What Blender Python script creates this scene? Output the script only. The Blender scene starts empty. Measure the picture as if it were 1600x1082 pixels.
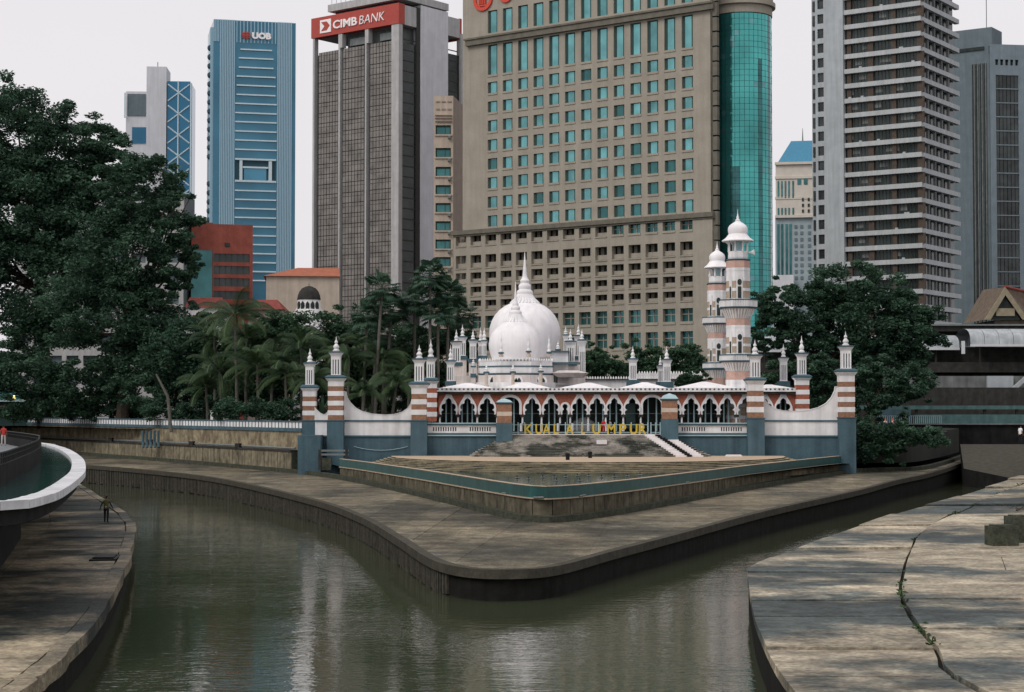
import bpy, bmesh, math, random
import numpy as np
from mathutils import Vector, Matrix

random.seed(7)
rng = np.random.default_rng(11)
scene = bpy.context.scene
COL = scene.collection
R = math.radians

# ------------------------------------------------------------------ camera
CAM_Z = 9.1
FPX = 2850.0                       # focal length for a 1600 px wide frame
HORIZON = 640.0
PITCH = math.atan((HORIZON - 541.0) / FPX)
cam_data = bpy.data.cameras.new('camera')
cam_data.sensor_width = 36.0
cam_data.lens = 36.0 * FPX / 1600.0
cam_data.clip_start = 0.5
cam_data.clip_end = 9000.0
cam = bpy.data.objects.new('camera', cam_data)
COL.objects.link(cam)
cam.location = (0, 0, CAM_Z)
cam.rotation_euler = (math.pi / 2 + PITCH, 0, 0)
scene.camera = cam

# ------------------------------------------------------------------ sky and sun
SUN_EL, SUN_AZ = R(46), R(-134)    # azimuth measured from +Y towards +X: behind the camera, to the left
world = bpy.data.worlds.new('World')
scene.world = world
world.use_nodes = True
wn, wl = world.node_tree.nodes, world.node_tree.links
wn.clear()
sky = wn.new('ShaderNodeTexSky')
sky.sky_type = 'NISHITA'
sky.sun_disc = False
sky.sun_elevation = SUN_EL
sky.sun_rotation = SUN_AZ
sky.dust_density = 6.0
sky.air_density = 1.5
bg_clear = wn.new('ShaderNodeBackground'); bg_clear.inputs['Strength'].default_value = 0.08
wl.new(sky.outputs['Color'], bg_clear.inputs['Color'])
# an even overcast deck with soft, barely visible cloud structure
tc = wn.new('ShaderNodeTexCoord')
nz = wn.new('ShaderNodeTexNoise'); nz.inputs['Scale'].default_value = 2.2; nz.inputs['Detail'].default_value = 5
mp = wn.new('ShaderNodeMapping'); mp.inputs['Scale'].default_value = (1, 1, 2.5)
wl.new(tc.outputs['Generated'], mp.inputs['Vector']); wl.new(mp.outputs['Vector'], nz.inputs['Vector'])
rmp = wn.new('ShaderNodeValToRGB')
rmp.color_ramp.elements[0].position = 0.3; rmp.color_ramp.elements[0].color = (0.84, 0.81, 0.84, 1)
rmp.color_ramp.elements[1].position = 0.75; rmp.color_ramp.elements[1].color = (0.91, 0.88, 0.905, 1)
wl.new(nz.outputs['Fac'], rmp.inputs['Fac'])
bg_over = wn.new('ShaderNodeBackground'); bg_over.inputs['Strength'].default_value = 1.0
wl.new(rmp.outputs['Color'], bg_over.inputs['Color'])
mixw = wn.new('ShaderNodeMixShader'); mixw.inputs['Fac'].default_value = 0.93
wl.new(bg_clear.outputs[0], mixw.inputs[1]); wl.new(bg_over.outputs[0], mixw.inputs[2])
wout = wn.new('ShaderNodeOutputWorld'); wl.new(mixw.outputs[0], wout.inputs['Surface'])

sun_data = bpy.data.lights.new('sun', 'SUN')
sun_data.energy = 1.5
sun_data.angle = R(28)
sun_data.color = (1.0, 0.955, 0.9)
sun = bpy.data.objects.new('sun', sun_data)
COL.objects.link(sun)
sdir = Vector((math.sin(SUN_AZ) * math.cos(SUN_EL), math.cos(SUN_AZ) * math.cos(SUN_EL), math.sin(SUN_EL)))
sun.rotation_euler = sdir.to_track_quat('Z', 'Y').to_euler()
sun.location = sdir * 200

vs = scene.view_settings
vs.view_transform = 'Standard'
vs.look = 'None'
vs.exposure = 0.0
vs.gamma = 1.0
vs.use_curve_mapping = False
scene.render.resolution_x = 1024
scene.render.resolution_y = 692
scene.render.engine = 'CYCLES'
scene.cycles.max_bounces = 6
scene.cycles.diffuse_bounces = 3
scene.cycles.glossy_bounces = 3
scene.cycles.transparent_max_bounces = 6

# ------------------------------------------------------------------ pixel to place helpers (photo measured at 1600 px)
SP, CP = math.sin(PITCH), math.cos(PITCH)
def ray(px, py):
    a = (px - 800.0) / FPX; b = (541.0 - py) / FPX
    return Vector((a, CP - b * SP, SP + b * CP))
def at(px, py, Y):
    d = ray(px, py); t = Y / d.y
    return Vector((d.x * t, Y, CAM_Z + d.z * t))
def onz(px, py, z):
    d = ray(px, py); t = (z - CAM_Z) / d.z
    return Vector((d.x * t, d.y * t, z))
LZ0, LSL, LY0 = 1.5, 0.005, 89.0
def ledge_z(Y): return LZ0 + LSL * (Y - LY0)
def onledge(px, py):
    d = ray(px, py)
    t = (LZ0 - LSL * LY0 - CAM_Z) / (d.z - LSL * d.y)
    return Vector((d.x * t, d.y * t, CAM_Z + d.z * t))
def zat(py, Y): return at(800, py, Y).z
def xat(px, Y): return at(px, 640, Y).x

# ------------------------------------------------------------------ mesh builder
class MB:
    def __init__(s): s.v = []; s.f = []; s.m = []
    def add(s, vs_, fs, m=0):
        o = len(s.v); s.v.extend([tuple(p) for p in vs_])
        for f in fs: s.f.append(tuple(i + o for i in f)); s.m.append(m)
        return s
    def box(s, x0, x1, y0, y1, z0, z1, m=0):
        return s.add([(x0,y0,z0),(x1,y0,z0),(x1,y1,z0),(x0,y1,z0),(x0,y0,z1),(x1,y0,z1),(x1,y1,z1),(x0,y1,z1)],
              [(0,3,2,1),(4,5,6,7),(0,1,5,4),(1,2,6,5),(2,3,7,6),(3,0,4,7)], m)
    def prism(s, pts, z0, z1, m=0):          # polygon in plan
        n = len(pts)
        f0 = z0 if callable(z0) else (lambda x, y: z0); f1 = z1 if callable(z1) else (lambda x, y: z1)
        v = [(p[0], p[1], f0(p[0], p[1])) for p in pts] + [(p[0], p[1], f1(p[0], p[1])) for p in pts]
        f = [tuple(range(n-1, -1, -1)), tuple(range(n, 2*n))] + [(i, (i+1) % n, n+(i+1) % n, n+i) for i in range(n)]
        return s.add(v, f, m)
    def xz(s, pts, y0, y1, m=0):             # polygon in elevation, thickness along y
        n = len(pts)
        v = [(p[0], y0, p[1]) for p in pts] + [(p[0], y1, p[1]) for p in pts]
        f = [tuple(range(n)), tuple(range(2*n-1, n-1, -1))] + [(i, n+i, n+(i+1) % n, (i+1) % n) for i in range(n)]
        return s.add(v, f, m)
    def band(s, A, B, y0, y1, m=0, closed=False):   # strip between two elevation curves of equal length
        n = len(A)
        v = [(p[0], y0, p[1]) for p in A] + [(p[0], y0, p[1]) for p in B] + [(p[0], y1, p[1]) for p in A] + [(p[0], y1, p[1]) for p in B]
        f = []
        for i in range(n if closed else n-1):
            j = (i+1) % n
            f += [(i, j, n+j, n+i), (2*n+i, 3*n+i, 3*n+j, 2*n+j), (i, 2*n+i, 2*n+j, j), (n+i, n+j, 3*n+j, 3*n+i)]
        if not closed: f += [(0, n, 3*n, 2*n), (n-1, 3*n-1, 4*n-1, 2*n-1)]
        return s.add(v, f, m)
    def lathe(s, prof, n=16, cx=0, cy=0, m=0, rot=0.0, sx=1, sy=1):
        v = []; f = []; k = len(prof)
        for r, z in prof:
            for j in range(n):
                a = 2*math.pi*j/n + rot
                v.append((cx + r*math.cos(a)*sx, cy + r*math.sin(a)*sy, z))
        for i in range(k-1):
            for j in range(n):
                j2 = (j+1) % n
                f.append((i*n+j, i*n+j2, (i+1)*n+j2, (i+1)*n+j))
        f.append(tuple(range(n-1, -1, -1))); f.append(tuple(range((k-1)*n, k*n)))
        return s.add(v, f, m)
    def tube(s, pts, rad, n=6, m=0):
        pts = [Vector(p) for p in pts]; k = len(pts)
        if not hasattr(rad, '__len__'): rad = [rad]*k
        v = []; f = []
        for i, p in enumerate(pts):
            t = (pts[min(i+1, k-1)] - pts[max(i-1, 0)]).normalized()
            up = Vector((0, 0, 1)) if abs(t.z) < 0.9 else Vector((1, 0, 0))
            a = t.cross(up).normalized(); b = t.cross(a)
            for j in range(n):
                w = 2*math.pi*j/n
                v.append(p + (a*math.cos(w) + b*math.sin(w))*rad[i])
        for i in range(k-1):
            for j in range(n):
                f.append((i*n+j, i*n+(j+1) % n, (i+1)*n+(j+1) % n, (i+1)*n+j))
        f.append(tuple(range(n-1, -1, -1))); f.append(tuple(range((k-1)*n, k*n)))
        return s.add(v, f, m)
    def mesh(s, name, mats, smooth=False, recalc=True):
        me = bpy.data.meshes.new(name)
        me.from_pydata(s.v, [], s.f)
        if not isinstance(mats, (list, tuple)): mats = [mats]
        for mt in mats: me.materials.append(mt)
        me.polygons.foreach_set('material_index', s.m)
        if recalc:
            bm = bmesh.new(); bm.from_mesh(me)
            bmesh.ops.recalc_face_normals(bm, faces=bm.faces)
            bm.to_mesh(me); bm.free()
        if smooth:
            me.polygons.foreach_set('use_smooth', [True]*len(me.polygons))
            try: me.set_sharp_from_angle(angle=R(42))
            except Exception: pass
        me.update()
        return me
    def build(s, name, mats, parent=None, loc=(0,0,0), rz=0.0, smooth=False, recalc=True):
        return obj(name, s.mesh(name, mats, smooth, recalc), parent, loc, rz)

def obj(name, me, parent=None, loc=(0,0,0), rz=0.0):
    o = bpy.data.objects.new(name, me)
    COL.objects.link(o)
    o.parent = parent
    o.location = loc
    o.rotation_euler = (0, 0, rz)
    return o
def tag(o, label=None, cat=None, group=None, kind=None):
    if label: o['label'] = label
    if cat: o['category'] = cat
    if group: o['group'] = group
    if kind: o['kind'] = kind
    return o
def thing(name, label, cat, loc=(0,0,0), rz=0.0, group=None):
    return tag(obj(name, None, None, loc, rz), label, cat, group)
def structure(o): o['kind'] = 'structure'; return o
def stuff(o): o['kind'] = 'stuff'; return o

# ------------------------------------------------------------------ materials
def mat(name, col, rough=0.8, var=0.18, scale=0.6, streak=0.0, bump=0.0, metal=0.0, spec=0.08, col2=None, mix=(0.42, 0.62), fine=0.0, stretch=(1,1,1), bscale=None, lines=0.0, mid=0.0, objvar=0.0):
    m = bpy.data.materials.new(name); m.use_nodes = True
    nt = m.node_tree; n, l = nt.nodes, nt.links
    p = n['Principled BSDF']
    p.inputs['Roughness'].default_value = rough
    p.inputs['Metallic'].default_value = metal
    p.inputs['Specular IOR Level'].default_value = spec
    geo = n.new('ShaderNodeNewGeometry')
    mapn = n.new('ShaderNodeMapping'); mapn.inputs['Scale'].default_value = stretch
    l.new(geo.outputs['Position'], mapn.inputs['Vector'])
    base = n.new('ShaderNodeRGB'); base.outputs[0].default_value = (*col, 1)
    out = base.outputs[0]
    if col2:
        t = n.new('ShaderNodeTexNoise'); t.inputs['Scale'].default_value = scale; t.inputs['Detail'].default_value = 8; t.inputs['Roughness'].default_value = 0.65
        l.new(mapn.outputs[0], t.inputs['Vector'])
        mr = n.new('ShaderNodeMapRange'); mr.inputs['From Min'].default_value = mix[0]; mr.inputs['From Max'].default_value = mix[1]
        l.new(t.outputs['Fac'], mr.inputs['Value'])
        mx = n.new('ShaderNodeMix'); mx.data_type = 'RGBA'
        l.new(mr.outputs[0], mx.inputs['Factor']); l.new(out, mx.inputs[6]); mx.inputs[7].default_value = (*col2, 1)
        out = mx.outputs[2]
    def mul(out, tex_fac, lo, hi):
        mr = n.new('ShaderNodeMapRange'); mr.inputs['From Min'].default_value = 0.25; mr.inputs['From Max'].default_value = 0.75
        mr.inputs['To Min'].default_value = lo; mr.inputs['To Max'].default_value = hi
        l.new(tex_fac, mr.inputs['Value'])
        vm = n.new('ShaderNodeVectorMath'); vm.operation = 'SCALE'
        l.new(out, vm.inputs[0]); l.new(mr.outputs[0], vm.inputs['Scale'])
        return vm.outputs[0]
    if var > 0:
        t = n.new('ShaderNodeTexNoise'); t.inputs['Scale'].default_value = scale*2.3; t.inputs['Detail'].default_value = 6
        l.new(mapn.outputs[0], t.inputs['Vector'])
        out = mul(out, t.outputs['Fac'], 1-var, 1+var)
    if streak > 0:
        ms = n.new('ShaderNodeMapping'); ms.inputs['Scale'].default_value = (1.1, 1.1, 0.07)
        l.new(geo.outputs['Position'], ms.inputs['Vector'])
        t = n.new('ShaderNodeTexNoise'); t.inputs['Scale'].default_value = 1.3; t.inputs['Detail'].default_value = 7
        l.new(ms.outputs[0], t.inputs['Vector'])
        out = mul(out, t.outputs['Fac'], 1-streak, 1+streak*0.4)
    if objvar > 0:
        oi = n.new('ShaderNodeObjectInfo'); mo = n.new('ShaderNodeMapRange'); mo.inputs['To Min'].default_value = 1-objvar; mo.inputs['To Max'].default_value = 1+objvar
        l.new(oi.outputs['Random'], mo.inputs['Value']); vo = n.new('ShaderNodeVectorMath'); vo.operation = 'SCALE'
        l.new(out, vo.inputs[0]); l.new(mo.outputs[0], vo.inputs['Scale']); out = vo.outputs[0]
    if mid > 0:
        for sc_, am in ((0.55, mid), (1.7, mid*0.8)):
            t = n.new('ShaderNodeTexNoise'); t.inputs['Scale'].default_value = sc_; t.inputs['Detail'].default_value = 8; t.inputs['Roughness'].default_value = 0.7
            l.new(geo.outputs['Position'], t.inputs['Vector'])
            out = mul(out, t.outputs['Fac'], 1-am, 1+am)
    if lines > 0:
        ml = n.new('ShaderNodeMapping'); ml.inputs['Scale'].default_value = (0.10, 0.36, 1); ml.inputs['Rotation'].default_value = (0, 0, 0.22)
        l.new(geo.outputs['Position'], ml.inputs['Vector'])
        t = n.new('ShaderNodeTexNoise'); t.inputs['Scale'].default_value = 0.9; t.inputs['Detail'].default_value = 6; t.inputs['Distortion'].default_value = 0.8
        l.new(ml.outputs[0], t.inputs['Vector'])
        out = mul(out, t.outputs['Fac'], 1-lines, 1+lines)
    if fine > 0:
        t = n.new('ShaderNodeTexNoise'); t.inputs['Scale'].default_value = 9.0; t.inputs['Detail'].default_value = 3
        l.new(mapn.outputs[0], t.inputs['Vector'])
        out = mul(out, t.outputs['Fac'], 1-fine, 1+fine)
    l.new(out, p.inputs['Base Color'])
    if bump > 0:
        t = n.new('ShaderNodeTexNoise'); t.inputs['Scale'].default_value = bscale or scale*6; t.inputs['Detail'].default_value = 6
        l.new(mapn.outputs[0], t.inputs['Vector'])
        b = n.new('ShaderNodeBump'); b.inputs['Strength'].default_value = bump; b.inputs['Distance'].default_value = 0.1
        l.new(t.outputs['Fac'], b.inputs['Height']); l.new(b.outputs[0], p.inputs['Normal'])
    return m

def glass(name, col, rough=0.12, metal=0.65, var=0.25, scale=0.35, cell=None):
    """reflective facade glass; cell = (x, z) size of panes whose tint differs a little"""
    m = bpy.data.materials.new(name); m.use_nodes = True
    n, l = m.node_tree.nodes, m.node_tree.links
    p = n['Principled BSDF']; p.inputs['Roughness'].default_value = rough; p.inputs['Metallic'].default_value = metal
    g = n.new('ShaderNodeNewGeometry')
    t = n.new('ShaderNodeTexNoise'); t.inputs['Scale'].default_value = scale; t.inputs['Detail'].default_value = 4
    l.new(g.outputs['Position'], t.inputs['Vector'])
    mr = n.new('ShaderNodeMapRange'); mr.inputs['From Min'].default_value = 0.3; mr.inputs['From Max'].default_value = 0.7
    mr.inputs['To Min'].default_value = 1-var; mr.inputs['To Max'].default_value = 1+var
    l.new(t.outputs['Fac'], mr.inputs['Value'])
    oi = n.new('ShaderNodeObjectInfo')
    mr2 = n.new('ShaderNodeMapRange'); mr2.inputs['To Min'].default_value = 0.8; mr2.inputs['To Max'].default_value = 1.15
    l.new(oi.outputs['Random'], mr2.inputs['Value'])
    mm = n.new('ShaderNodeMath'); mm.operation = 'MULTIPLY'; l.new(mr.outputs[0], mm.inputs[0]); l.new(mr2.outputs[0], mm.inputs[1])
    vm = n.new('ShaderNodeVectorMath'); vm.operation = 'SCALE'; vm.inputs[0].default_value = col
    l.new(mm.outputs[0], vm.inputs['Scale']); l.new(vm.outputs[0], p.inputs['Base Color'])
    return m

def leafmat(name, dark, light, trans=0.25):
    m = bpy.data.materials.new(name); m.use_nodes = True
    n, l = m.node_tree.nodes, m.node_tree.links
    p = n['Principled BSDF']; p.inputs['Roughness'].default_value = 0.6; p.inputs['Specular IOR Level'].default_value = 0.25
    at_ = n.new('ShaderNodeAttribute'); at_.attribute_name = 'tint'
    mx = n.new('ShaderNodeMix'); mx.data_type = 'RGBA'
    mx.inputs[6].default_value = (*dark, 1); mx.inputs[7].default_value = (*light, 1)
    l.new(at_.outputs['Fac'], mx.inputs['Factor']); l.new(mx.outputs[2], p.inputs['Base Color'])
    tr = n.new('ShaderNodeBsdfTranslucent'); l.new(mx.outputs[2], tr.inputs['Color'])
    ms = n.new('ShaderNodeMixShader'); ms.inputs[0].default_value = trans
    l.new(p.outputs[0], ms.inputs[1]); l.new(tr.outputs[0], ms.inputs[2])
    l.new(ms.outputs[0], n['Material Output'].inputs['Surface'])
    return m

M = {}
M['white'] = mat('white_paint', (0.765, 0.762, 0.77), 0.7, 0.09, 0.5, streak=0.26)
M['rimwhite'] = mat('rim_white', (0.62, 0.63, 0.65), 0.6, 0.15, 0.5, streak=0.2, mid=0.15, objvar=0.07)
M['dome'] = mat('dome_white', (0.81, 0.79, 0.805), 0.55, 0.06, 0.3, streak=0.14)
M['bluewall'] = mat('blue_wall_paint', (0.075, 0.128, 0.155), 0.75, 0.15, 0.35, streak=0.3, fine=0.12)
M['bluetrim'] = mat('blue_trim', (0.065, 0.115, 0.14), 0.7, 0.15, 0.8)
M['brick'] = mat('brown_brick', (0.265, 0.15, 0.098), 0.85, 0.2, 1.2, fine=0.25, bump=0.3)
M['redbrick'] = mat('red_brick', (0.33, 0.115, 0.075), 0.85, 0.2, 1.2, fine=0.28, bump=0.3)
M['pink'] = mat('pink_stone', (0.50, 0.33, 0.28), 0.85, 0.12, 0.8, fine=0.15)
M['tan'] = mat('tan_stone', (0.40, 0.32, 0.24), 0.85, 0.15, 0.8, fine=0.15)
M['pinkwhite'] = mat('pale_pink_render', (0.66, 0.60, 0.57), 0.8, 0.12, 0.6, streak=0.25)
M['cream'] = mat('cream_stone', (0.52, 0.44, 0.37), 0.85, 0.12, 0.5, streak=0.15)
M['teal'] = mat('teal_rim', (0.016, 0.08, 0.075), 0.4, 0.3, 0.5, streak=0.3, spec=0.5)
M['ledge'] = mat('ledge_concrete', (0.155, 0.134, 0.094), 0.75, 0.25, 0.10, bump=0.35, col2=(0.066, 0.063, 0.05), mix=(0.44, 0.58), fine=0.35, stretch=(1.0, 0.5, 1), bscale=2.0, lines=0.4, mid=0.6, objvar=0.12)
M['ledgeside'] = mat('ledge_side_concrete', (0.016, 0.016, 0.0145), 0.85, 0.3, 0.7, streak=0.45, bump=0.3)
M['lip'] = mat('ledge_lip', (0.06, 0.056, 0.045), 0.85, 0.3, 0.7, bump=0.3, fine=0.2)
M['bank'] = mat('wet_bank_concrete', (0.25, 0.212, 0.15), 0.6, 0.3, 0.13, col2=(0.035, 0.041, 0.038), mix=(0.42, 0.55), fine=0.4, bump=0.5, stretch=(0.8, 0.7, 1), bscale=3.0, lines=0.2, mid=0.5, objvar=0.18)
M['bank2'] = mat('right_bank_concrete', (0.305, 0.265, 0.196), 0.55, 0.22, 0.11, col2=(0.06, 0.073, 0.07), mix=(0.445, 0.535), fine=0.5, bump=0.6, stretch=(0.6, 0.75, 1), bscale=3.0, lines=0.3, mid=0.65, objvar=0.2)
M['ribconc'] = mat('rib_concrete', (0.078, 0.073, 0.06), 0.85, 0.4, 1.2, streak=0.5, fine=0.25)  # paler than the wall, sunlit look of the left face put into rib colour
M['lipbank'] = mat('bank_lip_concrete', (0.17, 0.14, 0.105), 0.8, 0.3, 0.6, fine=0.2, bump=0.3)
M['stonewall'] = mat('stained_stone', (0.125, 0.112, 0.08), 0.9, 0.4, 0.6, streak=0.5, bump=0.4, col2=(0.05, 0.05, 0.035), mix=(0.48, 0.72))
M['stoneleft'] = mat('left_wall_stone', (0.21, 0.185, 0.13), 0.9, 0.4, 0.6, streak=0.4, bump=0.4, col2=(0.06, 0.058, 0.042), mix=(0.5, 0.75))
M['yellowwall'] = mat('yellow_stone', (0.33, 0.285, 0.19), 0.9, 0.3, 0.6, streak=0.3, bump=0.3, col2=(0.16, 0.13, 0.09))
M['moss'] = mat('mossy_kerb', (0.055, 0.06, 0.045), 0.9, 0.4, 0.8, bump=0.5, fine=0.3)
M['dark'] = mat('dark_concrete', (0.045, 0.045, 0.042), 0.85, 0.3, 0.5, streak=0.3)
M['blackconc'] = mat('black_concrete', (0.02, 0.02, 0.02), 0.85, 0.35, 0.4, streak=0.4)  # near-black concrete with vertical streaks
M['black'] = mat('black_metal', (0.015, 0.016, 0.016), 0.5, 0.1)
M['steel'] = mat('grey_steel', (0.18, 0.2, 0.2), 0.5, 0.2, metal=0.3)
M['paleblue'] = mat('pale_blue_metal', (0.36, 0.5, 0.53), 0.5, 0.1)
M['yellow'] = mat('yellow_letters', (0.52, 0.385, 0.06), 0.5, 0.12, 1.0)
M['sand'] = mat('sandy_paving', (0.44, 0.34, 0.245), 0.85, 0.12, 0.6, fine=0.12)
M['riser'] = mat('mossy_risers', (0.32, 0.30, 0.265), 0.9, 0.4, 0.22, col2=(0.04, 0.045, 0.038), mix=(0.44, 0.54), fine=0.45, stretch=(1, 1, 2.5))
M['poolriser'] = mat('wet_risers', (0.17, 0.148, 0.10), 0.8, 0.4, 0.5, col2=(0.04, 0.042, 0.034), fine=0.3)
M['step'] = mat('mossy_steps', (0.42, 0.39, 0.35), 0.9, 0.3, 0.22, col2=(0.06, 0.065, 0.055), mix=(0.46, 0.56), fine=0.4, bump=0.3, stretch=(1, 1, 3.5))
M['lowstep'] = mat('wet_steps', (0.36, 0.3, 0.2), 0.7, 0.3, 0.5, col2=(0.09, 0.085, 0.06), mix=(0.42, 0.6), fine=0.3, stretch=(0.5, 1, 4))
M['whitestep'] = mat('white_step', (0.72, 0.68, 0.68), 0.8, 0.1)
M['hotel'] = mat('hotel_stone', (0.325, 0.298, 0.248), 0.85, 0.1, 0.15, streak=0.12, fine=0.15)
M['hotel_dk'] = mat('hotel_trim', (0.15, 0.14, 0.115), 0.85, 0.2, 0.4)
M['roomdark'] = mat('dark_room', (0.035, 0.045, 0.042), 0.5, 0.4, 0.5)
M['glass_teal'] = glass('teal_glass', (0.14, 0.355, 0.37), 0.1)
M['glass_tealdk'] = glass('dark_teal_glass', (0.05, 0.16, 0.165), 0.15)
M['glass_cyl'] = glass('curved_teal_glass', (0.078, 0.385, 0.37), 0.08, 0.7, 0.3, 0.12)
M['frame_dk'] = mat('dark_frame', (0.04, 0.075, 0.07), 0.5, 0.1)
M['cimb_pane'] = glass('brown_panel_glass', (0.20, 0.185, 0.168), 0.3, 0.35, 0.3, 0.4)
M['cimb_mull'] = mat('bronze_mullion', (0.05, 0.05, 0.048), 0.6, 0.1)
M['cimb_white'] = mat('grey_white_concrete', (0.43, 0.43, 0.43), 0.85, 0.1, 0.3, streak=0.22)
M['cimb_core'] = mat('pale_core', (0.60, 0.60, 0.635), 0.85, 0.08, 0.2, streak=0.12, fine=0.1)
M['cimb_dark'] = glass('black_glass', (0.03, 0.035, 0.035), 0.25, 0.3, 0.4, 0.3)
M['signred'] = mat('sign_red', (0.40, 0.085, 0.07), 0.6, 0.06)
M['signwhite'] = mat('sign_white', (0.85, 0.82, 0.82), 0.6, 0.03)
M['ocred'] = mat('logo_red', (0.60, 0.085, 0.06), 0.5, 0.05)
M['uob_blue'] = glass('blue_curtain_glass', (0.065, 0.2, 0.29), 0.15, 0.6, 0.18, 0.06)
M['uob_rib'] = mat('blue_rib', (0.30, 0.45, 0.545), 0.5, 0.08)
M['uob_lite'] = mat('pale_blue_slat', (0.52, 0.63, 0.68), 0.6, 0.05)
M['uob_dk'] = mat('deep_blue_recess', (0.035, 0.075, 0.095), 0.5, 0.1)
M['bluetower'] = glass('deep_blue_glass', (0.035, 0.155, 0.265), 0.12, 0.6, 0.2, 0.06)
M['towerwhite'] = mat('tower_white', (0.60, 0.61, 0.64), 0.8, 0.07, 0.1, streak=0.1)
M['slab'] = mat('slab_grey_white', (0.45, 0.475, 0.487), 0.85, 0.1, 0.2, streak=0.15)
M['towerwall'] = mat('tower_grey_wall', (0.40, 0.435, 0.455), 0.85, 0.1, 0.2, streak=0.18, fine=0.08)
M['brownpier'] = mat('brown_pier', (0.088, 0.07, 0.057), 0.85, 0.2, 0.6)
M['darkglass'] = glass('dark_office_glass', (0.038, 0.046, 0.046), 0.2, 0.35, 0.5, 0.3)
M['bluegrey'] = mat('blue_grey_cladding', (0.14, 0.18, 0.20), 0.7, 0.1, 0.2, streak=0.15, fine=0.08)
M['bluegrey2'] = mat('blue_grey_cladding_light', (0.195, 0.245, 0.275), 0.7, 0.1, 0.2, streak=0.12)
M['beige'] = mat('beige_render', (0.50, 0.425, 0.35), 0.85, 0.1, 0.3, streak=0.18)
M['beige_side'] = mat('beige_side', (0.33, 0.27, 0.23), 0.85, 0.1, 0.3, streak=0.1)  # darker copy of beige, shading of the block's right side put into colour
M['redclad'] = mat('red_cladding', (0.26, 0.08, 0.06), 0.75, 0.2, 0.3, streak=0.15, fine=0.2)
M['orange_roof'] = mat('orange_tiles', (0.35, 0.13, 0.08), 0.85, 0.18, 0.5, fine=0.2)
M['red_roof'] = mat('red_tiles', (0.22, 0.06, 0.05), 0.85, 0.25, 0.6, fine=0.25)
M['blueroof'] = mat('blue_roof', (0.075, 0.235, 0.36), 0.5, 0.1)
M['greytower'] = mat('blue_grey_tower', (0.30, 0.36, 0.385), 0.8, 0.1, 0.2)
M['creamtower'] = mat('cream_tower', (0.56, 0.52, 0.46), 0.8, 0.08, 0.2)
M['bark'] = mat('bark', (0.075, 0.06, 0.048), 0.9, 0.3, 1.5, bump=0.5)
M['palebark'] = mat('pale_palm_bark', (0.12, 0.115, 0.1), 0.9, 0.25, 1.5)
M['ground'] = mat('city_ground', (0.035, 0.036, 0.033), 0.9, 0.25, 0.05)
M['grass'] = mat('dark_lawn', (0.03, 0.05, 0.03), 0.9, 0.35, 0.3)
M['asphalt'] = mat('promenade_paving', (0.17, 0.18, 0.19), 0.8, 0.2, 0.4)
M['roofgrey'] = mat('station_roof', (0.38, 0.41, 0.43), 0.6, 0.2, 0.4, streak=0.25)
M['conc_mid'] = mat('mid_concrete', (0.17, 0.18, 0.18), 0.85, 0.25, 0.3, streak=0.3)
M['tealpaint'] = mat('teal_fascia', (0.085, 0.155, 0.155), 0.7, 0.25, 0.4, streak=0.3)
M['thatch'] = mat('timber_shingle', (0.14, 0.11, 0.085), 0.9, 0.3, 0.6)
M['timber'] = mat('pale_timber', (0.26, 0.225, 0.16), 0.85, 0.2, 0.6)
M['cone'] = mat('cone_orange', (0.62, 0.10, 0.04), 0.6, 0.05)
M['leaf_big'] = leafmat('rain_tree_leaf', (0.022, 0.054, 0.036), (0.078, 0.16, 0.094), 0.3)
M['leaf_mid'] = leafmat('broadleaf', (0.026, 0.064, 0.038), (0.075, 0.15, 0.076), 0.25)
M['leaf_palm'] = leafmat('palm_leaf', (0.018, 0.042, 0.022), (0.062, 0.105, 0.042), 0.2)
M['leaf_fan'] = leafmat('fan_leaf', (0.024, 0.058, 0.042), (0.065, 0.13, 0.075), 0.2)
M['weed'] = leafmat('weed_leaf', (0.02, 0.045, 0.015), (0.05, 0.09, 0.03), 0.2)
def lampmat():
    m = bpy.data.materials.new('warm_lamp'); m.use_nodes = True
    p = m.node_tree.nodes['Principled BSDF']
    p.inputs['Base Color'].default_value = (0.9, 0.75, 0.3, 1)
    p.inputs['Emission Color'].default_value = (1.0, 0.72, 0.22, 1); p.inputs['Emission Strength'].default_value = 2.2
    return m
M['lamp'] = lampmat()

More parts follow.
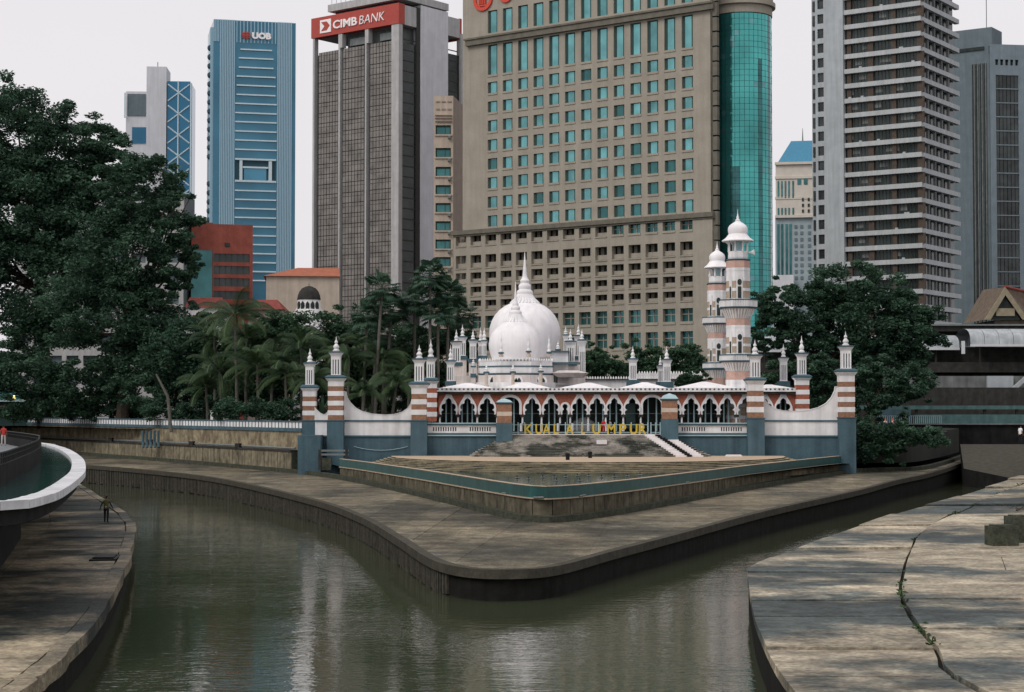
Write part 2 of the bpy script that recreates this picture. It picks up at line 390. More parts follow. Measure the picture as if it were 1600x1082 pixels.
def river_material(name, col, rough, waves):
    m = bpy.data.materials.new(name); m.use_nodes = True
    n, l = m.node_tree.nodes, m.node_tree.links
    p = n['Principled BSDF']
    p.inputs['Roughness'].default_value = rough
    p.inputs['IOR'].default_value = 1.33
    p.inputs['Specular IOR Level'].default_value = 0.5
    g = n.new('ShaderNodeNewGeometry')
    t = n.new('ShaderNodeTexNoise'); t.inputs['Scale'].default_value = 0.07; t.inputs['Detail'].default_value = 5
    l.new(g.outputs['Position'], t.inputs['Vector'])
    mx = n.new('ShaderNodeMix'); mx.data_type = 'RGBA'
    mx.inputs[6].default_value = (*col, 1); mx.inputs[7].default_value = tuple(c*0.72 for c in col) + (1,)
    l.new(t.outputs['Fac'], mx.inputs['Factor']); l.new(mx.outputs[2], p.inputs['Base Color'])
    prev = None
    for sc, st, dist, stretch in waves:
        mpn = n.new('ShaderNodeMapping'); mpn.inputs['Scale'].default_value = stretch
        l.new(g.outputs['Position'], mpn.inputs['Vector'])
        w = n.new('ShaderNodeTexNoise'); w.inputs['Scale'].default_value = sc; w.inputs['Detail'].default_value = 3; w.inputs['Roughness'].default_value = 0.55
        w.inputs['Distortion'].default_value = 0.6
        l.new(mpn.outputs[0], w.inputs['Vector'])
        b = n.new('ShaderNodeBump'); b.inputs['Strength'].default_value = st; b.inputs['Distance'].default_value = dist
        l.new(w.outputs['Fac'], b.inputs['Height'])
        pt = n.new('ShaderNodeTexNoise'); pt.inputs['Scale'].default_value = 0.09; pt.inputs['Detail'].default_value = 4; l.new(g.outputs['Position'], pt.inputs['Vector'])
        pr = n.new('ShaderNodeMapRange'); pr.inputs['From Min'].default_value = 0.42; pr.inputs['From Max'].default_value = 0.68; pr.inputs['To Min'].default_value = st*0.4; pr.inputs['To Max'].default_value = st
        l.new(pt.outputs['Fac'], pr.inputs['Value']); l.new(pr.outputs[0], b.inputs['Strength'])
        if prev: l.new(prev.outputs[0], b.inputs['Normal'])
        prev = b
    l.new(prev.outputs[0], p.inputs['Normal'])
    return m
M['river'] = river_material('river_water', (0.05, 0.06, 0.034), 0.01,
    [(0.12, 0.5, 0.04, (0.5, 1.1, 1)), (0.55, 0.8, 0.03, (0.5, 1.2, 1)), (2.3, 1.0, 0.019, (0.75, 1.15, 1))])
M['pool'] = river_material('pool_water', (0.02, 0.075, 0.07), 0.06, [(2.5, 0.5, 0.012, (0.6, 1.4, 1))])

# ------------------------------------------------------------------ generic facade helper: wall with real openings
def grid_wall(mb, X0, X1, Z0, Z1, cols, rows, y0, y1, m=0):
    """cols, rows: lists of (a, b) openings; solid boxes everywhere else"""
    z = Z0
    for r0, r1 in sorted(rows):
        if r0 > z: mb.box(X0, X1, y0, y1, z, r0, m)
        x = X0
        for c0, c1 in sorted(cols):
            if c0 > x: mb.box(x, c0, y0, y1, r0, r1, m)
            x = c1
        if x < X1: mb.box(x, X1, y0, y1, r0, r1, m)
        z = r1
    if z < Z1: mb.box(X0, X1, y0, y1, z, Z1, m)

class Frame:
    """a building's own axes: x to the right along the face seen, y into the building, z up"""
    def __init__(s, px, Y, rz_deg, z0=4.0):
        p = at(px, 640, Y)
        s.o = Vector((p.x, p.y, z0)); s.rz = R(rz_deg)
        s.u = Vector((math.cos(s.rz), math.sin(s.rz), 0)); s.n = Vector((-math.sin(s.rz), math.cos(s.rz), 0))
    def uz(s, px, py, off=0.0):
        """x, z on the plane y = off of this frame where pixel px, py falls"""
        d = ray(px, py); c = Vector((0, 0, CAM_Z)); P = s.o + s.n*off
        t = (P - c).dot(s.n) / d.dot(s.n)
        q = c + d*t
        return (q - s.o).dot(s.u), q.z - s.o.z
    def vz(s, px, py, off=0.0):
        """y, z on the side plane x = off"""
        d = ray(px, py); c = Vector((0, 0, CAM_Z)); P = s.o + s.u*off
        t = (P - c).dot(s.u) / d.dot(s.u)
        q = c + d*t
        return (q - s.o).dot(s.n), q.z - s.o.z

def text_mesh(name, body, height, depth, material, offset=0.0, shear=0.0, spacing=1.0):
    cu = bpy.data.curves.new(name, 'FONT')
    cu.body = body; cu.size = height*1.4; cu.extrude = depth/2; cu.offset = offset; cu.shear = shear; cu.space_character = spacing
    cu.resolution_u = 3
    ob = bpy.data.objects.new(name, cu); COL.objects.link(ob)
    dg = bpy.context.evaluated_depsgraph_get(); dg.update()
    me = bpy.data.meshes.new_from_object(ob.evaluated_get(dg))
    bpy.data.objects.remove(ob); bpy.data.curves.remove(cu)
    n = len(me.vertices); co = np.empty(n*3); me.vertices.foreach_get('co', co); co = co.reshape(-1, 3)
    x0, x1 = co[:, 0].min(), co[:, 0].max(); y0, y1 = co[:, 1].min(), co[:, 1].max()
    new = np.stack([co[:, 0]-x0, -co[:, 2], (co[:, 1]-y0)*(height/max(y1-y0, 1e-6))], 1)
    me.vertices.foreach_set('co', new.ravel()); me.materials.clear(); me.materials.append(material); me.update()
    return me, (x1-x0)
def fit_width(me, w_now, w):
    for v in me.vertices: v.co.x *= w / w_now
# ================================================================== THE SETTING
def catmull(P, k):
    out = []
    for i in range(len(P)-1):
        p0, p1, p2, p3 = P[max(i-1, 0)], P[i], P[i+1], P[min(i+2, len(P)-1)]
        for j in range(k):
            t = j/k
            out.append(0.5*((2*p1) + (p2-p0)*t + (2*p0-5*p1+4*p2-p3)*t*t + (3*p1-p0-3*p2+p3)*t**3))
    out.append(P[-1])
    return out
def offset(line, d):
    out = []
    for i, p in enumerate(line):
        a = line[max(i-1, 0)]; b = line[min(i+1, len(line)-1)]
        t = Vector((b.x-a.x, b.y-a.y, 0)).normalized()
        out.append(Vector((p.x - t.y*d, p.y + t.x*d, p.z)))
    return out
def resample(line, step):
    d = [0.0]
    for a, b in zip(line, line[1:]): d.append(d[-1] + (Vector((b.x, b.y)) - Vector((a.x, a.y))).length)
    n = max(1, round(d[-1]/step)); out = []; j = 0
    for i in range(n+1):
        s = d[-1]*i/n
        while j < len(d)-2 and d[j+1] < s: j += 1
        t = (s-d[j])/max(d[j+1]-d[j], 1e-9)
        out.append(line[j].lerp(line[j+1], t))
    return out
def lerp_line(line, f):           # clip the line by fraction of its points
    n = len(line); return line[int(f[0]*(n-1)):int(f[1]*(n-1))+1]
def strip_prism(mb, A, B, z0, z1, m=0):
    """solid between two plan lines; z0, z1 numbers or functions of (x, y)"""
    mb.prism([(p.x, p.y) for p in A] + [(p.x, p.y) for p in reversed(B)], z0, z1, m)
def wall_along(mb, line, thick, z0, z1, m=0):
    B = offset(line, thick)
    f0 = z0 if callable(z0) else (lambda x, y: z0); f1 = z1 if callable(z1) else (lambda x, y: z1)
    for i in range(len(line)-1):
        mb.prism([(line[i].x, line[i].y), (line[i+1].x, line[i+1].y), (B[i+1].x, B[i+1].y), (B[i].x, B[i].y)], f0, f1, m)

# ---- river
w = MB(); w.add([(-400, -60, 0), (400, -60, 0), (400, 420, 0), (-400, 420, 0)], [(0, 1, 2, 3)])
structure(w.build('river_water', M['river'], recalc=False))
bed = MB(); bed.add([(-2500, -60, -2), (2500, -60, -2), (2500, 6000, -2), (-2500, 6000, -2)], [(0, 1, 2, 3)])
structure(bed.build('riverbed', M['ground'], recalc=False))

# ---- central ledge at the confluence
pairs = [((0,716),(0,700)), ((60,722),(60,706)), ((130,727),(130,712)), ((230,735),(210,718)), ((340,748),(340,729)),
 ((480,779),(500,745)), ((560,806),(620,769)), ((620,840),(700,788)), ((660,866),(760,803)), ((690,880),(800,812)),
 ((735,889),(830,816)), ((800,891),(865,817)), ((870,885),(920,812)), ((960,861),(1000,799)), ((1060,835),(1100,780)),
 ((1200,798),(1200,761)), ((1340,767),(1330,740)), ((1400,751),(1390,736.5)), ((1452,740),(1440,735)), ((1490,728),(1482,725)), ((1520,716),(1512,713.5))]
outer = catmull([onledge(*a) for a, b in pairs], 6)
inner = catmull([onledge(*b) for a, b in pairs], 6)
lz = lambda x, y: ledge_z(y)
def px_of(p): return 800 + FPX*p.x/p.y
ledge_root = structure(obj('embankment_ledge', None))
core = MB()
strip_prism(core, offset(outer, 0.35), offset(inner, 3.0), -1.5, lambda x, y: ledge_z(y)-0.12)
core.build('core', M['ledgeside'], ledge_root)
# slabs, each its own piece; several pairs of points per slab
i = 0
while i < len(outer)-1:
    k = 1
    while i+k < len(outer)-1 and (outer[i+k]-outer[i]).length < 6.5 and (inner[i+k]-inner[i]).length < 11.0: k += 1
    A, B = [p.copy() for p in outer[i:i+k+1]], [p.copy() for p in inner[i:i+k+1]]
    A = [q.lerp(b, 0.012) for q, b in zip(A, B)]
    ta = (A[-1]-A[0]).normalized()*0.008; tb = (B[-1]-B[0]).normalized()*0.008
    A[0] = A[0]+ta; A[-1] = A[-1]-ta; B[0] = B[0]+tb; B[-1] = B[-1]-tb
    dz = random.uniform(-0.012, 0.012)
    s = MB(); strip_prism(s, A, B, lambda x, y: ledge_z(y)-0.13, lambda x, y: ledge_z(y)+dz)
    s.build('slab', M['ledge'], ledge_root)
    i += k
# lip along the water and ribbed wall below it
lipm = MB(); wall_along(lipm, offset(outer, -0.12), 0.55, lambda x, y: ledge_z(y)-0.42, lambda x, y: ledge_z(y)+0.035)
lipm.build('lip', M['lip'], ledge_root)
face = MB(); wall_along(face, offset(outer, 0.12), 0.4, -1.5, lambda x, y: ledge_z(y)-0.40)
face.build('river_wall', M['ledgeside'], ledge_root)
ribs = MB()
rl = resample(offset(outer, 0.0), 0.52)
for p, q in zip(rl, rl[1:]):
    if px_of(p) > 700 or px_of(p) < 120: continue
    t = (q-p); t.z = 0; t.normalize(); nn = Vector((-t.y, t.x, 0))
    w2 = random.uniform(0.10, 0.15)
    a = p - t*w2; b = p + t*w2
    zt = ledge_z(p.y)-0.45
    ribs.prism([(a.x, a.y), (b.x, b.y), (b.x+nn.x*0.14, b.y+nn.y*0.14), (a.x+nn.x*0.14, a.y+nn.y*0.14)], random.uniform(-0.1, 0.12), zt)
stuff(ribs.build('rib', M['ribconc'], ledge_root))
# mossy kerb at the foot of the upper walls
kerb = MB(); wall_along(kerb, inner, 0.65, lambda x, y: ledge_z(y)-0.1, lambda x, y: ledge_z(y)+0.42)
kerb.build('kerb', M['moss'], ledge_root)

# ---- pool wall: stained panels, teal rim
POOL_BOT, RIM_Z, POOL_Z, DISC_Z, FRONT_Y = 3.2, 4.0, 3.2, 4.05, 200.0
pw = [p for p in offset(inner, 0.55) if 512 < px_of(p) < 1332]
pool_root = thing('pool_wall', 'stained stone pool wall with teal rim curving around the river point', 'wall')
pl = resample(pw, 1.9)
B_ = offset(pl, 0.6)
for j in range(len(pl)-1):
    a, b, c, d = pl[j], pl[j+1], B_[j+1], B_[j]
    g = (b-a).normalized()*0.05
    s = MB(); s.prism([(a.x+g.x, a.y+g.y), (b.x-g.x, b.y-g.y), (c.x-g.x, c.y-g.y), (d.x+g.x, d.y+g.y)], lambda x, y: ledge_z(y), POOL_BOT-0.02+random.uniform(-0.01, 0.01))
    s.build('panel', M['stonewall'], pool_root)
bk = MB(); wall_along(bk, offset(pl, 0.12), 0.6, lambda x, y: ledge_z(y), POOL_BOT-0.06); bk.build('backing', M['moss'], pool_root)
rim = MB(); wall_along(rim, offset(pw, -0.05), 0.35, POOL_BOT, RIM_Z); rim.build('rim', M['teal'], pool_root)
tr = MB(); wall_along(tr, offset(pw, -0.10), 0.42, POOL_BOT-0.05, POOL_BOT+0.035); wall_along(tr, offset(pw, -0.08), 0.40, RIM_Z, RIM_Z+0.04)
tr.build('trim', M['tan'], pool_root)
for f in (0.3, 0.44, 0.63, 0.8):
    p = pw[int(f*len(pw))]; q = pw[int(f*len(pw))+1]
    s = MB(); t = (q-p).normalized()
    s.tube([p - t*0.4 + Vector((0, -0.2, 3.25-p.z)), p + t*0.6 + Vector((0, -0.2, 3.3-p.z))], 0.07, 6)
    s.build('pipe_stub', M['steel'], pool_root)
poolm = MB()
pp = offset(pw, 0.25)
poolm.add([(p.x, p.y, POOL_Z) for p in pp] + [(xat(1330, 200), 200, POOL_Z), (xat(512, 200), 200, POOL_Z)], [tuple(range(len(pp)+2))])
structure(poolm.build('pool_water', M['pool'], recalc=False))
nozz = 0
for px_, py_ in [(808,748),(826,750),(848,747),(866,747),(884,746),(902,745),(920,745),(940,747),(960,746),(980,745),(1000,743),(870,752),(906,752)]:
    p = onz(px_, py_, POOL_Z)
    t = thing('fountain_nozzle', 'small dark fountain nozzle standing in the pool behind the teal rim', 'nozzle', (p.x, p.y, POOL_Z-0.3), 0, 'fountain nozzles in the pool')
    s = MB(); s.lathe([(0.12, 0), (0.1, 0.38), (0.04, 0.42), (0.04, 0.55), (0.02, 0.58)], 8); s.build('pipe', M['black'], t)
    s = MB(); s.lathe([(0.2, 0.32), (0.22, 0.36), (0.14, 0.39)], 8); s.build('flange', M['steel'], t)

# ---- round plaza with low steps down into the pool
CXP = xat(918, 198)
plaza = structure(obj('round_plaza', None))
def half_ellipse(rx, ry, cy=199.0, n=40):
    return [(CXP - rx*math.cos(math.pi*j/n), cy - ry*math.sin(math.pi*j/n)) for j in range(n+1)]
for k in range(8):
    s = MB(); s.prism(half_ellipse(21.3+0.42*k, 24.0+1.15*k), 2.6-0.001*k, DISC_Z-0.125*k)
    for fi in range(2, len(s.m)): s.m[fi] = 1
    s.build('step' if k else 'paving', [M['lowstep'] if k else M['sand'], M['poolriser']], plaza)
for px_, py_ in [(887,719),(922,716)]:
    p = onz(px_, py_, DISC_Z)
    t = thing('bollard_light', 'small black bollard on the sandy plaza edge, ' + ('left' if px_ < 900 else 'right') + ' one of two', 'bollard', p)
    s = MB(); s.lathe([(0.2, 0), (0.2, 0.45), (0.24, 0.5), (0.24, 0.62), (0.1, 0.7)], 10); s.build('post', M['black'], t)
p = onz(1146, 709, DISC_Z+0.05); sl = MB(); sl.box(-0.9, 0.9, -0.25, 0.25, 0, 0.12); sl.box(-0.8, 0.8, -0.15, 0.15, 0.12, 0.2)
b = sl.build('kerb_stone', M['whitestep'], None, (xat(1146, 196), 196, DISC_Z), 0.03); tag(b, 'short pale stone block lying at the foot of the blue wall', 'stone block')

# ---- stepped mound below the KUALA LUMPUR letters
TOPZ = zat(680, 200)
mound = thing('stepped_mound', 'weathered stone stepped mound under the yellow letters', 'steps', (0, 0, DISC_Z))
NS = 14
xl, xr = xat(788, 200), xat(1046, 200); dl, dr = 4.0, 4.4
rise = (TOPZ-DISC_Z)/NS
def mound_poly(k):
    f = k/NS
    x0, x1, y0 = xl - dl*f, xr + dr*f, 200.3 - 6.2*f
    return [(x0, 203), (x0, y0+1.6), (x0+0.6, y0+0.5), (x0+1.8, y0), (x1-1.8, y0), (x1-0.6, y0+0.5), (x1, y0+1.6), (x1, 203)]
for k in range(NS):
    s = MB(); s.prism(mound_poly(k), -0.3, TOPZ-DISC_Z-rise*k)
    for fi in range(2, len(s.m)): s.m[fi] = 1
    s.build('step', [M['step'], M['riser']], mound)
tp = MB(); tp.prism([(x, y) for x, y in mound_poly(0)], TOPZ-DISC_Z+0.002, TOPZ-DISC_Z+0.07); tp.build('coping', M['whitestep'], mound)
for k in range(1, NS+1):
    f = k/NS
    for c0 in (1018, 1042):
        xx = xat(c0 - 5, 200) + f*3.1
        s = MB(); yy = 200.3-6.2*f
        s.box(xx-0.62, xx+0.62, yy-0.02, yy+0.62, TOPZ-DISC_Z-rise*k, TOPZ-DISC_Z-rise*k+rise*0.96)
        s.build('white_tread', M['whitestep'], mound)
zz = MB()
for k in range(NS):
    f = (k+0.5)/NS; xx = xat(1026, 200) + f*3.1
    yy = 200.2-6.2*f; z_ = TOPZ-DISC_Z-rise*(k+0.4)
    zz.box(xx-0.28, xx+0.28, yy-0.3, yy+0.25, z_-0.05, z_+0.12)
zz.build('channel', M['black'], mound)
pq = MB(); pq.box(-0.55, 0.55, -0.1, 0.5, 0, 0.45); pq.build('plaque', M['whitestep'], mound, (xat(940, 198), 197.6, TOPZ-DISC_Z-rise*6))

# ---- city ground behind the walls
COURT_Z = 6.6
leftline = [p for p in offset(inner, 2.2) if px_of(p) < 480]
rightline = [p for p in offset(inner, 1.2) if px_of(p) > 1333]
gpts = [(-2500, leftline[0].y)] + [(p.x, p.y) for p in leftline] + [(xat(476, 202), 202.5), (xat(1332, 202), 202.5)] + [(p.x, p.y) for p in rightline] \
     + [(rightline[-1].x+4, 330), (2500, 330), (2500, 6000), (-2500, 6000)]
gm = MB(); gm.prism(gpts, 3.0, COURT_Z-0.25)
structure(gm.build('ground', M['ground']))
lawn = MB()
ll3 = [p for p in offset(inner, 3.2) if px_of(p) < 470]
lp_ = [(p.x, p.y, COURT_Z-0.2) for p in ll3] + [(xat(690, 207), 207, COURT_Z-0.2), (xat(690, 262), 262, COURT_Z-0.2), (-140, 340, COURT_Z-0.2)]
lawn.add(lp_, [tuple(range(len(lp_)))])
structure(lawn.build('lawn', M['grass'], recalc=False))

# ---- left embankment wall: lower panels, upper wall, balustrade
lw = [p for p in offset(inner, 0.5) if px_of(p) < 474]
lwr = thing('embankment_wall', 'long two tier yellowish stone river wall below the white balustrade', 'wall')
pl2 = resample(lw, 2.1); Bq = offset(pl2, 0.7)
for j in range(len(pl2)-1):
    a, b, c, d = pl2[j], pl2[j+1], Bq[j+1], Bq[j]; g = (b-a).normalized()*0.06
    s = MB(); s.prism([(a.x+g.x, a.y+g.y), (b.x-g.x, b.y-g.y), (c.x-g.x, c.y-g.y), (d.x+g.x, d.y+g.y)], lambda x, y: ledge_z(y), 4.35+random.uniform(-0.02, 0.02))
    s.build('panel', M['stoneleft'], lwr)
s = MB(); wall_along(s, offset(lw, 0.15), 1.4, lambda x, y: ledge_z(y), 4.3); s.build('backing', M['moss'], lwr)
s = MB(); wall_along(s, offset(lw, -0.1), 1.7, 4.37, 4.55); s.build('ledge', M['dark'], lwr)
s = MB(); wall_along(s, offset(lw, 1.35), 0.6, 4.55, 6.6); s.build('upper_wall', M['yellowwall'], lwr)
s = MB(); s.tube([p + Vector((0, 0, 4.75-p.z)) for p in resample(offset(lw, 0.5), 4)], 0.13, 6); s.build('pipe', M['steel'], lwr)
for f in (0.55, 0.68, 0.8, 0.9):
    p = lw[int(f*(len(lw)-1))]; s = MB(); s.box(-0.3, 0.3, -0.2, 0.4, 0, 0.5); s.build('bracket', M['dark'], lwr, (p.x, p.y+0.2, 4.55), -0.4)
bal = thing('balustrade', 'white panelled balustrade with blue frame along the left river wall', 'balustrade')
bl = offset(lw, 1.3)
s = MB(); wall_along(s, offset(bl, -0.1), 0.6, 6.6, 7.0); s.build('base_rail', M['bluewall'], bal)
s = MB(); wall_along(s, offset(bl, -0.02), 0.4, 7.66, 7.8); s.build('top_rail', M['bluetrim'], bal)
blr = resample(bl, 1.05)
panel_me = None
for j in range(len(blr)-1):
    a, b = blr[j], blr[j+1]; ang = math.atan2(b.y-a.y, b.x-a.x); L = (Vector((b.x, b.y))-Vector((a.x, a.y))).length
    if panel_me is None:
        s = MB(); s.box(0.06, L-0.06, 0.06, 0.2, 0, 0.66); panel_me = s.mesh('panel', M['white'])
        s = MB(); s.box(-0.045, 0.045, 0.0, 0.26, 0, 0.66); post_me = s.mesh('post', M['bluetrim'])
    obj('panel', panel_me, bal, (a.x, a.y, 7.0), ang)
    obj('post', post_me, bal, (a.x, a.y, 7.0), ang)
# dark pipes hanging on the wall
for k in range(5):
    q = at(452/1.0*0 + 227 + 6*k, 683, 243)
    s = MB(); s.tube([(0, 0, 0), (0, 0, -1.5), (0.15, -0.3, -2.2)], 0.18, 6); s.build('down_pipe', M['bluetrim'], lwr, (q.x, q.y-1.6, 6.3))

# ---- left bank: lower ledge, promenade with rim pool
LB = [onz(*q, 1.5) for q in [(100,745),(125,758),(165,783),(200,808),(209,826),(206,845),(196,880),(178,920),(150,965),(105,1015),(60,1055),(20,1085)]]
LB.append(LB[-1] + (LB[-1]-LB[-2])*4)
LBs = catmull(LB, 4)
lbank = structure(obj('bank_ledge', None))
inn = [Vector((p.x-26, p.y, 1.5)) for p in LBs]
s = MB(); strip_prism(s, [p+Vector((-0.3, 0, 0)) for p in LBs], inn, -1.5, 1.36); s.build('core', M['ledgeside'], lbank)
lbr = resample(LBs, 3.4)
for a, b in zip(lbr, lbr[1:]):
    for (u0, u1) in ((0.55, 5.5), (5.53, 13.0), (13.03, 26.0)):
        s = MB(); dz = random.uniform(-0.02, 0.02)
        s.prism([(a.x-u0, a.y-0.02), (a.x-u1, a.y-0.02), (b.x-u1, b.y+0.02), (b.x-u0, b.y+0.02)], 1.3, 1.5+dz)
        s.build('slab', M['bank'] if 'bank' in M else M['ledge'], lbank)
s = MB(); wall_along(s, [p + Vector((random.gauss(0, 0.05), random.gauss(0, 0.05), 0)) for p in offset(LBs, 0.12)], -0.62, 1.05, 1.545); s.build('lip', M['bank'] if 'lipbank' in M else M['lip'], lbank)
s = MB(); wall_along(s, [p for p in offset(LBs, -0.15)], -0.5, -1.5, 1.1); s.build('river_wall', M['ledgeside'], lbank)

RIMZ = 6.0
RP = [Vector((-60, 60.5, RIMZ))] + [onz(*q, RIMZ) for q in [(0,784),(46,781),(64,777),(99,765),(129,742),(134,730),(129,716),(111,703.6),(92,697),(66,692)]] + [Vector((-60, 205, RIMZ))]
RPs = [RP[0], RP[1], RP[2]] + catmull(RP[3:], 5)
prom = structure(obj('promenade', None))
RW = [Vector((-60, 66.5, 0)), Vector((-23.8, 67.0, 0)), Vector((-22.0, 69, 0)), Vector((-22.6, 78, 0)), Vector((-25, 90, 0)), Vector((-29, 108, 0)), Vector((-33, 122, 0)), Vector((-42, 152, 0)), Vector((-62, 200, 0))]
RW2 = offset(RW, 0.6)

rin = offset(RPs, 0.75)
s = MB()
def rim_strip(mb, A, B, z0, z1):
    for i in range(len(A)-1): mb.prism([(A[i].x, A[i].y), (A[i+1].x, A[i+1].y), (B[i+1].x, B[i+1].y), (B[i].x, B[i].y)], z0, z1)
for i in range(len(RPs)-1):
    a_, b_ = RPs[i], RPs[i+1]; c_, d_ = rin[i+1], rin[i]; g_ = (b_-a_).normalized()*0.02
    q_ = MB(); q_.prism([(a_.x+g_.x, a_.y+g_.y), (b_.x-g_.x, b_.y-g_.y), (c_.x-g_.x, c_.y-g_.y), (d_.x+g_.x, d_.y+g_.y)], RIMZ-0.30, RIMZ+random.uniform(-0.008, 0.008)); q_.build('rim_panel', M['rimwhite'], prom)
s = MB(); rim_strip(s, offset(RPs, 0.5), offset(RPs, 1.6), RIMZ-0.9, RIMZ-0.34); s.build('rim_soffit', M['blackconc'], prom)
s = MB(); rim_strip(s, RW, RW2, 1.2, RIMZ-0.3); s.build('retaining_wall', M['blackconc'], prom)
FL = [Vector((-60, 67, 6)), Vector((-24.0, 67.5, 6)), Vector((-21.3, 73, 6)), Vector((-24.3, 90, 6)), Vector((-28.6, 110, 6)), Vector((-31.6, 122, 6)), Vector((-34.6, 133, 6)), Vector((-41.5, 152, 6)), Vector((-48, 168, 6)), Vector((-62, 195, 6))]
FLs = catmull(FL, 4)
s = MB()
A, B = rin, FLs
s.add([(p.x, p.y, RIMZ-0.12) for p in A] + [(p.x, p.y, RIMZ-0.12) for p in reversed(B)], [tuple(range(len(A)+len(B)))])
structure(s.build('rim_pool_water', M['pool'], recalc=False))
s = MB(); s.prism([(p.x, p.y) for p in FLs] + [(-300, 195), (-300, 67)], 5.75, 6.12); s.build('paving', M['asphalt'], prom)
s = MB(); s.prism([(p.x, p.y) for p in offset(RPs, 0.4)] + [(-300, 205), (-300, 61.5)], RIMZ-0.85, RIMZ-0.32); s.build('deck_slab', M['blackconc'], prom)
fence = thing('promenade_fence', 'dark curved wall with railing around the left promenade', 'fence')
s = MB(); rim_strip(s, offset(FLs, -0.12), offset(FLs, 0.15), 5.85, 6.75); s.build('plinth', M['blackconc'], fence)
s = MB(); s.tube([Vector((p.x, p.y, 7.22)) for p in resample(FLs, 1.5)], 0.045, 6); s.tube([Vector((p.x, p.y, 7.0)) for p in resample(FLs, 1.5)], 0.03, 5); s.build('rail', M['black'], fence)
pm = MB(); pm.box(-0.035, 0.035, -0.035, 0.035, 0, 0.5); pme = pm.mesh('post', M['black'])
for p in resample(FLs, 0.9):
    if p.x > -56: obj('post', pme, fence, (p.x, p.y, 6.74))

# ---- right bank: concrete slabs with a weedy joint
RB = [onz(*q, 1.5) for q in [(1640,728),(1590,745),(1500,775),(1400,803),(1290,841),(1210,870),(1180,882),(1170,892),(1172,915),(1180,960),(1195,1000),(1215,1040),(1245,1082)]]
RB.append(RB[-1] + Vector((-0.9, -24, 0)))
CR = [onz(*q, 1.5) for q in [(1660,742),(1600,757),(1530,786),(1450,826),(1424,858),(1411,897),(1408,930),(1425,967),(1462,1012),(1530,1082)]]
CR.append(CR[-1] + Vector((2.5, -25, 0)))
rbank = structure(obj('river_bank', None))
RBs, CRs = catmull(RB, 5), catmull(CR, 5)
def x_on(line, y):
    best = None
    for a, b in zip(line, line[1:]):
        if (a.y-y)*(b.y-y) <= 0 and abs(a.y-b.y) > 1e-6:
            return a.x + (b.x-a.x)*(y-a.y)/(b.y-a.y)
    return line[-1].x if y < line[-1].y else line[0].x
s = MB(); s.prism([(p.x+0.3, p.y) for p in RBs] + [(110, RBs[-1].y), (110, RBs[0].y)], -1.5, 1.33); s.build('core', M['ledgeside'], rbank)
s = MB(); wall_along(s, RBs, 0.4, -1.5, 1.38); s.build('river_wall', M['ledgeside'], rbank)
ys = [onz(1300, yy, 1.5).y for yy in (1150, 1095, 1058, 1012, 985, 962, 938, 915, 893, 872, 856, 841, 822, 805, 790, 776, 762, 750, 738)]
ys = [24.0] + ys
def tilt(z, y0):
    a, c = random.gauss(0, 0.006), random.gauss(0, 0.004)
    return lambda x, y: z + a*(y-y0) + c*(x-14)
for y0, y1 in zip(ys, ys[1:]):
    n = 3; g0 = random.uniform(0.01, 0.05); yy = [y0 + g0 + (y1-y0-2*g0)*k/n for k in range(n+1)]
    d1, d2 = random.uniform(-0.025, 0.025), random.uniform(-0.02, 0.05)
    s = MB(); s.prism([(x_on(RBs, y)-0.05, y) for y in yy] + [(x_on(CRs, y)-0.05-random.random()*0.05, y) for y in reversed(yy)], 1.2, tilt(1.5+d1, y0)); s.build('slab', M['bank2'] if 'bank2' in M else M['ledge'], rbank)
    sp_ = random.uniform(3.5, 8.0); zt2 = tilt(1.55+d2, y0)
    s = MB(); s.prism([(x_on(CRs, y)+0.05+random.random()*0.05, y) for y in yy] + [(x_on(CRs, yy[-1])+sp_, yy[-1]), (x_on(CRs, yy[0])+sp_, yy[0])], 1.2, zt2); s.build('slab', M['bank2'], rbank)
    s = MB(); s.prism([(x_on(CRs, yy[0])+sp_+0.04, yy[0]), (x_on(CRs, yy[-1])+sp_+0.04, yy[-1]), (x_on(CRs, yy[-1])+14, yy[-1]), (x_on(CRs, yy[0])+14, yy[0])], 1.2, zt2); s.build('slab', M['bank2'], rbank)
    s = MB(); s.prism([(x_on(CRs, yy[0])+14.05, yy[0]), (x_on(CRs, yy[-1])+14.05, yy[-1]), (110, yy[-1]), (110, yy[0])], 1.2, 1.7+d1); s.build('slab', M['bank2'] if 'bank2' in M else M['ledge'], rbank)
# weeds in the joint
def leaf_mesh(name, pts, size, mats, flat=0.3, aspect=1.9):
    """many small leaf quads at pts (n x 3)"""
    n = len(pts)
    a = rng.normal(size=(n, 3)); a[:, 2] *= flat*1.6; a /= np.linalg.norm(a, axis=1)[:, None]
    nrm = rng.normal(size=(n, 3)); nrm[:, 2] += 0.7; b = np.cross(nrm, a); b /= np.linalg.norm(b, axis=1)[:, None] + 1e-9
    sz = (size*rng.uniform(0.6, 1.35, n))[:, None]
    a = a*sz; b = b*sz/aspect
    v = np.empty((n, 4, 3)); v[:, 0] = pts-a; v[:, 1] = pts-b*0.9+a*0.1; v[:, 2] = pts+a; v[:, 3] = pts+b*0.9+a*0.1
    me = bpy.data.meshes.new(name)
    me.vertices.add(4*n); me.vertices.foreach_set('co', v.reshape(-1))
    me.loops.add(4*n); me.loops.foreach_set('vertex_index', np.arange(4*n, dtype=np.int32))
    me.polygons.add(n); me.polygons.foreach_set('loop_start', np.arange(0, 4*n, 4, dtype=np.int32)); me.polygons.foreach_set('loop_total', np.full(n, 4, dtype=np.int32))
    me.update(calc_edges=True)
    return me
def set_tint(me, vals):
    at_ = me.attributes.new('tint', 'FLOAT', 'FACE'); at_.data.foreach_set('value', np.clip(vals, 0, 1).astype(np.float32))
wp = []
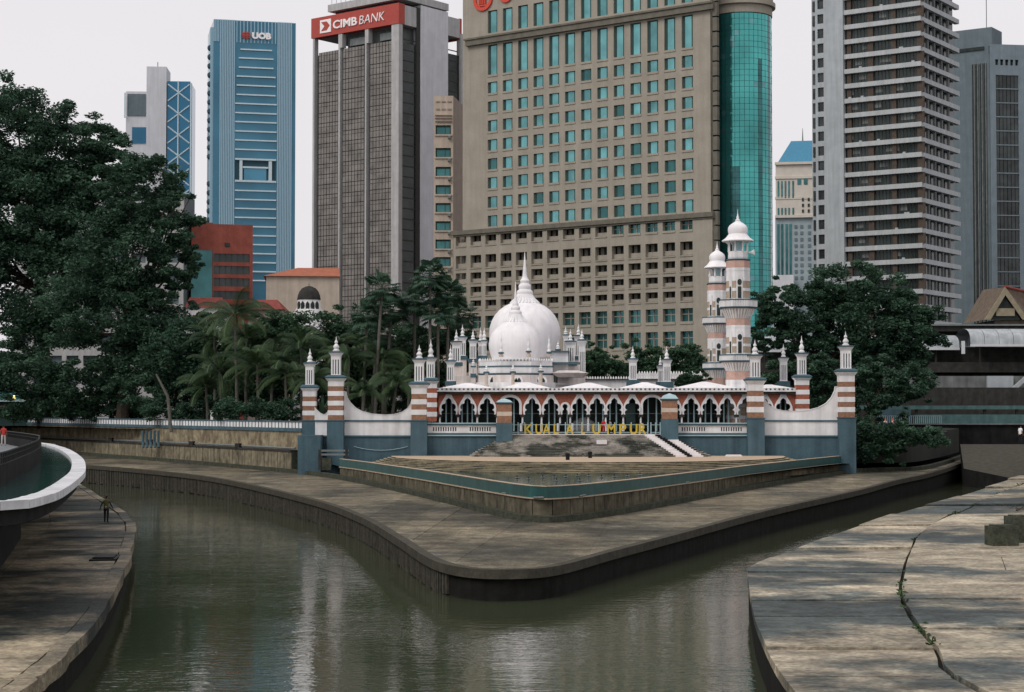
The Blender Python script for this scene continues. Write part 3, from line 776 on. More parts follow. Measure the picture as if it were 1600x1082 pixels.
for a, b in zip(CRs, CRs[1:]):
    L = (b-a).length
    for _ in range(int(L*14*random.choice([0, 0, 0, 0.1, 0.7]))):
        t = random.random(); p = a.lerp(b, t)
        wp.append((p.x+random.gauss(0, 0.1), p.y+random.gauss(0, 0.1), 1.5+abs(random.gauss(0, 0.09))))
wp = np.array(wp); me = leaf_mesh('weeds', wp, 0.12, None); me.materials.append(M['weed']); set_tint(me, rng.random(len(wp)))
o = obj('weeds', me); tag(o, 'thin green weeds growing in the crack between the bank slabs', 'weeds', kind='stuff')

# ---- right upper terrace and far river walls
s = MB(); s.prism([(40, 120), (46.5, 160), (80, 262), (300, 262), (300, 90), (60, 90)], 1.0, 5.95); structure(s.build('terrace', M['dark']))
par = thing('terrace_parapet', 'dark parapet wall along the right bank terrace edge', 'parapet')
s = MB(); wall_along(s, [Vector((46.3, 160, 0)), Vector((80, 262, 0))], -0.3, 5.95, 6.55); s.build('coping', M['dark'], par)
s = MB(); s.prism([(xat(1505, 215), 215), (xat(1592, 205), 205), (xat(1640, 240), 240), (xat(1500, 240), 240)], -1, lambda x, y: 1.2+(y-205)*0.095); s.m[1] = 1; structure(s.build('bank_slope', [M['blackconc'], M['lip']]))
fw = thing('far_river_wall', 'dark retaining wall of the far right river bank below the railing', 'wall')
s = MB(); s.box(xat(1345, 272), xat(1720, 272), 272, 274, -1, zat(664, 272)); s.build('wall', M['blackconc'], fw)
s = MB(); s.box(xat(1345, 272), xat(1720, 272), 271.6, 274.1, zat(664, 272), zat(662, 272)); s.build('coping', M['conc_mid'], fw)
# ================================================================== MOSQUE GROUP
WY = 200.0                                   # river front wall
def W(px, Y): return xat(px, Y)
# ---- blue river wall with white panels
rw = thing('blue_river_wall', 'long blue painted wall with white panels along the mosque river front', 'wall')
zb, zt = 2.0, zat(657, WY)
x475, x1333 = W(474, WY), W(1333, WY)
s = MB()
z680, z660 = zat(681, WY), zat(659, WY)
s.box(x475, W(776, WY), WY+0.25, WY+0.9, zb, z680); s.box(W(1057, WY), x1333, WY+0.25, WY+0.9, zb, z680); s.box(W(776, WY), W(1057, WY), WY+1.4, WY+2.0, zb, TOPZ-0.2)
s.build('wall', M['bluewall'], rw)
s = MB(); s.box(x475-0.3, W(505, WY), WY-2.6, WY+0.25, zb-0.5, zat(680, WY)); s.build('corner_block', M['bluewall'], rw)
for a, b in ((492, 513), (538, 643), (1192, 1310)):
    s = MB(); s.box(W(a, WY), W(b, WY), WY+0.3, WY+0.8, z680+0.02, z660); s.build('white_panel', M['white'], rw)
    s = MB(); s.box(W(a, WY), W(b, WY), WY+0.18, WY+0.85, z660, z660+0.16); s.box(W(a, WY), W(b, WY), WY+0.12, WY+0.85, z680-0.16, z680+0.01); s.build('trim', M['bluetrim'], rw)
def swoop(pts):
    """white wall with a sagging top edge between pillars; pts = pixel outline of that edge"""
    P = [(W(x, WY), zat(y, WY)) for x, y in pts]
    s = MB(); s.xz([(P[0][0], z660+0.16)] + [(P[-1][0], z660+0.16)] + P[::-1], WY+0.35, WY+0.75)
    s.build('swoop_wall', M['white'], rw)
    c = MB()
    for (xa, za), (xb, zb_) in zip(P, P[1:]): c.xz([(xa, za), (xb, zb_), (xb, zb_+0.06), (xa, za+0.06)], WY+0.3, WY+0.8)
    c.build('coping', M['white'], rw)
swoop([(537,612),(540,613),(542,622),(547,630),(555,638),(565,643.5),(580,647.5),(600,649),(617,648),(628,644.5),(636,639),(641,631),(642,627),(644,627)])
swoop([(491,637),(494,641),(499,646),(504,648.5),(508,648),(511,645),(513,640)])
swoop([(1192,617),(1194,618),(1197,626),(1203,634),(1212,639.5),(1225,642.5),(1245,643.5),(1262,642),(1280,637.5),(1292,631),(1300,622),(1305,612),(1306,605),(1310,604.5)])
# pierced balustrades either side of the opening
for a, b in ((668, 775), (1057, 1168)):
    xa, xb = W(a, WY), W(b, WY)
    z1, z2 = zat(677, WY), zat(665, WY)
    cols = []; n = int((xb-xa)/0.26)
    for k in range(n):
        c = xa + (k+0.5)*(xb-xa)/n
        if k in (0, 1, n-1, n-2) or abs(k-n/2) < 3: continue
        cols.append((c-0.065, c+0.065))
    s = MB(); zm = (z1+z2)/2; grid_wall(s, xa, xb, z1, z2, cols, [(zm-0.22, zm+0.22)], WY+0.3, WY+0.42); s.build('pierced_panel', M['white'], rw)
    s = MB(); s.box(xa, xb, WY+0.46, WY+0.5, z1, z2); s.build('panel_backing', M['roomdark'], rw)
    s = MB(); s.box(xa, xb, WY+0.1, WY+0.9, zat(665, WY), zat(662.5, WY)); s.box(xa, xb, WY+0.12, WY+0.9, zat(683, WY), zat(677, WY)); s.build('rail', M['bluetrim'], rw)
    s = MB(); s.box(xa, xb, WY+0.05, WY+0.9, zat(662.4, WY), zat(661, WY)); s.build('rail_cap', M['paleblue'], rw)
    s = MB(); s.box(xa, xb, WY+0.06, WY+0.3, zat(681.5, WY), zat(680, WY)); s.build('string_course', M['paleblue'], rw)
s = MB(); s.tube([at(553+(637-553)*t/12, 698+ (1-(2*t/12-1)**2)*6, WY+0.15) for t in range(13)], 0.03, 5); s.build('cable', M['paleblue'], rw)

def finial(mb, cx, cy, z0, h, r, m=0):
    mb.lathe([(r*0.95, z0), (r, z0+h*0.08), (r*0.55, z0+h*0.16), (r*0.8, z0+h*0.26), (r*0.85, z0+h*0.33), (r*0.5, z0+h*0.46), (r*0.28, z0+h*0.52), (r*0.5, z0+h*0.6), (r*0.42, z0+h*0.68), (r*0.16, z0+h*0.76), (r*0.1, z0+h*0.9), (0.015, z0+h)], 10, cx, cy, m)
def slotted_turret(root, x, y, zbot, ztop, w, name='turret'):
    """white slotted shaft with flared head"""
    s = MB(); h = ztop-zbot
    s.box(x-w*0.5, x+w*0.5, y-w*0.5, y+w*0.5, zbot, zbot+h*0.72, 1)  # dark blue core puts the shadow inside the slots into the colour
    for sx in (-1, -0.33, 0.33, 1):
        for sy in (-1, 1):
            s.box(x+sx*w*0.8-w*0.15, x+sx*w*0.8+w*0.15, y+sy*w*0.8-w*0.15, y+sy*w*0.8+w*0.15, zbot, zbot+h*0.70)
    for sy in (-0.33, 0.33):
        for sx in (-1, 1):
            s.box(x+sx*w*0.8-w*0.15, x+sx*w*0.8+w*0.15, y+sy*w*0.8-w*0.15, y+sy*w*0.8+w*0.15, zbot, zbot+h*0.70)
    q = math.sqrt(2)
    s.lathe([(w*q*0.95, zbot+h*0.70), (w*q*0.97, zbot+h*0.84), (w*q*1.16, zbot+h*0.92), (w*q*1.45, zbot+h)], 4, x, y, 0, math.pi/4)
    s.lathe([(w*q*1.02, zbot-0.02), (w*q*0.98, zbot+h*0.05)], 4, x, y, 0, math.pi/4)
    return s.build(name, [M['white'], M['bluetrim']], root)

def pillar(px, half, y_pl, y_bt, y_co, y_tt, y_fin, Y, label, ped=True, cat='pillar', group=None, dark=False, name='gate_pillar', slim=0.66):
    w = half*Y/FPX; x = W(px, Y)
    t = thing(name, label, cat, (x, Y, zb if ped else zat(y_pl, Y)), 0, group)
    z0 = t.location.z; Z = lambda py: zat(py, Y)-z0
    if ped:
        s = MB(); s.box(-w*1.12, w*1.12, -w*1.12, w*1.12, -0.4, Z(y_pl)); s.build('pedestal', M['bluewall'], t)
        s = MB(); s.box(-w*1.2, w*1.2, -w*1.2, w*1.2, Z(y_pl), Z(y_pl)+0.1); s.build('pedestal_cap', M['bluetrim'], t)
    zlo = Z(y_pl)+0.1; zhi = Z(y_bt); n = max(3, round((y_pl-y_bt)/8.2))
    if n % 2 == 0: n += 1
    dz = (zhi-zlo)/n
    for k in range(n):
        s = MB()
        if k % 2 == 0: s.box(-w, w, -w, w, zlo+k*dz, zlo+(k+1)*dz-0.004); s.build('brick_band', M['redbrick'] if dark else M['brick'], t)
        else: s.box(-w*1.03, w*1.03, -w*1.03, w*1.03, zlo+k*dz, zlo+(k+1)*dz-0.004); s.build('white_band', M['white'], t)
    q = math.sqrt(2); zc = Z(y_co)
    s = MB(); s.lathe([(w*q, zhi), (w*q*1.02, zhi+(zc-zhi)*0.55), (w*q*1.36, zc-0.12)], 4, 0, 0, 0, math.pi/4); s.build('capital', M['white'], t)
    s = MB(); s.lathe([(w*q*1.38, zc-0.12), (w*q*1.45, zc+0.02), (w*q*1.0, zc+0.25)], 4, 0, 0, 0, math.pi/4); s.build('cornice', M['bluetrim'], t)
    wt = w*slim; ztt = Z(y_tt)
    tu = slotted_turret(t, 0, 0, zc+0.2, ztt-0.12, wt)
    s = MB(); s.lathe([(wt*q*1.5, ztt-0.12), (wt*q*1.55, ztt), (wt*q*0.7, ztt+0.06)], 4, 0, 0, 0, math.pi/4); s.build('turret_cap', M['bluetrim'], tu)
    s = MB(); finial(s, 0, 0, ztt+0.03, Z(y_fin)-ztt-0.03, wt*0.72); s.build('finial', M['white'], tu, smooth=True)
    return t
G = 'striped brick pillars on the river front'
pillar(484, 10, 658, 620, 605, 567, 545, WY+1.2, 'smaller brown and white striped pillar at the left end of the blue wall', group=G)
pillar(525, 11.5, 658, 604, 590, 550, 526, WY, 'tall brown and white striped pillar left of the white sagging wall', group=G)
pillar(655, 11.5, 658, 616, 600, 561, 539, WY, 'striped pillar between the left sagging wall and the arcade balustrade', group=G)
pillar(673, 9.5, 660, 607, 594, 559, 530, WY+5.5, 'darker red striped pillar tucked behind at the arcade left end', ped=False, group=G, dark=True, slim=0.7)
pillar(1180, 11.5, 654.5, 611, 593.5, 555, 531, WY, 'striped pillar right of the arcade with its turret in front of the minaret', group=G)
pillar(1253, 10, 655, 602, 589, 552, 525, WY+8, 'dark red striped pillar behind the right sagging wall', ped=False, group=G, dark=True)
pillar(1322, 11.5, 653.5, 597, 580, 541, 518, WY, 'tallest striped pillar at the right end of the blue wall', group=G)
def short_pier(px, y_cap, y_top, y_base, label):
    w = 11.5*WY/FPX; x = W(px, WY-0.2); t = thing('gate_pier', label, 'pier', (x, WY-0.2, zb), 0, 'short brick piers beside the opening')
    Z = lambda py: zat(py, WY)-zb
    s = MB(); s.box(-w*1.1, w*1.1, -w*1.1, w*1.1, 0, Z(y_base)); s.build('pedestal', M['bluewall'], t)
    za, zc = Z(y_base), Z(y_top); d = zc-za
    for f0, f1, mm, nm in ((0, 0.37, 'brick', 'brick_band'), (0.375, 0.6, 'cream', 'white_band'), (0.605, 1.0, 'brick', 'brick_band')):
        s = MB(); s.box(-w*(1 if mm == 'brick' else 1.02), w*(1 if mm == 'brick' else 1.02), -w, w, za+d*f0, za+d*f1); s.build(nm, M[mm], t)
    q = math.sqrt(2)
    s = MB(); s.lathe([(w*q*1.05, zc), (w*q*1.2, zc+0.12), (w*q*1.2, zc+0.22)], 4, 0, 0, 0, math.pi/4); s.build('cornice', M['bluetrim'], t)
    s = MB(); s.lathe([(w*q*1.12, zc+0.22), (w*q*0.8, zc+(Z(y_cap)-zc)*0.7), (0.05, Z(y_cap))], 4, 0, 0, 0, math.pi/4); s.build('cap', M['paleblue'], t)
short_pier(788, 623, 632, 661, 'short brick pier with pale cap at the left of the opening')
short_pier(1046, 615, 626.5, 655, 'short brick pier with pale cap at the right of the opening')

# ---- arcade
AY = 208.0
arc = thing('arcade', 'red brick arcade with white scalloped arches and low white roofs', 'arcade', (0, 0, COURT_Z))
def A(px): return W(px, AY)
ZB = zat(662, AY); ZT = zat(616.5, AY); HH = ZT-ZB
k_ = HH/3.3
prof_in = [(0.80,1.02),(0.86,1.15),(0.85,1.32),(0.76,1.46),(0.58,1.54),(0.74,1.60),(0.83,1.76),(0.83,1.95),(0.76,2.12),(0.61,2.22),(0.44,2.24),(0.36,2.34),(0.37,2.50),(0.30,2.65),(0.18,2.76),(0.07,2.83),(0,2.92)]
prof_out = [(1.00,1.02),(1.02,1.15),(1.05,1.32),(1.07,1.46),(1.08,1.54),(1.08,1.62),(1.06,1.78),(1.02,1.98),(0.95,2.18),(0.86,2.36),(0.77,2.52),(0.67,2.66),(0.58,2.80),(0.50,2.93),(0.43,3.06),(0.36,3.2),(0.33,3.3)]
def arch_mesh(sc=1.0):
    inn = [(x*sc, z*k_) for x, z in prof_in]; out = [(x*sc, z*k_) for x, z in prof_out]
    L_in = [(-x, z) for x, z in inn]; L_out = [(-x, z) for x, z in out]
    s = MB(); s.band(L_in + inn[::-1][1:], L_out + [(0, out[-1][1])] + out[::-1][1:], 0, 0.35) if False else None
    a = L_in + [(-0.001, inn[-1][1]+0.0)] + inn[::-1]
    b = L_out + [(0, out[-1][1])] + out[::-1]
    s.band(a, b, 0, 0.35)
    return s.mesh('arch', M['white'])
arch_me = arch_mesh(0.98)
def round_arch_mesh(ro, ri, zc, zbot):
    n = 18
    o = [(-ro, zbot)] + [(-ro*math.cos(math.pi*j/n), zc+(ZT-ZB-zc)*math.sin(math.pi*j/n)) for j in range(n+1)] + [(ro, zbot)]
    i_ = [(-ri, zbot)] + [(-ri*math.cos(math.pi*j/n), zc+(ZT-ZB-zc-0.33)*math.sin(math.pi*j/n)) for j in range(n+1)] + [(ri, zbot)]
    s = MB(); s.band(i_, o, 0, 0.35); return s.mesh('round_arch', M['white']), o
key_me_, key_o = None, None
def key_arch_mesh():
    inn = [(-0.30, 1.02*k_), (-0.32, 1.25*k_), (-0.28, 1.45*k_), (-0.14, 1.6*k_)] + [(-0.29*math.cos(a), (1.9+0.29*math.sin(a))*k_) for a in [R(-50+280*j/10) - R(0) for j in range(0)]]
    circ = [(0.29*math.cos(R(230-280*j/12)), (1.92+0.29*math.sin(R(230-280*j/12)))*k_) for j in range(13)]
    inn = inn + circ + [(0.14, 1.6*k_), (0.28, 1.45*k_), (0.32, 1.25*k_), (0.30, 1.02*k_)]
    out = [(-0.5, 1.02*k_), (-0.52, 1.25*k_), (-0.54, 1.45*k_), (-0.55, 1.6*k_)]
    n = 13
    out += [(0.56*math.cos(R(180-180*j/12)), (1.85+0.58*math.sin(R(180-180*j/12)))*k_) for j in range(13)]
    out += [(0.55, 1.6*k_), (0.54, 1.45*k_), (0.52, 1.25*k_), (0.5, 1.02*k_)]
    s = MB(); s.band(inn, out, 0, 0.35); return s.mesh('arch', M['white'])
arches = [(701,'s'),(730.5,'s'),(761,'s'),(797,'r'),(831.5,'s'),(861,'s'),(883,'k'),(905.5,'s'),(933,'s'),(960,'s'),(988,'s'),(1019,'r'),(1051,'s'),(1080,'s'),(1109,'s'),(1136.5,'s'),(1165,'s'),(1195,'s'),(1224,'s')]
rme, _ = round_arch_mesh(1.33, 1.05, 2.15*k_, 1.02*k_)
kme = key_arch_mesh()
def outer_x(kind, z):     # half width of the white band at height z
    if kind == 's':
        zs = [q[1]*k_ for q in prof_out]; xs = [q[0]*0.98 for q in prof_out]
        return float(np.interp(z, zs, xs))
    if kind == 'r':
        zc = 2.15*k_; h = HH-zc
        return 1.33 if z < zc else 1.33*math.sqrt(max(0, 1-((z-zc)/h)**2))
    zc = 1.85*k_; h = 0.58*k_
    return 0.55 if z < zc else (0.56*math.sqrt(max(0, 1-((z-zc)/h)**2)) if z < zc+h else 0.0)
zo = ZB-COURT_Z
colme = None
s = MB(); s.lathe([(0.11, 0), (0.10, 0.72*k_)], 8); col_me = s.mesh('column', M['white'])
s = MB(); s.box(-0.27, 0.27, -0.02, 0.34, 0.72*k_, 0.95*k_); s.box(-0.2, 0.2, 0.0, 0.32, 0.95*k_, 1.02*k_); cap_me = s.mesh('capital', M['dark'])
for px_, kd in arches:
    obj('arch', {'s': arch_me, 'r': rme, 'k': kme}[kd], arc, (A(px_), AY, zo))
edges = [(arches[0][0]-16, None)] + arches + [(1244, None)]
for (pa, ka), (pb, kb) in zip(edges, edges[1:]):
    xa, xb = A(pa), A(pb)
    zs = np.linspace(1.05*k_, HH, 26); Lc, Rc = [], []
    for z in zs:
        l = xa + (outer_x(ka, z) if ka else 0); r = xb - (outer_x(kb, z) if kb else 0)
        if r - l < 0.01: m_ = (l+r)/2; l = r = m_
        Lc.append((l, z)); Rc.append((r, z))
    s = MB(); s.band(Lc, Rc, 0.06, 0.3); s.build('spandrel', M['redbrick'], arc, (0, AY, zo))
    mid = (xa + (outer_x(ka, 1.2*k_) if ka else 0) + xb - (outer_x(kb, 1.2*k_) if kb else 0))/2
    if ka and kb:
        obj('column', col_me, arc, (mid, AY+0.15, zo)); obj('capital', cap_me, arc, (mid, AY, zo))
for mid in (A(686), ):
    obj('column', col_me, arc, (mid+0.1, AY+0.15, zo)); obj('capital', cap_me, arc, (mid+0.1, AY, zo))
# columns carry on down to the courtyard in the opening
s = MB(); s.lathe([(0.16, -1.2), (0.15, 0.0)], 8); base_me = s.mesh('column_base', M['white'])
for (pa, ka), (pb, kb) in zip(arches, arches[1:]):
    if 780 < pa < 1040: obj('column_base', base_me, arc, ((A(pa)+A(pb))/2, AY+0.15, zo))
# floor, back wall, ceiling, gutter, parapet
xL, xR = A(681), A(1247)
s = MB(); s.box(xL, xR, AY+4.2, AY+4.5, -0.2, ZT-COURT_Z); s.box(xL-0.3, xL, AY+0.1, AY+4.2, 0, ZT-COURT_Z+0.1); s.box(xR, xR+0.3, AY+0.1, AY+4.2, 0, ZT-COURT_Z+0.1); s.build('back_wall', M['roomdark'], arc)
s = MB(); s.box(xL, xR, AY-0.3, AY+4.2, -0.25, 0.0); s.build('floor', M['dark'], arc)
s = MB(); s.box(xL-0.4, xR+0.4, AY-0.45, AY+4.6, ZT-COURT_Z+0.02, zat(612.5, AY)-COURT_Z); s.build('gutter', M['dark'], arc)
zp0, zp1 = zat(612.3, AY)-COURT_Z, zat(606.5, AY)-COURT_Z
n = 84; cols = [(xL + (k+0.28)*(xR-xL)/n, xL + (k+0.72)*(xR-xL)/n) for k in range(n)]
s = MB(); grid_wall(s, xL-0.5, xR+0.5, zp0, zp1, cols, [(zp0+0.16, zp0+0.36)], AY-0.6, AY-0.45); s.box(xL-0.4, xR+0.4, AY-0.42, AY-0.36, zp0, zp1, 1); s.build('parapet', [M['white'], M['steel']], arc)
peaks = [(682,730,777,599.5),(777,821,866,598.5),(866,921,962,599),(962,1010,1048,598.5),(1048,1104,1160,597.5),(1160,1206,1246,602)]
for a, pk, b, yy in peaks:
    xa, xp, xb = A(a), A(pk), A(b); zt_ = zat(yy-0.8, AY+2.2)-COURT_Z
    s = MB(); y0, y1 = AY-0.35, AY+4.6
    s.add([(xa, y0, zp1-0.1), (xb, y0, zp1-0.1), (xb, y1, zp1-0.1), (xa, y1, zp1-0.1), (xp-0.3, AY+2.2, zt_), (xp+0.3, AY+2.2, zt_)],
          [(0, 1, 5, 4), (1, 2, 5), (2, 3, 4, 5), (3, 0, 4), (3, 2, 1, 0)])
    s.build('roof', M['dome'], arc)
# pale poles seen through the arches
s = MB(); s.box(-0.075, 0.075, -0.075, 0.075, 0, ZT-COURT_Z); pole_me = s.mesh('pole', M['paleblue'])
for i_, px_ in enumerate([696.5,705,721.5,730,737.5,761.5,803,831.5,858,867,887,902,911,932,943,954,964,1014,1027,1059,1077,1086,1104,1113,1133,1140,1158,1222,1230]):
    obj('pole', pole_me, arc, (A(px_), AY+1.3, 0))
s = MB(); s.box(xL, xR, AY+1.25, AY+1.3, zat(647, AY)-COURT_Z, zat(646.3, AY)-COURT_Z); s.build('wire', M['steel'], arc)
for px_ in (827, 988):
    s = MB(); s.box(-0.55, 0.55, 0, 0.12, 0, 2.9); s.build('green_door', M['teal'], arc, (A(px_)-(0.3 if px_ < 900 else 0), AY+3, 0.3))

# ---- prayer hall: body, drum, domes, turrets
HY = 214.0
hall = thing('prayer_hall', 'white domed prayer hall with turrets rising behind the arcade', 'mosque', (W(812, HY), HY, COURT_Z))
hx = hall.location.x
def X(px, Y): return W(px, Y)-hx
def Zc(py, Y): return zat(py, Y)-COURT_Z
def Yl(Y): return Y-HY
# body
s = MB(); s.prism([(X(706, 222), 10), (X(748, 214), 1.6), (X(783, 213), -1.0), (X(828, 213), -1.0), (X(864, 214), 1.6), (X(917, 222), 8), (X(917, 240), 26), (X(700, 240), 26)], 0, Zc(586, 213)); s.build('body', M['pinkwhite'], hall)
s = MB(); s.prism([(X(744, 214), 1.3), (X(782, 213), -1.3), (X(829, 213), -1.3), (X(868, 214), 1.3), (X(880, 222), 9), (X(740, 222), 9)], 0, Zc(597.5, 212.5)); s.build('plinth', M['white'], hall)
# drum in tiers
def tier(rpx, y0, y1, m, name, cx=806, Y=218, flat=None):
    r = rpx*Y/FPX/math.cos(math.pi/8)
    s = MB(); s.lathe([(r, Zc(y0, 212)), (r, Zc(y1, 212))], 8, X(cx, Y), Yl(Y), 0, math.pi/8); return s.build(name, M[m], hall)
tier(57, 588, 584.5, 'bluetrim', 'cornice'); tier(58.5, 584.5, 582.6, 'bluetrim', 'cornice')
tier(57, 582.6, 573, 'white', 'drum'); tier(58, 573, 571, 'bluetrim', 'cornice'); tier(56.5, 571, 563.5, 'white', 'parapet')
# crenellation
cr = MB()
r8 = 56.6*218/FPX/math.cos(math.pi/8)
for k in range(8):
    a0, a1 = math.pi/8+k*math.pi/4, math.pi/8+(k+1)*math.pi/4
    for j in range(9):
        t = (j+0.5)/9; x = X(806, 218)+r8*(math.cos(a0)*(1-t)+math.cos(a1)*t); y = Yl(218)+r8*(math.sin(a0)*(1-t)+math.sin(a1)*t)
        cr.lathe([(0.13, Zc(563.6, 212)), (0.13, Zc(563.6, 212)+0.18), (0.02, Zc(563.6, 212)+0.36)], 4, x, y, 0, math.pi/4)
stuff(cr.build('crenellation', M['white'], hall))
# twin windows with white frames
for px_, y_, off in ((768.5, 582, 0.15), (802, 580, -1.02), (811, 580, -1.02), (838.5, 582, 0.05), (849, 582, 0.6), (772.5, 582, 0.15)):
    fr = MB(); w_ = 0.26; zz0 = Zc(587, 213) - 0.15
    pts = [(-w_*1.8, -1.3), (w_*1.8, -1.3), (w_*1.8, -0.35), (w_*1.2, -0.05), (0, 0.12), (-w_*1.2, -0.05), (-w_*1.8, -0.35)]
    fr.xz(pts, -0.16, 0.05); f_ = fr.build('window', M['white'], hall, (X(px_, 213), off, zz0))
    pn = MB(); pn.xz([(-w_*0.8, -1.15), (w_*0.8, -1.15), (w_*0.8, -0.4), (0, -0.08), (-w_*0.8, -0.4)], -0.2, -0.1); pn.build('pane', M['roomdark'], f_)
for px_ in (867, 870.5):
    s = MB(); s.box(-0.12, 0.12, -0.1, 0.1, 0, 1.3); s.build('slit_window', M['roomdark'], hall, (X(px_, 214), 1.9, Zc(598, 214)))
# banding on the body
s = MB()
for yy in (589.5, 593.5):
    pass
s.prism([(X(705, 222), 9.8), (X(747, 214), 1.4), (X(783, 213), -1.2), (X(828, 213), -1.2), (X(865, 214), 1.4), (X(918, 222), 7.8), (X(918, 226), 12), (X(704, 226), 14)], Zc(601, 213), Zc(597.8, 213)); s.build('string_course', M['white'], hall)
def dome(cx, Y, pts, name='dome'):
    s = MB(); s.lathe([(r*Y/FPX, Zc(y, Y)) for r, y in pts], 32, X(cx, Y), Yl(Y)); return s.build(name, M['dome'], hall, smooth=True)
def dome_top(d, cx, Y, pts, collar, name='spire'):
    s = MB(); s.lathe([(r*Y/FPX, Zc(y, Y)) for r, y in pts], 16, X(cx, Y), Yl(Y)); s.build(name, M['dome'], d, smooth=True)
    # petals around the collar
    r0, r1, ya, yb, n = collar
    s = MB()
    for j in range(n):
        a = 2*math.pi*j/n; x0, y0 = X(cx, Y), Yl(Y)
        s.tube([(x0+math.cos(a)*r0*Y/FPX, y0+math.sin(a)*r0*Y/FPX, Zc(ya, Y)), (x0+math.cos(a)*(r0*0.45+r1*0.55)*0.96*Y/FPX, y0+math.sin(a)*(r0*0.45+r1*0.55)*0.96*Y/FPX, Zc(ya*0.5+yb*0.5, Y)), (x0+math.cos(a)*r1*Y/FPX, y0+math.sin(a)*r1*Y/FPX, Zc(yb, Y))], [0.16, 0.12, 0.07], 5)
    s.build('collar_petals', M['white'], d)
d1 = dome(820, 232, [(50,560),(52.5,548),(55,535),(56,523),(55,512),(52,502),(47,493),(40,485),(32,479),(23,474.5),(18,470),(15,465),(12.5,460)])
dome_top(d1, 820, 232, [(12,461),(13,458),(12,455),(9,452.5),(10,449),(9.5,446),(6.5,443),(7.5,439),(5,435.5),(3.6,432),(3.4,428),(2.6,420),(1.5,408),(0.4,394)], (22.5, 11, 474.8, 460, 26))
d2 = dome(805.5, 218, [(36,563),(39,555),(41.5,546),(42,538),(40.5,529),(37,521),(31.5,514),(25,509),(18.5,504),(14.5,499.5),(11,494.5),(9.5,491)])
dome_top(d2, 805.5, 218, [(9.5,491.5),(10,489),(9,486.5),(6.5,485),(7.5,482),(6.5,479.5),(4.5,478),(5,475.5),(3.6,473),(2.6,470),(2,466),(1.2,456),(0.4,440)], (17.5, 8.8, 504.5, 491, 22))
def hall_turret(px, Y, half, y_bot, y_top, y_fin, body_to=None):
    w = half*Y/FPX; x = X(px, Y); y = Yl(Y)
    t = obj('turret', None, hall, (x, y, 0))
    if body_to: s = MB(); s.box(-w*1.05, w*1.05, -w*1.05, w*1.05, Zc(body_to, Y), Zc(y_bot, Y)); s.build('base', M['pinkwhite'], t)
    if body_to: s = MB(); s.box(-w*1.3, w*1.3, -w*1.3, w*1.3, Zc(y_bot, Y)-0.45, Zc(y_bot, Y)); s.build('cornice', M['bluetrim'], t)
    slotted_turret(t, 0, 0, Zc(y_bot, Y), Zc(y_top, Y), w*0.9, 'shaft')
    q = math.sqrt(2)
    s = MB(); s.lathe([(w*q*1.2, Zc(y_top, Y)), (w*q*1.26, Zc(y_top, Y)+0.14), (w*q*0.6, Zc(y_top, Y)+0.2)], 4, 0, 0, 0, math.pi/4); s.build('cap', M['bluetrim'], t)
    s = MB(); finial(s, 0, 0, Zc(y_top, Y)+0.15, Zc(y_fin, Y)-Zc(y_top, Y)-0.15, max(0.28, w*0.5)); s.build('finial', M['white'], t, smooth=True)
for a in [(713,226,7.5,566.5,535.5,515,600),(722.5,230,6,556.5,528,507.5,600),(739,221,6,561,533,515.5,600),(751,232,4,556,535,511,600),(756.5,219,4,556,534,512,590),(704,217,6.5,596,565.5,539,606),
          (891.5,221,7.5,566,535,514,600),(884,230,4,556,525,510.5,600),(904,232,6.5,557,526,506.5,600),(909.5,226,6,590,533,514,606),(739.5,216,3.5,584,574,560,606)]:
    hall_turret(*a)
def pinnacle(px, Y, y0, y1, y2, half):
    w = half*Y/FPX; t = obj('pinnacle', None, hall, (X(px, Y), Yl(Y), 0))
    s = MB(); s.lathe([(w*1.2, Zc(y0, Y)), (w*1.2, Zc(y0, Y)+0.3), (w*0.8, Zc(y0, Y)+0.35), (w*0.8, Zc(y1, Y))], 8); s.build('shaft', M['cream'], t)
    s = MB(); s.lathe([(w*1.5, Zc(y1, Y)), (w*1.6, Zc(y1, Y)+0.12), (w*1.1, Zc(y1, Y)+0.2)], 8); s.build('cap', M['bluetrim'], t)
    s = MB(); finial(s, 0, 0, Zc(y1, Y)+0.18, Zc(y2, Y)-Zc(y1, Y)-0.18, w*1.1); s.build('finial', M['white'], t, smooth=True)
for a in [(760,211.5,606,583.5,569,3.2),(801.5,210.5,606,583,568,3.2),(845,211.5,606,582,567.5,3.2),(783,212.5,558,553,520,3),(826,212.5,558,551,520,3),(858,213.5,557,552.5,523,2.8),(872,220,556,548,533,3)]:
    pinnacle(*a)
# right wing of the hall
s = MB(); s.box(X(862, 219), X(888, 219), Yl(219), Yl(228), 0, Zc(551, 219)); s.build('wing', M['white'], hall)
s = MB(); s.box(X(860, 219), X(890, 219), Yl(218.6), Yl(228.2), Zc(551, 219), Zc(548.5, 219)); s.box(X(862, 219), X(906, 219), Yl(217.9), Yl(219), Zc(570, 219), Zc(566.5, 219)); s.build('wing_cornice', M['bluetrim'], hall)
s = MB(); s.lathe([(X(900, 216)-X(876, 216), Zc(590, 216)), (2.4, Zc(583, 216)), (1.2, Zc(579, 216))], 10, X(889, 216), Yl(217)); s.build('porch_cap', M['pinkwhite'], hall)
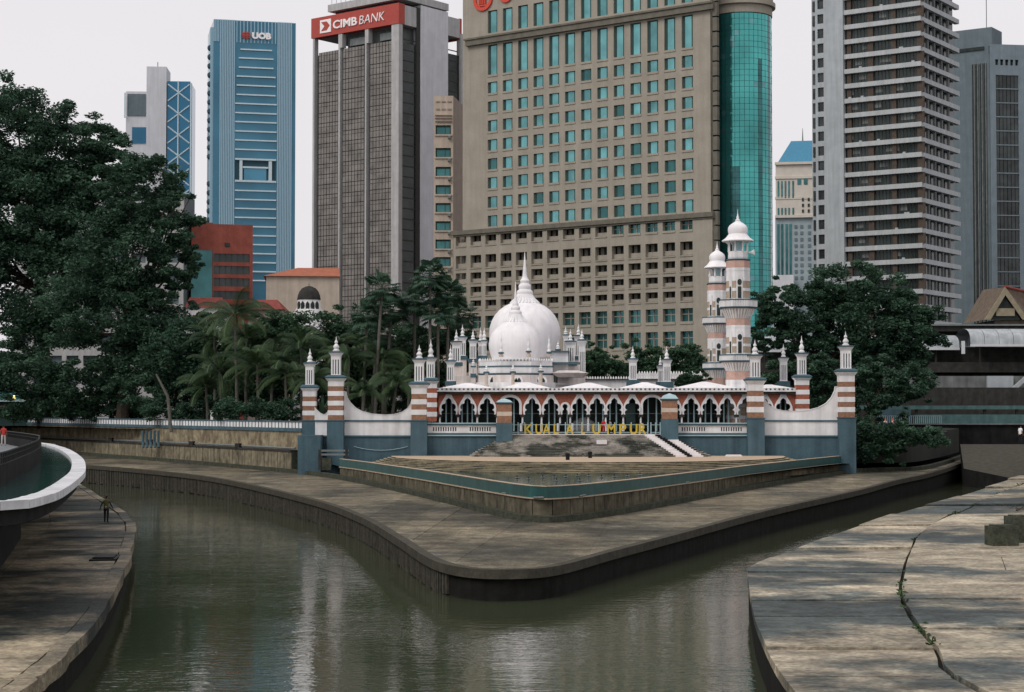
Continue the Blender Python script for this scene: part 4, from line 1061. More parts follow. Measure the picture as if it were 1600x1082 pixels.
# low parapets right of the hall
lp = thing('rear_cloister', 'low white cloister parapet with crenellation behind the arcade roof', 'building', (W(1000, 222), 222, COURT_Z))
lx = lp.location.x
s = MB(); s.box(W(915, 222)-lx, W(1104, 222)-lx, 0, 6, 0, zat(594, 222)-COURT_Z); s.build('wall', M['white'], lp)
s = MB(); s.box(W(913, 222)-lx, W(1106, 222)-lx, -0.3, 6.2, zat(594, 222)-COURT_Z, zat(592.5, 222)-COURT_Z); s.build('cornice', M['dark'], lp)
s = MB()
for k in range(46):
    x = W(918+4.05*k, 222)-lx; z = zat(592.5, 222)-COURT_Z
    s.lathe([(0.14, z), (0.14, z+0.15), (0.02, z+0.34)], 4, x, -0.1, 0, math.pi/4)
stuff(s.build('crenellation', M['white'], lp))
s = MB(); s.box(W(1000, 226)-lx, W(1102, 226)-lx, 7, 10, 0, zat(583, 226)-COURT_Z); s.build('raised_roof', M['white'], lp)
s = MB()
for k in range(24):
    x = W(1002+4.2*k, 226)-lx; z = zat(583, 226)-COURT_Z
    s.lathe([(0.14, z), (0.14, z+0.12), (0.02, z+0.3)], 4, x, 7.2, 0, math.pi/4)
stuff(s.build('crenellation', M['white'], lp))
def roof_turret(px, Y, half, y_bot, y_top, y_fin, label):
    w = half*Y/FPX; t = thing('roof_turret', label, 'turret', (W(px, Y), Y, zat(y_bot, Y)-1.0), 0, 'white turrets on the arcade roofs'); z0 = t.location.z
    s = MB(); s.box(-w*1.5, w*1.5, -w*1.5, w*1.5, -0.6, zat(y_bot, Y)-z0); s.build('base', M['bluetrim'], t)
    slotted_turret(t, 0, 0, zat(y_bot, Y)-z0, zat(y_top, Y)-z0, w*0.9, 'shaft')
    s = MB(); q = math.sqrt(2); zz_ = zat(y_top, Y)-z0; s.lathe([(w*q*1.2, zz_), (w*q*1.26, zz_+0.12), (w*q*0.6, zz_+0.18)], 4, 0, 0, 0, math.pi/4); s.build('cap', M['bluetrim'], t)
    s = MB(); finial(s, 0, 0, zz_+0.15, zat(y_fin, Y)-zat(y_top, Y)-0.15, w*0.62); s.build('finial', M['white'], t, smooth=True)
roof_turret(989, 217, 6.5, 594, 562.5, 541, 'lone white turret on the roof midway between domes and minarets')
roof_turret(1042, 217, 6.5, 597, 563.5, 541, 'larger white turret of the pair left of the minarets')
roof_turret(1032, 219, 4.5, 597, 573, 555.5, 'smaller white turret of the pair left of the minarets')
roof_turret(1224.5, 216, 6.0, 596, 560.5, 538, 'white turret on the roof right of the minarets')

# ---- minarets
def minaret(cx, Y, hs, ys, label):
    """hs: half widths px (shaft_low, shaft_up, balcony, lantern, eave, dome); ys: pixel heights"""
    k = Y/FPX; c8 = 1/math.cos(math.pi/8)
    t = thing('minaret', label, 'minaret', (W(cx, Y), Y, COURT_Z), 0, 'twin minarets')
    Z = lambda py: zat(py, Y)-COURT_Z
    lo, up, bc, ln, ev, dm = [h*k for h in hs]
    def oct_(name, prof, m, parent=t, n=8): s = MB(); s.lathe([(r*c8, z) for r, z in prof], n, 0, 0, 0, math.pi/8); return s.build(name, M[m], parent)
    def shaft(y0, y1, r, n):
        z0, z1 = Z(y0), Z(y1); seq = ['pink', 'white', 'tan', 'white', 'tan', 'pink', 'white', 'tan']
        for j in range(n):
            jj = j//2; pairs_ = (n+1)//2; unit = (z1-z0)/(pairs_*0.7+(pairs_-1)*0.3)
            a = z0+unit*(jj if j % 2 == 0 else jj+0.7); b = a+unit*(0.7 if j % 2 == 0 else 0.3)-0.003
            m = 'white' if j % 2 else seq[j % len(seq)]
            f = 0.62 if j % 2 == 0 else 0.38
            oct_('stone_band' if j % 2 == 0 else 'white_band', [(r*(1.0 if j % 2 == 0 else 1.015), a), (r*(1.0 if j % 2 == 0 else 1.015), b)], m)
    def balcony(y_top, y_bot, y_corb, r_sh):
        b = oct_('balcony', [(bc*0.96, Z(y_bot)), (bc, Z(y_bot)+0.1), (bc, Z(y_bot)+0.2)], 'bluetrim')
        zt_, zb_ = Z(y_top), Z(y_bot)+0.2
        s = MB(); R_ = bc*c8
        for j in range(8):
            a0, a1 = math.pi/8+j*math.pi/4, math.pi/8+(j+1)*math.pi/4
            for q in range(9):
                tt = q/9; x, y = R_*0.97*(math.cos(a0)*(1-tt)+math.cos(a1)*tt), R_*0.97*(math.sin(a0)*(1-tt)+math.sin(a1)*tt)
                s.box(x-0.07, x+0.07, y-0.07, y+0.07, zb_, zt_)
        s.lathe([(R_*0.93, zb_), (R_*0.93, zt_-0.15)], 8, 0, 0, 0, math.pi/8)
        s.build('balusters', M['white'], b)
        oct_('hand_rail', [(bc*0.92, zt_), (bc*1.02, zt_), (bc*1.02, zt_+0.12), (bc*0.9, zt_+0.12)], 'bluetrim', b)
        oct_('corbel', [(r_sh, Z(y_corb)), (r_sh*1.08, Z(y_corb)+(Z(y_bot)-Z(y_corb))*0.35), (bc*0.86, Z(y_bot)-0.15), (bc*0.9, Z(y_bot))], 'cream', b)
        s = MB()
        for j in range(8):
            for q in range(4):
                a = math.pi/8+j*math.pi/4+(q+0.5)*math.pi/16
                cth = 1/math.cos((a-math.pi/8) % (math.pi/4)-math.pi/8)
                r0, r1 = r_sh*1.02*cth, bc*0.9*cth
                z0, z1 = Z(y_corb)+0.05, Z(y_bot)-0.05
                d = Vector((math.cos(a), math.sin(a), 0)); p = Vector((-d.y, d.x, 0))*0.09
                A0, A1, A2 = d*r0 + Vector((0, 0, z0)), d*r1 + Vector((0, 0, z1)), d*r0*0.95 + Vector((0, 0, z1))
                s.add([A0-p, A0+p, A1-p, A1+p, A2-p, A2+p], [(0, 2, 4), (1, 5, 3), (0, 1, 3, 2), (2, 3, 5, 4), (4, 5, 1, 0)])
        s.build('brackets', M['white'], b)
    y = ys
    shaft(668, y['c2'], lo*1.04, 9)
    balcony(y['b2t'], y['b2b'], y['c2'], lo)
    shaft(y['b2b'], y['c1'], lo, 9)
    balcony(y['b1t'], y['b1b'], y['c1'], lo)
    shaft(y['b1b'], y['cor'], up, 9)
    oct_('cornice', [(up*0.98, Z(y['cor'])), (up*1.08, Z(y['cor'])+0.12), (up*1.0, Z(y['cor'])+0.22)], 'bluetrim')
    # openings
    for yy, r, side in ((y['b1t']-2, up, 0), (y['b2t']-2, lo, 0)):
        for ang in (-math.pi/2, -math.pi*0.75):
            h = 0.5 if ang != -math.pi/2 else 1
            f = MB(); ww = 0.27 if h == 1 else 0.14
            f.xz([(-ww*1.35, 0), (ww*1.35, 0), (ww*1.35, 2.1), (ww, 2.6), (0, 2.85), (-ww, 2.6), (-ww*1.35, 2.1)], -0.1, 0.05)
            z_ = Z(yy)
            o = f.build('doorway', M['white'], t, (r*math.cos(ang), r*math.sin(ang), z_), ang+math.pi/2)
            g = MB(); g.xz([(-ww*0.75, 0.1), (ww*0.75, 0.1), (ww*0.75, 1.4), (-ww*0.75, 1.4)], -0.16, 0.0); g.lathe([(0.01, 0)], 3)
            g = MB(); g.xz([(-ww*0.75, 0.1), (ww*0.75, 0.1), (ww*0.75, 1.45), (-ww*0.75, 1.45)], -0.14, 0.0)
            if h == 1: g.xz([(ww*0.95*math.cos(R(a)), 1.95+0.36*math.sin(R(a))) for a in range(0, 360, 30)], -0.14, 0.0)
            g.build('opening', M['roomdark'], o)
    # lantern
    zb_, zt_ = Z(y['cor'])+0.22, Z(y['eave'])
    oct_('lantern_parapet', [(ln*1.0, zb_), (ln*1.05, zb_+0.2), (ln*1.02, zb_+(zt_-zb_)*0.42), (ln*0.94, zb_+(zt_-zb_)*0.42)], 'white')
    s = MB()
    for j in range(8):
        a = math.pi/8+j*math.pi/4
        s.tube([(ln*0.98*c8*math.cos(a), ln*0.98*c8*math.sin(a), zb_+(zt_-zb_)*0.4), (ln*0.98*c8*math.cos(a), ln*0.98*c8*math.sin(a), zt_-0.35), (ln*1.2*c8*math.cos(a), ln*1.2*c8*math.sin(a), zt_)], [0.11, 0.1, 0.2], 6)
    s.build('lantern_columns', M['white'], t)
    oct_('lantern_core', [(ln*0.45, zb_), (ln*0.45, zt_)], 'paleblue')
    s = MB(); zE = Z(y['eave']); s.lathe([(ev, zE-0.06), (ev*1.0, zE+0.04), (ev*0.78, zE+0.32), (dm*0.95, zE+0.75), (dm*0.93, zE+0.8)], 24); s.build('eave', M['dome'], t, smooth=True)
    zs, zp = zE+0.75, Z(y['dtop']); h = zp-zs
    s = MB(); s.lathe([(dm*0.9, zs), (dm*0.97, zs+h*0.15), (dm, zs+h*0.32), (dm*0.97, zs+h*0.48), (dm*0.85, zs+h*0.63), (dm*0.6, zs+h*0.78), (dm*0.34, zs+h*0.89), (dm*0.18, zs+h)], 24); dd = s.build('dome', M['dome'], t, smooth=True)
    s = MB(); zf = Z(y['fin']); s.lathe([(dm*0.22, zp-0.05), (dm*0.26, zp+0.08), (dm*0.12, zp+0.2), (dm*0.14, zp+0.4), (dm*0.07, zp+0.55), (0.03, zp+(zf-zp)*0.7), (0.015, zf)], 10); s.build('finial', M['dome'], dd, smooth=True)
    # loudspeaker horn
    s = MB(); s.tube([(ln*1.05, -0.4, zb_+(zt_-zb_)*0.35), (ln*1.35, -0.6, zb_+(zt_-zb_)*0.35), (ln*1.7, -0.75, zb_+(zt_-zb_)*0.36)], [0.08, 0.14, 0.36], 8); s.build('loudspeaker', M['white'], t)
minaret(1154, 211, (18.2, 17.8, 28.5, 14.2, 25, 15.6), dict(b2t=556, b2b=566.5, c2=581, b1t=470.5, b1b=483, c1=499, cor=408.5, eave=377, dtop=345, fin=327), 'nearer and taller banded minaret with white onion dome')
minaret(1121.5, 224, (15, 15, 22.5, 12.2, 20.5, 12.6), dict(b2t=568.5, b2b=578, c2=592, b1t=497.5, b1b=508, c1=521, cor=445.5, eave=418.5, dtop=391, fin=377), 'farther and shorter banded minaret left of its taller twin')

# ---- KUALA LUMPUR letters and railing on the mound
LY = 200.9
word = [('K',826,13),('U',842,11),('A',854,12),('L',869,8),('A',890,12),('L',911,6),('U',932,13),('M',955,13),('P',973,11),('U',990,12),('R',1004,12)]
for ch, cx, wd in word:
    me, w0 = text_mesh('letter', ch, 1.12, 0.22, M['yellow'], 0.035)
    tw = wd*LY/FPX; fit_width(me, w0, tw); me.materials[0] = M['yellow']
    o = obj('letter', me, None, (W(cx, LY)-tw/2, LY, TOPZ+0.07))
    nth = {826: 'first letter K of the yellow sign', 842: 'yellow letter U right after the K', 854: 'first yellow letter A, after the first U', 869: 'yellow letter L in the first word',
           890: 'yellow letter A ending the first word', 911: 'yellow letter L starting the second word', 932: 'yellow letter U before the M', 955: 'yellow letter M of the sign on the mound', 973: 'yellow letter P after the M',
           990: 'yellow letter U between P and R', 1004: 'last yellow letter R of the sign'}[cx]
    tag(o, nth, 'letter', 'yellow KUALA LUMPUR letters')
s = MB(); s.box(W(818, LY), W(1012, LY), LY-0.15, LY+0.15, TOPZ+0.0705, TOPZ+0.1); tag(s.build('sign_plinth', M['tan']), 'thin pale strip the yellow letters stand on', 'base')
def rail(p0, p1, n, label, Y):
    t = thing('railing', label, 'railing', (W(p0, Y), Y, TOPZ+0.07), 0, 'pale blue railings on the mound'); L = W(p1, Y)-W(p0, Y)
    for j in range(n): s = MB(); s.box(j*L/(n-1)-0.05, j*L/(n-1)+0.05, -0.04, 0.04, 0, 1.3); s.build('post', M['paleblue'], t)
    for z in (0.15, 1.0): s = MB(); s.box(0, L, -0.025, 0.025, z, z+0.06); s.build('rail', M['paleblue'], t)
rail(789, 830, 5, 'pale blue railing at the left end of the letters', LY+0.9)
rail(1017, 1046, 5, 'pale blue railing at the right end of the letters', LY+0.3)
rail(832, 1012, 8, 'long low pale blue railing running behind the yellow letters', LY+1.6)
court = MB(); court.box(W(776, 202), W(1057, 202), 202.2, 208.2, COURT_Z-0.6, TOPZ+0.05); structure(court.build('courtyard', M['conc_mid']))
# ================================================================== TOWERS
GZ = COURT_Z-0.3
# ---- brown hotel with curved glass bay
F = Frame(1112, 330, -36.9, GZ)
hotel = thing('hotel_tower', 'tall brown stone hotel block with teal windows and curved glass corner', 'building', F.o, F.rz)
u_ = lambda px, py: F.uz(px, py)[0]
cols_px = [(762.5,776.5),(784.5,798.5),(808,822),(830.5,845),(854,869),(879,894),(904,920),(930,946),(956,972),(982.5,999.5),(1010,1027),(1037,1055),(1065.5,1083)]
c_first, c_last = (u_(762.5, 200)+u_(776.5, 200))/2, (u_(1065.5, 200)+u_(1083, 200))/2
NC = 13; sp = (c_last-c_first)/(NC-1); hw = 0.5*(u_(1027, 200)-u_(1010, 200))*1.0
cx = [c_first + k*sp for k in range(NC)]
xL = u_(723, 200); xLow = u_(711, 420)
xl_at = c_last
zr = lambda y: F.uz(1074, y)[1]
rows = [(zr(y0+20.5), zr(y0)) for y0 in (87,119.5,151.5,184,216,248,280.5,312.5)]
tall = (zr(76.5), zr(24)); zcor = zr(12); zlow = zr(337)
top_rows = (zr(4), zr(-34))
ZTOP = zr(-120)
wall = MB()
colsU = [(c-hw, c+hw) for c in cx]
grid_wall(wall, xL, 0.0, zlow, ZTOP, colsU, rows + [tall, top_rows], 0, 0.75)
# lower part, slightly proud, with deep balconies
cxl = [c_first - 2*sp, c_first - sp] + cx
lowrows = [(zr(362), zr(344.5)), (zr(400), zr(378)), (zr(425), zr(407.5)), (zr(447.5), zr(431.5)), (zr(471), zr(455)), (zr(506), zr(482)), (zr(545), zr(518))]
colsL = [(c-hw*1.12, c+hw*1.12) for c in cxl]
lower = MB(); grid_wall(lower, xLow, 0.6, 0, zlow-0.6, colsL, lowrows, -0.55, 0.75)
wall.build('wall', M['hotel'], hotel); lower.build('lower_wall', M['hotel'], hotel)
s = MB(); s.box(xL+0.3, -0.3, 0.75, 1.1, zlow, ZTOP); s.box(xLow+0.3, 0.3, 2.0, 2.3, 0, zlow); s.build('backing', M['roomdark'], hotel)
s = MB(); s.box(xL, xL+0.5, 0.75, 9, 0, ZTOP); s.box(xL+0.5, -0.5, 8.5, 9, 0, ZTOP); s.box(xL+0.5, -0.5, 1.2, 8.5, ZTOP-0.5, ZTOP); s.build('side_walls', M['hotel'], hotel)
s = MB(); s.box(xL+1.2, 1.0, -0.75, 0.0, zcor-1.1, zcor); s.box(xL+0.9, 1.0, -1.0, -0.001, zcor, zcor+0.35); s.build('upper_cornice', M['hotel_dk'], hotel)
s = MB(); s.box(xLow-0.3, 0.9, -1.0, 0.0, zlow-0.6, zlow+0.25); s.box(xLow, 0.9, -0.72, 0.0, zlow-0.95, zlow-0.6); s.build('lower_cornice', M['hotel_dk'], hotel)
def win_mesh(w, h, gl, sill=True):
    p = MB(); p.box(-w*0.62, w*0.62, 0.42, 0.46, 0, h)
    s = MB()
    s.box(-w, -w*0.62, 0.34, 0.46, 0, h, 0); s.box(w*0.62, w, 0.34, 0.46, 0, h, 0); s.box(-w*0.62, w*0.62, 0.36, 0.419, h*0.97, h, 0)
    if sill: s.box(-w*1.05, w*1.05, -0.12, 0.33, -0.18, 0.22, 1)
    return s.mesh('window', [M['frame_dk'], M['hotel']]), p.mesh('pane', M[gl])
def put_window(ms, loc): o = obj('window', ms[0], hotel, loc); obj('pane', ms[1], o)
hr = rows[0][1]-rows[0][0]-0.002
wm = win_mesh(hw*0.998, hr, 'glass_teal'); wmd = win_mesh(hw*0.998, hr, 'glass_tealdk')
wt = win_mesh(hw*0.998, tall[1]-tall[0]-0.002, 'glass_teal'); wtop = win_mesh(hw*0.998, top_rows[1]-top_rows[0]-0.002, 'glass_teal', False)
for ri, (z0, z1) in enumerate(rows):
    for ci, c in enumerate(cx):
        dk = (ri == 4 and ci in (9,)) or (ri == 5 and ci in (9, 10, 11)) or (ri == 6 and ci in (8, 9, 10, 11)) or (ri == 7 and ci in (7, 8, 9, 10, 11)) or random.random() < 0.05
        put_window(wmd if dk else wm, (c, 0, z0))
for c in cx: put_window(wt, (c, 0, tall[0])); put_window(wtop, (c, 0, top_rows[0]))
def balc_mesh(w, h, kind):
    s = MB()
    if kind == 'open':
        s.box(-w, w, 1.35, 1.4, 0, h, 0); s.box(-w*0.42, w*0.6, 1.28, 1.36, h*0.45, h, 1); s.box(-w, w, 0.15, 0.3, 0, h*0.42, 2); s.box(-w*0.7, w*0.7, 0.1, 0.16, h*0.08, h*0.34, 0); s.box(-w*1.04, w*1.04, -0.68, 0.2, -0.16, 0.05, 2)
        return s.mesh('balcony', [M['hotel'], M['roomdark'], M['hotel']])
    s.box(-w, w, 0.3, 0.36, 0, h, 1); s.box(-w*0.06, w*0.06, 0.2, 0.3, h*0.15, h, 0); s.box(-w, w, 0.2, 0.31, h*0.6, h*0.65, 0); s.box(-w*1.04, w*1.04, -0.68, 0.3, -0.12, h*0.14, 0)
    return s.mesh('window', [M['hotel'], M['glass_tealdk']])
for ri, (z0, z1) in enumerate(lowrows):
    mo = balc_mesh(hw*1.118, z1-z0-0.002, 'open'); mg = balc_mesh(hw*1.118, z1-z0-0.002, 'glass')
    for ci, c in enumerate(cxl):
        g = ri >= 5 or (ri == 0 and ci >= 10)
        obj('window' if g else 'balcony', mg if g else mo, hotel, (c, 0, z0))
# ribbed joint panel and curved bay
xb0 = u_(1096, 200)
s = MB()
for k in range(26): s.box(0.6, 1.5, -0.2, 0.6, zr(540)+k*(zr(-60)-zr(540))/26, zr(540)+(k+0.9)*(zr(-60)-zr(540))/26)
s.build('ribbed_joint', M['hotel_dk'], hotel)
rad = 48*338/FPX
# bay centre, in hotel axes
ctr = at(1160, 640, 338); dvec = ctr - F.o; bx, by = dvec.dot(F.u), dvec.dot(F.n)
s = MB(); NCOL, dz = 40, 1.05
zt_b = F.uz(1112, 14)[1]
nrow = int(zt_b/dz)
for j in range(NCOL):
    a0, a1 = 2*math.pi*j/NCOL, 2*math.pi*(j+1)/NCOL
    for k in range(nrow):
        g = 0.012; rr = rad + random.uniform(-0.012, 0.012)
        m_ = 0
        x0, y0, x1, y1 = bx+rr*math.cos(a0+g*0.5), by+rr*math.sin(a0+g*0.5), bx+rr*math.cos(a1-g*0.5), by+rr*math.sin(a1-g*0.5)
        t1, t2 = random.uniform(-0.012, 0.012), random.uniform(-0.012, 0.012)
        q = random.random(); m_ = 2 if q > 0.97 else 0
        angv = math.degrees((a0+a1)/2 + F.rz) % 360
        if 296 < angv < 305 and k < nrow-8: m_ = 1  # dark columns of panes stand in for reflections of the tower
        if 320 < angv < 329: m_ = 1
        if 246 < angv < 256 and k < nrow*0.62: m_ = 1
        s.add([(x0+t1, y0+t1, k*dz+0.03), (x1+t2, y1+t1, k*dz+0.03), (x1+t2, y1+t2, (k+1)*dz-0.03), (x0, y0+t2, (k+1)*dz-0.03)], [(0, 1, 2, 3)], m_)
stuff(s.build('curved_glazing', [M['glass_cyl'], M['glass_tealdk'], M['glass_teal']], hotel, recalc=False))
s = MB(); s.lathe([(rad-0.12, 0), (rad-0.12, zt_b)], 40, bx, by); s.build('bay_core', M['frame_dk'], hotel, smooth=True)
s = MB(); s.lathe([(rad+0.15, zt_b), (rad+0.15, zt_b+1.5), (rad+0.75, zt_b+1.6), (rad+0.75, zt_b+2.4), (rad+0.3, zt_b+2.5), (rad+0.3, zt_b+10)], 40, bx, by); s.build('bay_crown', M['hotel'], hotel, smooth=True)
# red round emblem and the first letter beside it, high on the wall
lx_, lz_ = F.uz(755.5, -1); r_ = F.uz(755.5, -1)[1]-F.uz(755.5, 17.5)[1]
s = MB(); n = 40
s.band([(lx_+0.72*r_*math.cos(2*math.pi*j/n), lz_+0.72*r_*math.sin(2*math.pi*j/n)) for j in range(n)], [(lx_+r_*math.cos(2*math.pi*j/n), lz_+r_*math.sin(2*math.pi*j/n)) for j in range(n)], -0.35, -0.02, 0, True)
for q in range(4): s.xz([(lx_-r_*0.42+q*r_*0.2, lz_-r_*0.45), (lx_-r_*0.30+q*r_*0.2, lz_-r_*0.45), (lx_-r_*0.30+q*r_*0.2, lz_+r_*0.4), (lx_-r_*0.42+q*r_*0.2, lz_+r_*0.25)], -0.35, -0.02)
s.xz([(lx_-r_*0.5, lz_-r_*0.62), (lx_+r_*0.4, lz_-r_*0.62), (lx_+r_*0.5, lz_-r_*0.5), (lx_-r_*0.55, lz_-r_*0.5)], -0.35, -0.02)
s.build('emblem', M['ocred'], hotel)
l2, z2 = F.uz(791.5, -11); r2 = F.uz(791.5, -11)[1]-F.uz(791.5, 4.5)[1]
s = MB(); s.band([(l2+0.55*r2*math.cos(2*math.pi*j/n), z2+0.7*r2*math.sin(2*math.pi*j/n)) for j in range(n)], [(l2+0.9*r2*math.cos(2*math.pi*j/n), z2+r2*math.sin(2*math.pi*j/n)) for j in range(n)], -0.35, -0.02, 0, True); s.build('sign_letter', M['ocred'], hotel)

# ---- dark glass bank tower with red sign
F = Frame(622, 400, -38.5, GZ)
bank = thing('bank_tower', 'brown glass bank tower with red rooftop sign band', 'building', F.o, F.rz)
uz = F.uz
xl = uz(490, 200)[0]; zs0, zs1 = uz(620, 38)[1], uz(620, 6)[1]
zg = uz(620, 62)[1]
D = F.vz(719, 60)[0]
# sign band
s = MB(); s.box(xl-0.4, 0.4, -0.5, 1.5, zs0, zs1); s.build('sign_band', M['signred'], bank)
s = MB(); s.box(xl, -0.1, 1.5, D-0.6, zs0, zs1-0.2); s.build('sign_box', M['cimb_white'], bank)
s = MB(); s.box(xl, 0.4, D-0.6, D+0.1, zs0-0.4, zs1); s.build('rear_sign_band', M['signred'], bank)
hh = zs1-zs0; Lw = -xl
def on_sign(px, py): return uz(px, py, -0.5)
def sign_text(body, xa, xb, z, h, off, shear=0.0):
    me, w0 = text_mesh('sign_text', body, h, 0.2, M['signwhite'], off, shear); fit_width(me, w0, xb-xa); me.materials[0] = M['signwhite']
    obj('sign_text', me, bank, (xa, -0.62, z))
zl = zs0+hh*0.27; lh = hh*0.42
sign_text('CIMB', on_sign(521, 40)[0], on_sign(558.5, 40)[0], zl, lh, 0.06)
sign_text('BANK', on_sign(562, 40)[0], on_sign(601, 30)[0], zl, lh, -0.035, 0.12)
xa, xb = on_sign(500.5, 40)[0], on_sign(517.5, 40)[0]; za, zb2 = zs0+hh*0.17, zs0+hh*0.83
s = MB(); s.box(xa, xb, -0.62, -0.5, za, zb2); s.build('sign_emblem', M['signwhite'], bank)
wq, hq = xb-xa, zb2-za
s = MB(); s.xz([(xa+wq*0.12, za+hq*0.16), (xa+wq*0.62, za+hq*0.16), (xa+wq*0.9, za+hq*0.5), (xa+wq*0.62, za+hq*0.84), (xa+wq*0.12, za+hq*0.84), (xa+wq*0.42, za+hq*0.5)], -0.68, -0.62); s.build('sign_arrow', M['signred'], bank)
# columns
for p0, p1 in ((490, 496), (530, 536), (571.5, 577), (613, 624.5)):
    a, b = uz(p0, 200)[0], uz(p1, 200)[0]
    wide = p0 == 613
    s = MB(); s.box(a, b if wide else a+(b-a)*0.45, -0.35, 0.9, 0, zs0-0.02); s.build('column', M['cimb_white'], bank)
    if not wide and p0 != 490: s = MB(); s.box(a, b, -0.36, 0.95, zg+0.2, zs0-0.03); s.build('column_head', M['cimb_white'], bank)
# panes in bays
bays = [(496.5, 527), (534, 568), (577, 611)]
pan = MB(); mul = MB()
fz = (zg-0)/36.0
for p0, p1 in bays:
    a, b = uz(p0, 200)[0], uz(p1, 200)[0]
    mul.box(a, b, 0.35, 0.6, 0, zg-0.02)
    xs = np.linspace(a, b, 8)
    for r in range(36):
        for i in range(7):
            pan.box(xs[i]+0.09, xs[i+1]-0.09, 0.2+random.uniform(-0.02, 0.02), 0.36, r*fz+0.12, r*fz+fz*0.62); pan.box(xs[i]+0.09, xs[i+1]-0.09, 0.21, 0.36, r*fz+fz*0.66, r*fz+fz*0.98)
    d0, d1 = uz(p1, 200)[0], uz(p1+3.2, 200)[0]
    s = MB(); s.box(d0, d1, 0.5, 0.8, 0, zg); s.build('dark_slot', M['cimb_dark'], bank)
stuff(pan.build('cladding_pane', M['cimb_pane'], bank)); mul.build('mullion_grid', M['cimb_mull'], bank)
# soffit storey: open behind the columns
s = MB(); s.box(xl+0.5, -1.0, 0.9, D-1, 0, zg-0.4); s.build('core', M['cimb_dark'], bank)
s = MB(); s.box(xl+Lw*0.30, -1.5, 3.0, D-2.5, zg-0.4, zs0-0.02); s.build('plant_room', M['conc_mid'], bank)
for p0, p1, yy in ((541, 566, 0), (588, 608, 0)):
    a, b = uz(p0, 70)[0], uz(p1, 70)[0]; s = MB(); s.box(a, b, 1.2, 2.6, zg+0.6, zg+2.2); s.build('duct', M['steel'], bank)
# right side: dark glazing, projecting pale core
vz = F.vz
y657, y700, y716 = vz(657.5, 200, 0.7)[0], vz(700, 200, 0.7)[0], vz(716.5, 200)[0]
s = MB(); s.box(-1.0, 0.1, 0.9, y716, 0, zg-0.6); s.build('side_glazing', M['cimb_dark'], bank)
for k in range(37):
    s = MB(); s.box(0.1, 0.16, 1.0, y716-0.5, k*fz+0.1, k*fz+0.35); s.build('side_mullion', M['cimb_mull'], bank)
s = MB(); s.box(-2.0, 0.7, y657, y700, 0, zs1+0.6); s.build('service_core', M['cimb_core'], bank)
s = MB(); s.box(-0.6, 0.8, y716, D, 0, zs0+1); s.box(0.05, 0.42, 1.5, D-0.6, zs0, zs1-0.2); s.build('side_frame', M['cimb_white'], bank)
s = MB(); s.box(0.1, 0.5, y657-1.2, y657-0.05, 0, zs1); s.build('side_slot', M['cimb_mull'], bank)
# roof slab
ra = uz(520, 10)[0]
zR = zs1+0.9
s = MB(); s.box(ra, -2.0, 1.0, D-6, zs1-0.1, zR); s.build('roof_box', M['cimb_dark'], bank)
s = MB(); s.box(ra-1.2, 0.8, -0.4, D-5, zR, zR+1.6); s.build('roof_slab', M['cimb_white'], bank)
for k in range(14):
    s = MB(); s.tube([(0, 0, 0), (0, 0, 1.2+random.random())], 0.05, 5); s.build('roof_mast', M['steel'], bank, (ra-0.5+k*(-ra)/14, 0.2, zR+1.6))

# ---- grey slab tower on the right
F = Frame(1443, 434, -34.0, GZ)
tw = thing('slab_tower', 'grey office tower with pale horizontal slabs wrapping its corner', 'building', F.o, F.rz)
uz, vz = F.uz, F.vz
xl = uz(1319, 200)[0]; D = vz(1500, 200)[0]
zc = lambda y: uz(1443, y)[1]
per = (zc(24)-zc(427.5))/17.0
z_first = zc(427.5)
levels = [z_first + per*k for k in range(-6, 22)]
slab_h = per*0.31
s = MB(); s.box(xl, 0, -0.0, 1.2, 0, slab_h); s.box(-1.2, 0, 1.2, D, 0, slab_h); slab_me = s.mesh('floor_slab', M['slab'])
for z in levels: obj('floor_slab', slab_me, tw, (0, 0, z-slab_h))
s = MB(); s.box(xl, -1.3, 1.1, D-1.2, 0, levels[-1]); s.build('core', M['darkglass'], tw)
pw_ = [(1322.5,1329),(1355,1363.5),(1392,1399),(1432,1442.5)]
gap = per-slab_h
for i, (a, b) in enumerate(pw_):
    xa, xb = uz(a, 200)[0], uz(b, 200)[0]
    s = MB(); s.box(xa, xb, 0.55, 1.15, 0, gap); me_ = s.mesh('pier', M['brownpier'])
    for z in levels[:-1]: obj('pier', me_, tw, (0, 0, z))
for i, px_ in enumerate((1452.5, 1463, 1474, 1484.5)):
    v0 = vz(px_, 200)[0]
    s = MB(); s.box(-0.9, -0.35, v0, v0+0.8, 0, gap); me_ = s.mesh('side_pier', M['conc_mid'])
    for z in levels[:-1]: obj('side_pier', me_, tw, (0, 0, z))
# window mullions per floor (pale blinds catch light)
s = MB()
for k in range(22):
    x = xl + (k+0.5)*(-xl)/22
    s.box(x-0.05, x+0.05, 0.95, 1.12, 0, gap)
mull_me = s.mesh('mullions', M['frame_dk'])
for z in levels[:-1]: obj('mullions', mull_me, tw, (0, 0, z))
bl_me = []
s = MB(); s.box(-0.9, 0.9, 1.02, 1.08, gap*0.35, gap); blind = s.mesh('blind', M['conc_mid'])
for z in levels[:-1]:
    for k in range(random.choice([0, 1, 2, 3])):
        obj('blind', blind, tw, (xl*random.uniform(0.1, 0.95), 0, z))
s = MB(); s.box(-0.35, 0.35, 0, 0.5, 0, 0.4); acm = s.mesh('air_conditioner', M['towerwall'])
for z in levels[:-1]:
    for k in range(random.choice([0, 0, 1, 2])): obj('air_conditioner', acm, tw, (xl*random.uniform(0.1, 0.95), 0.3, z))
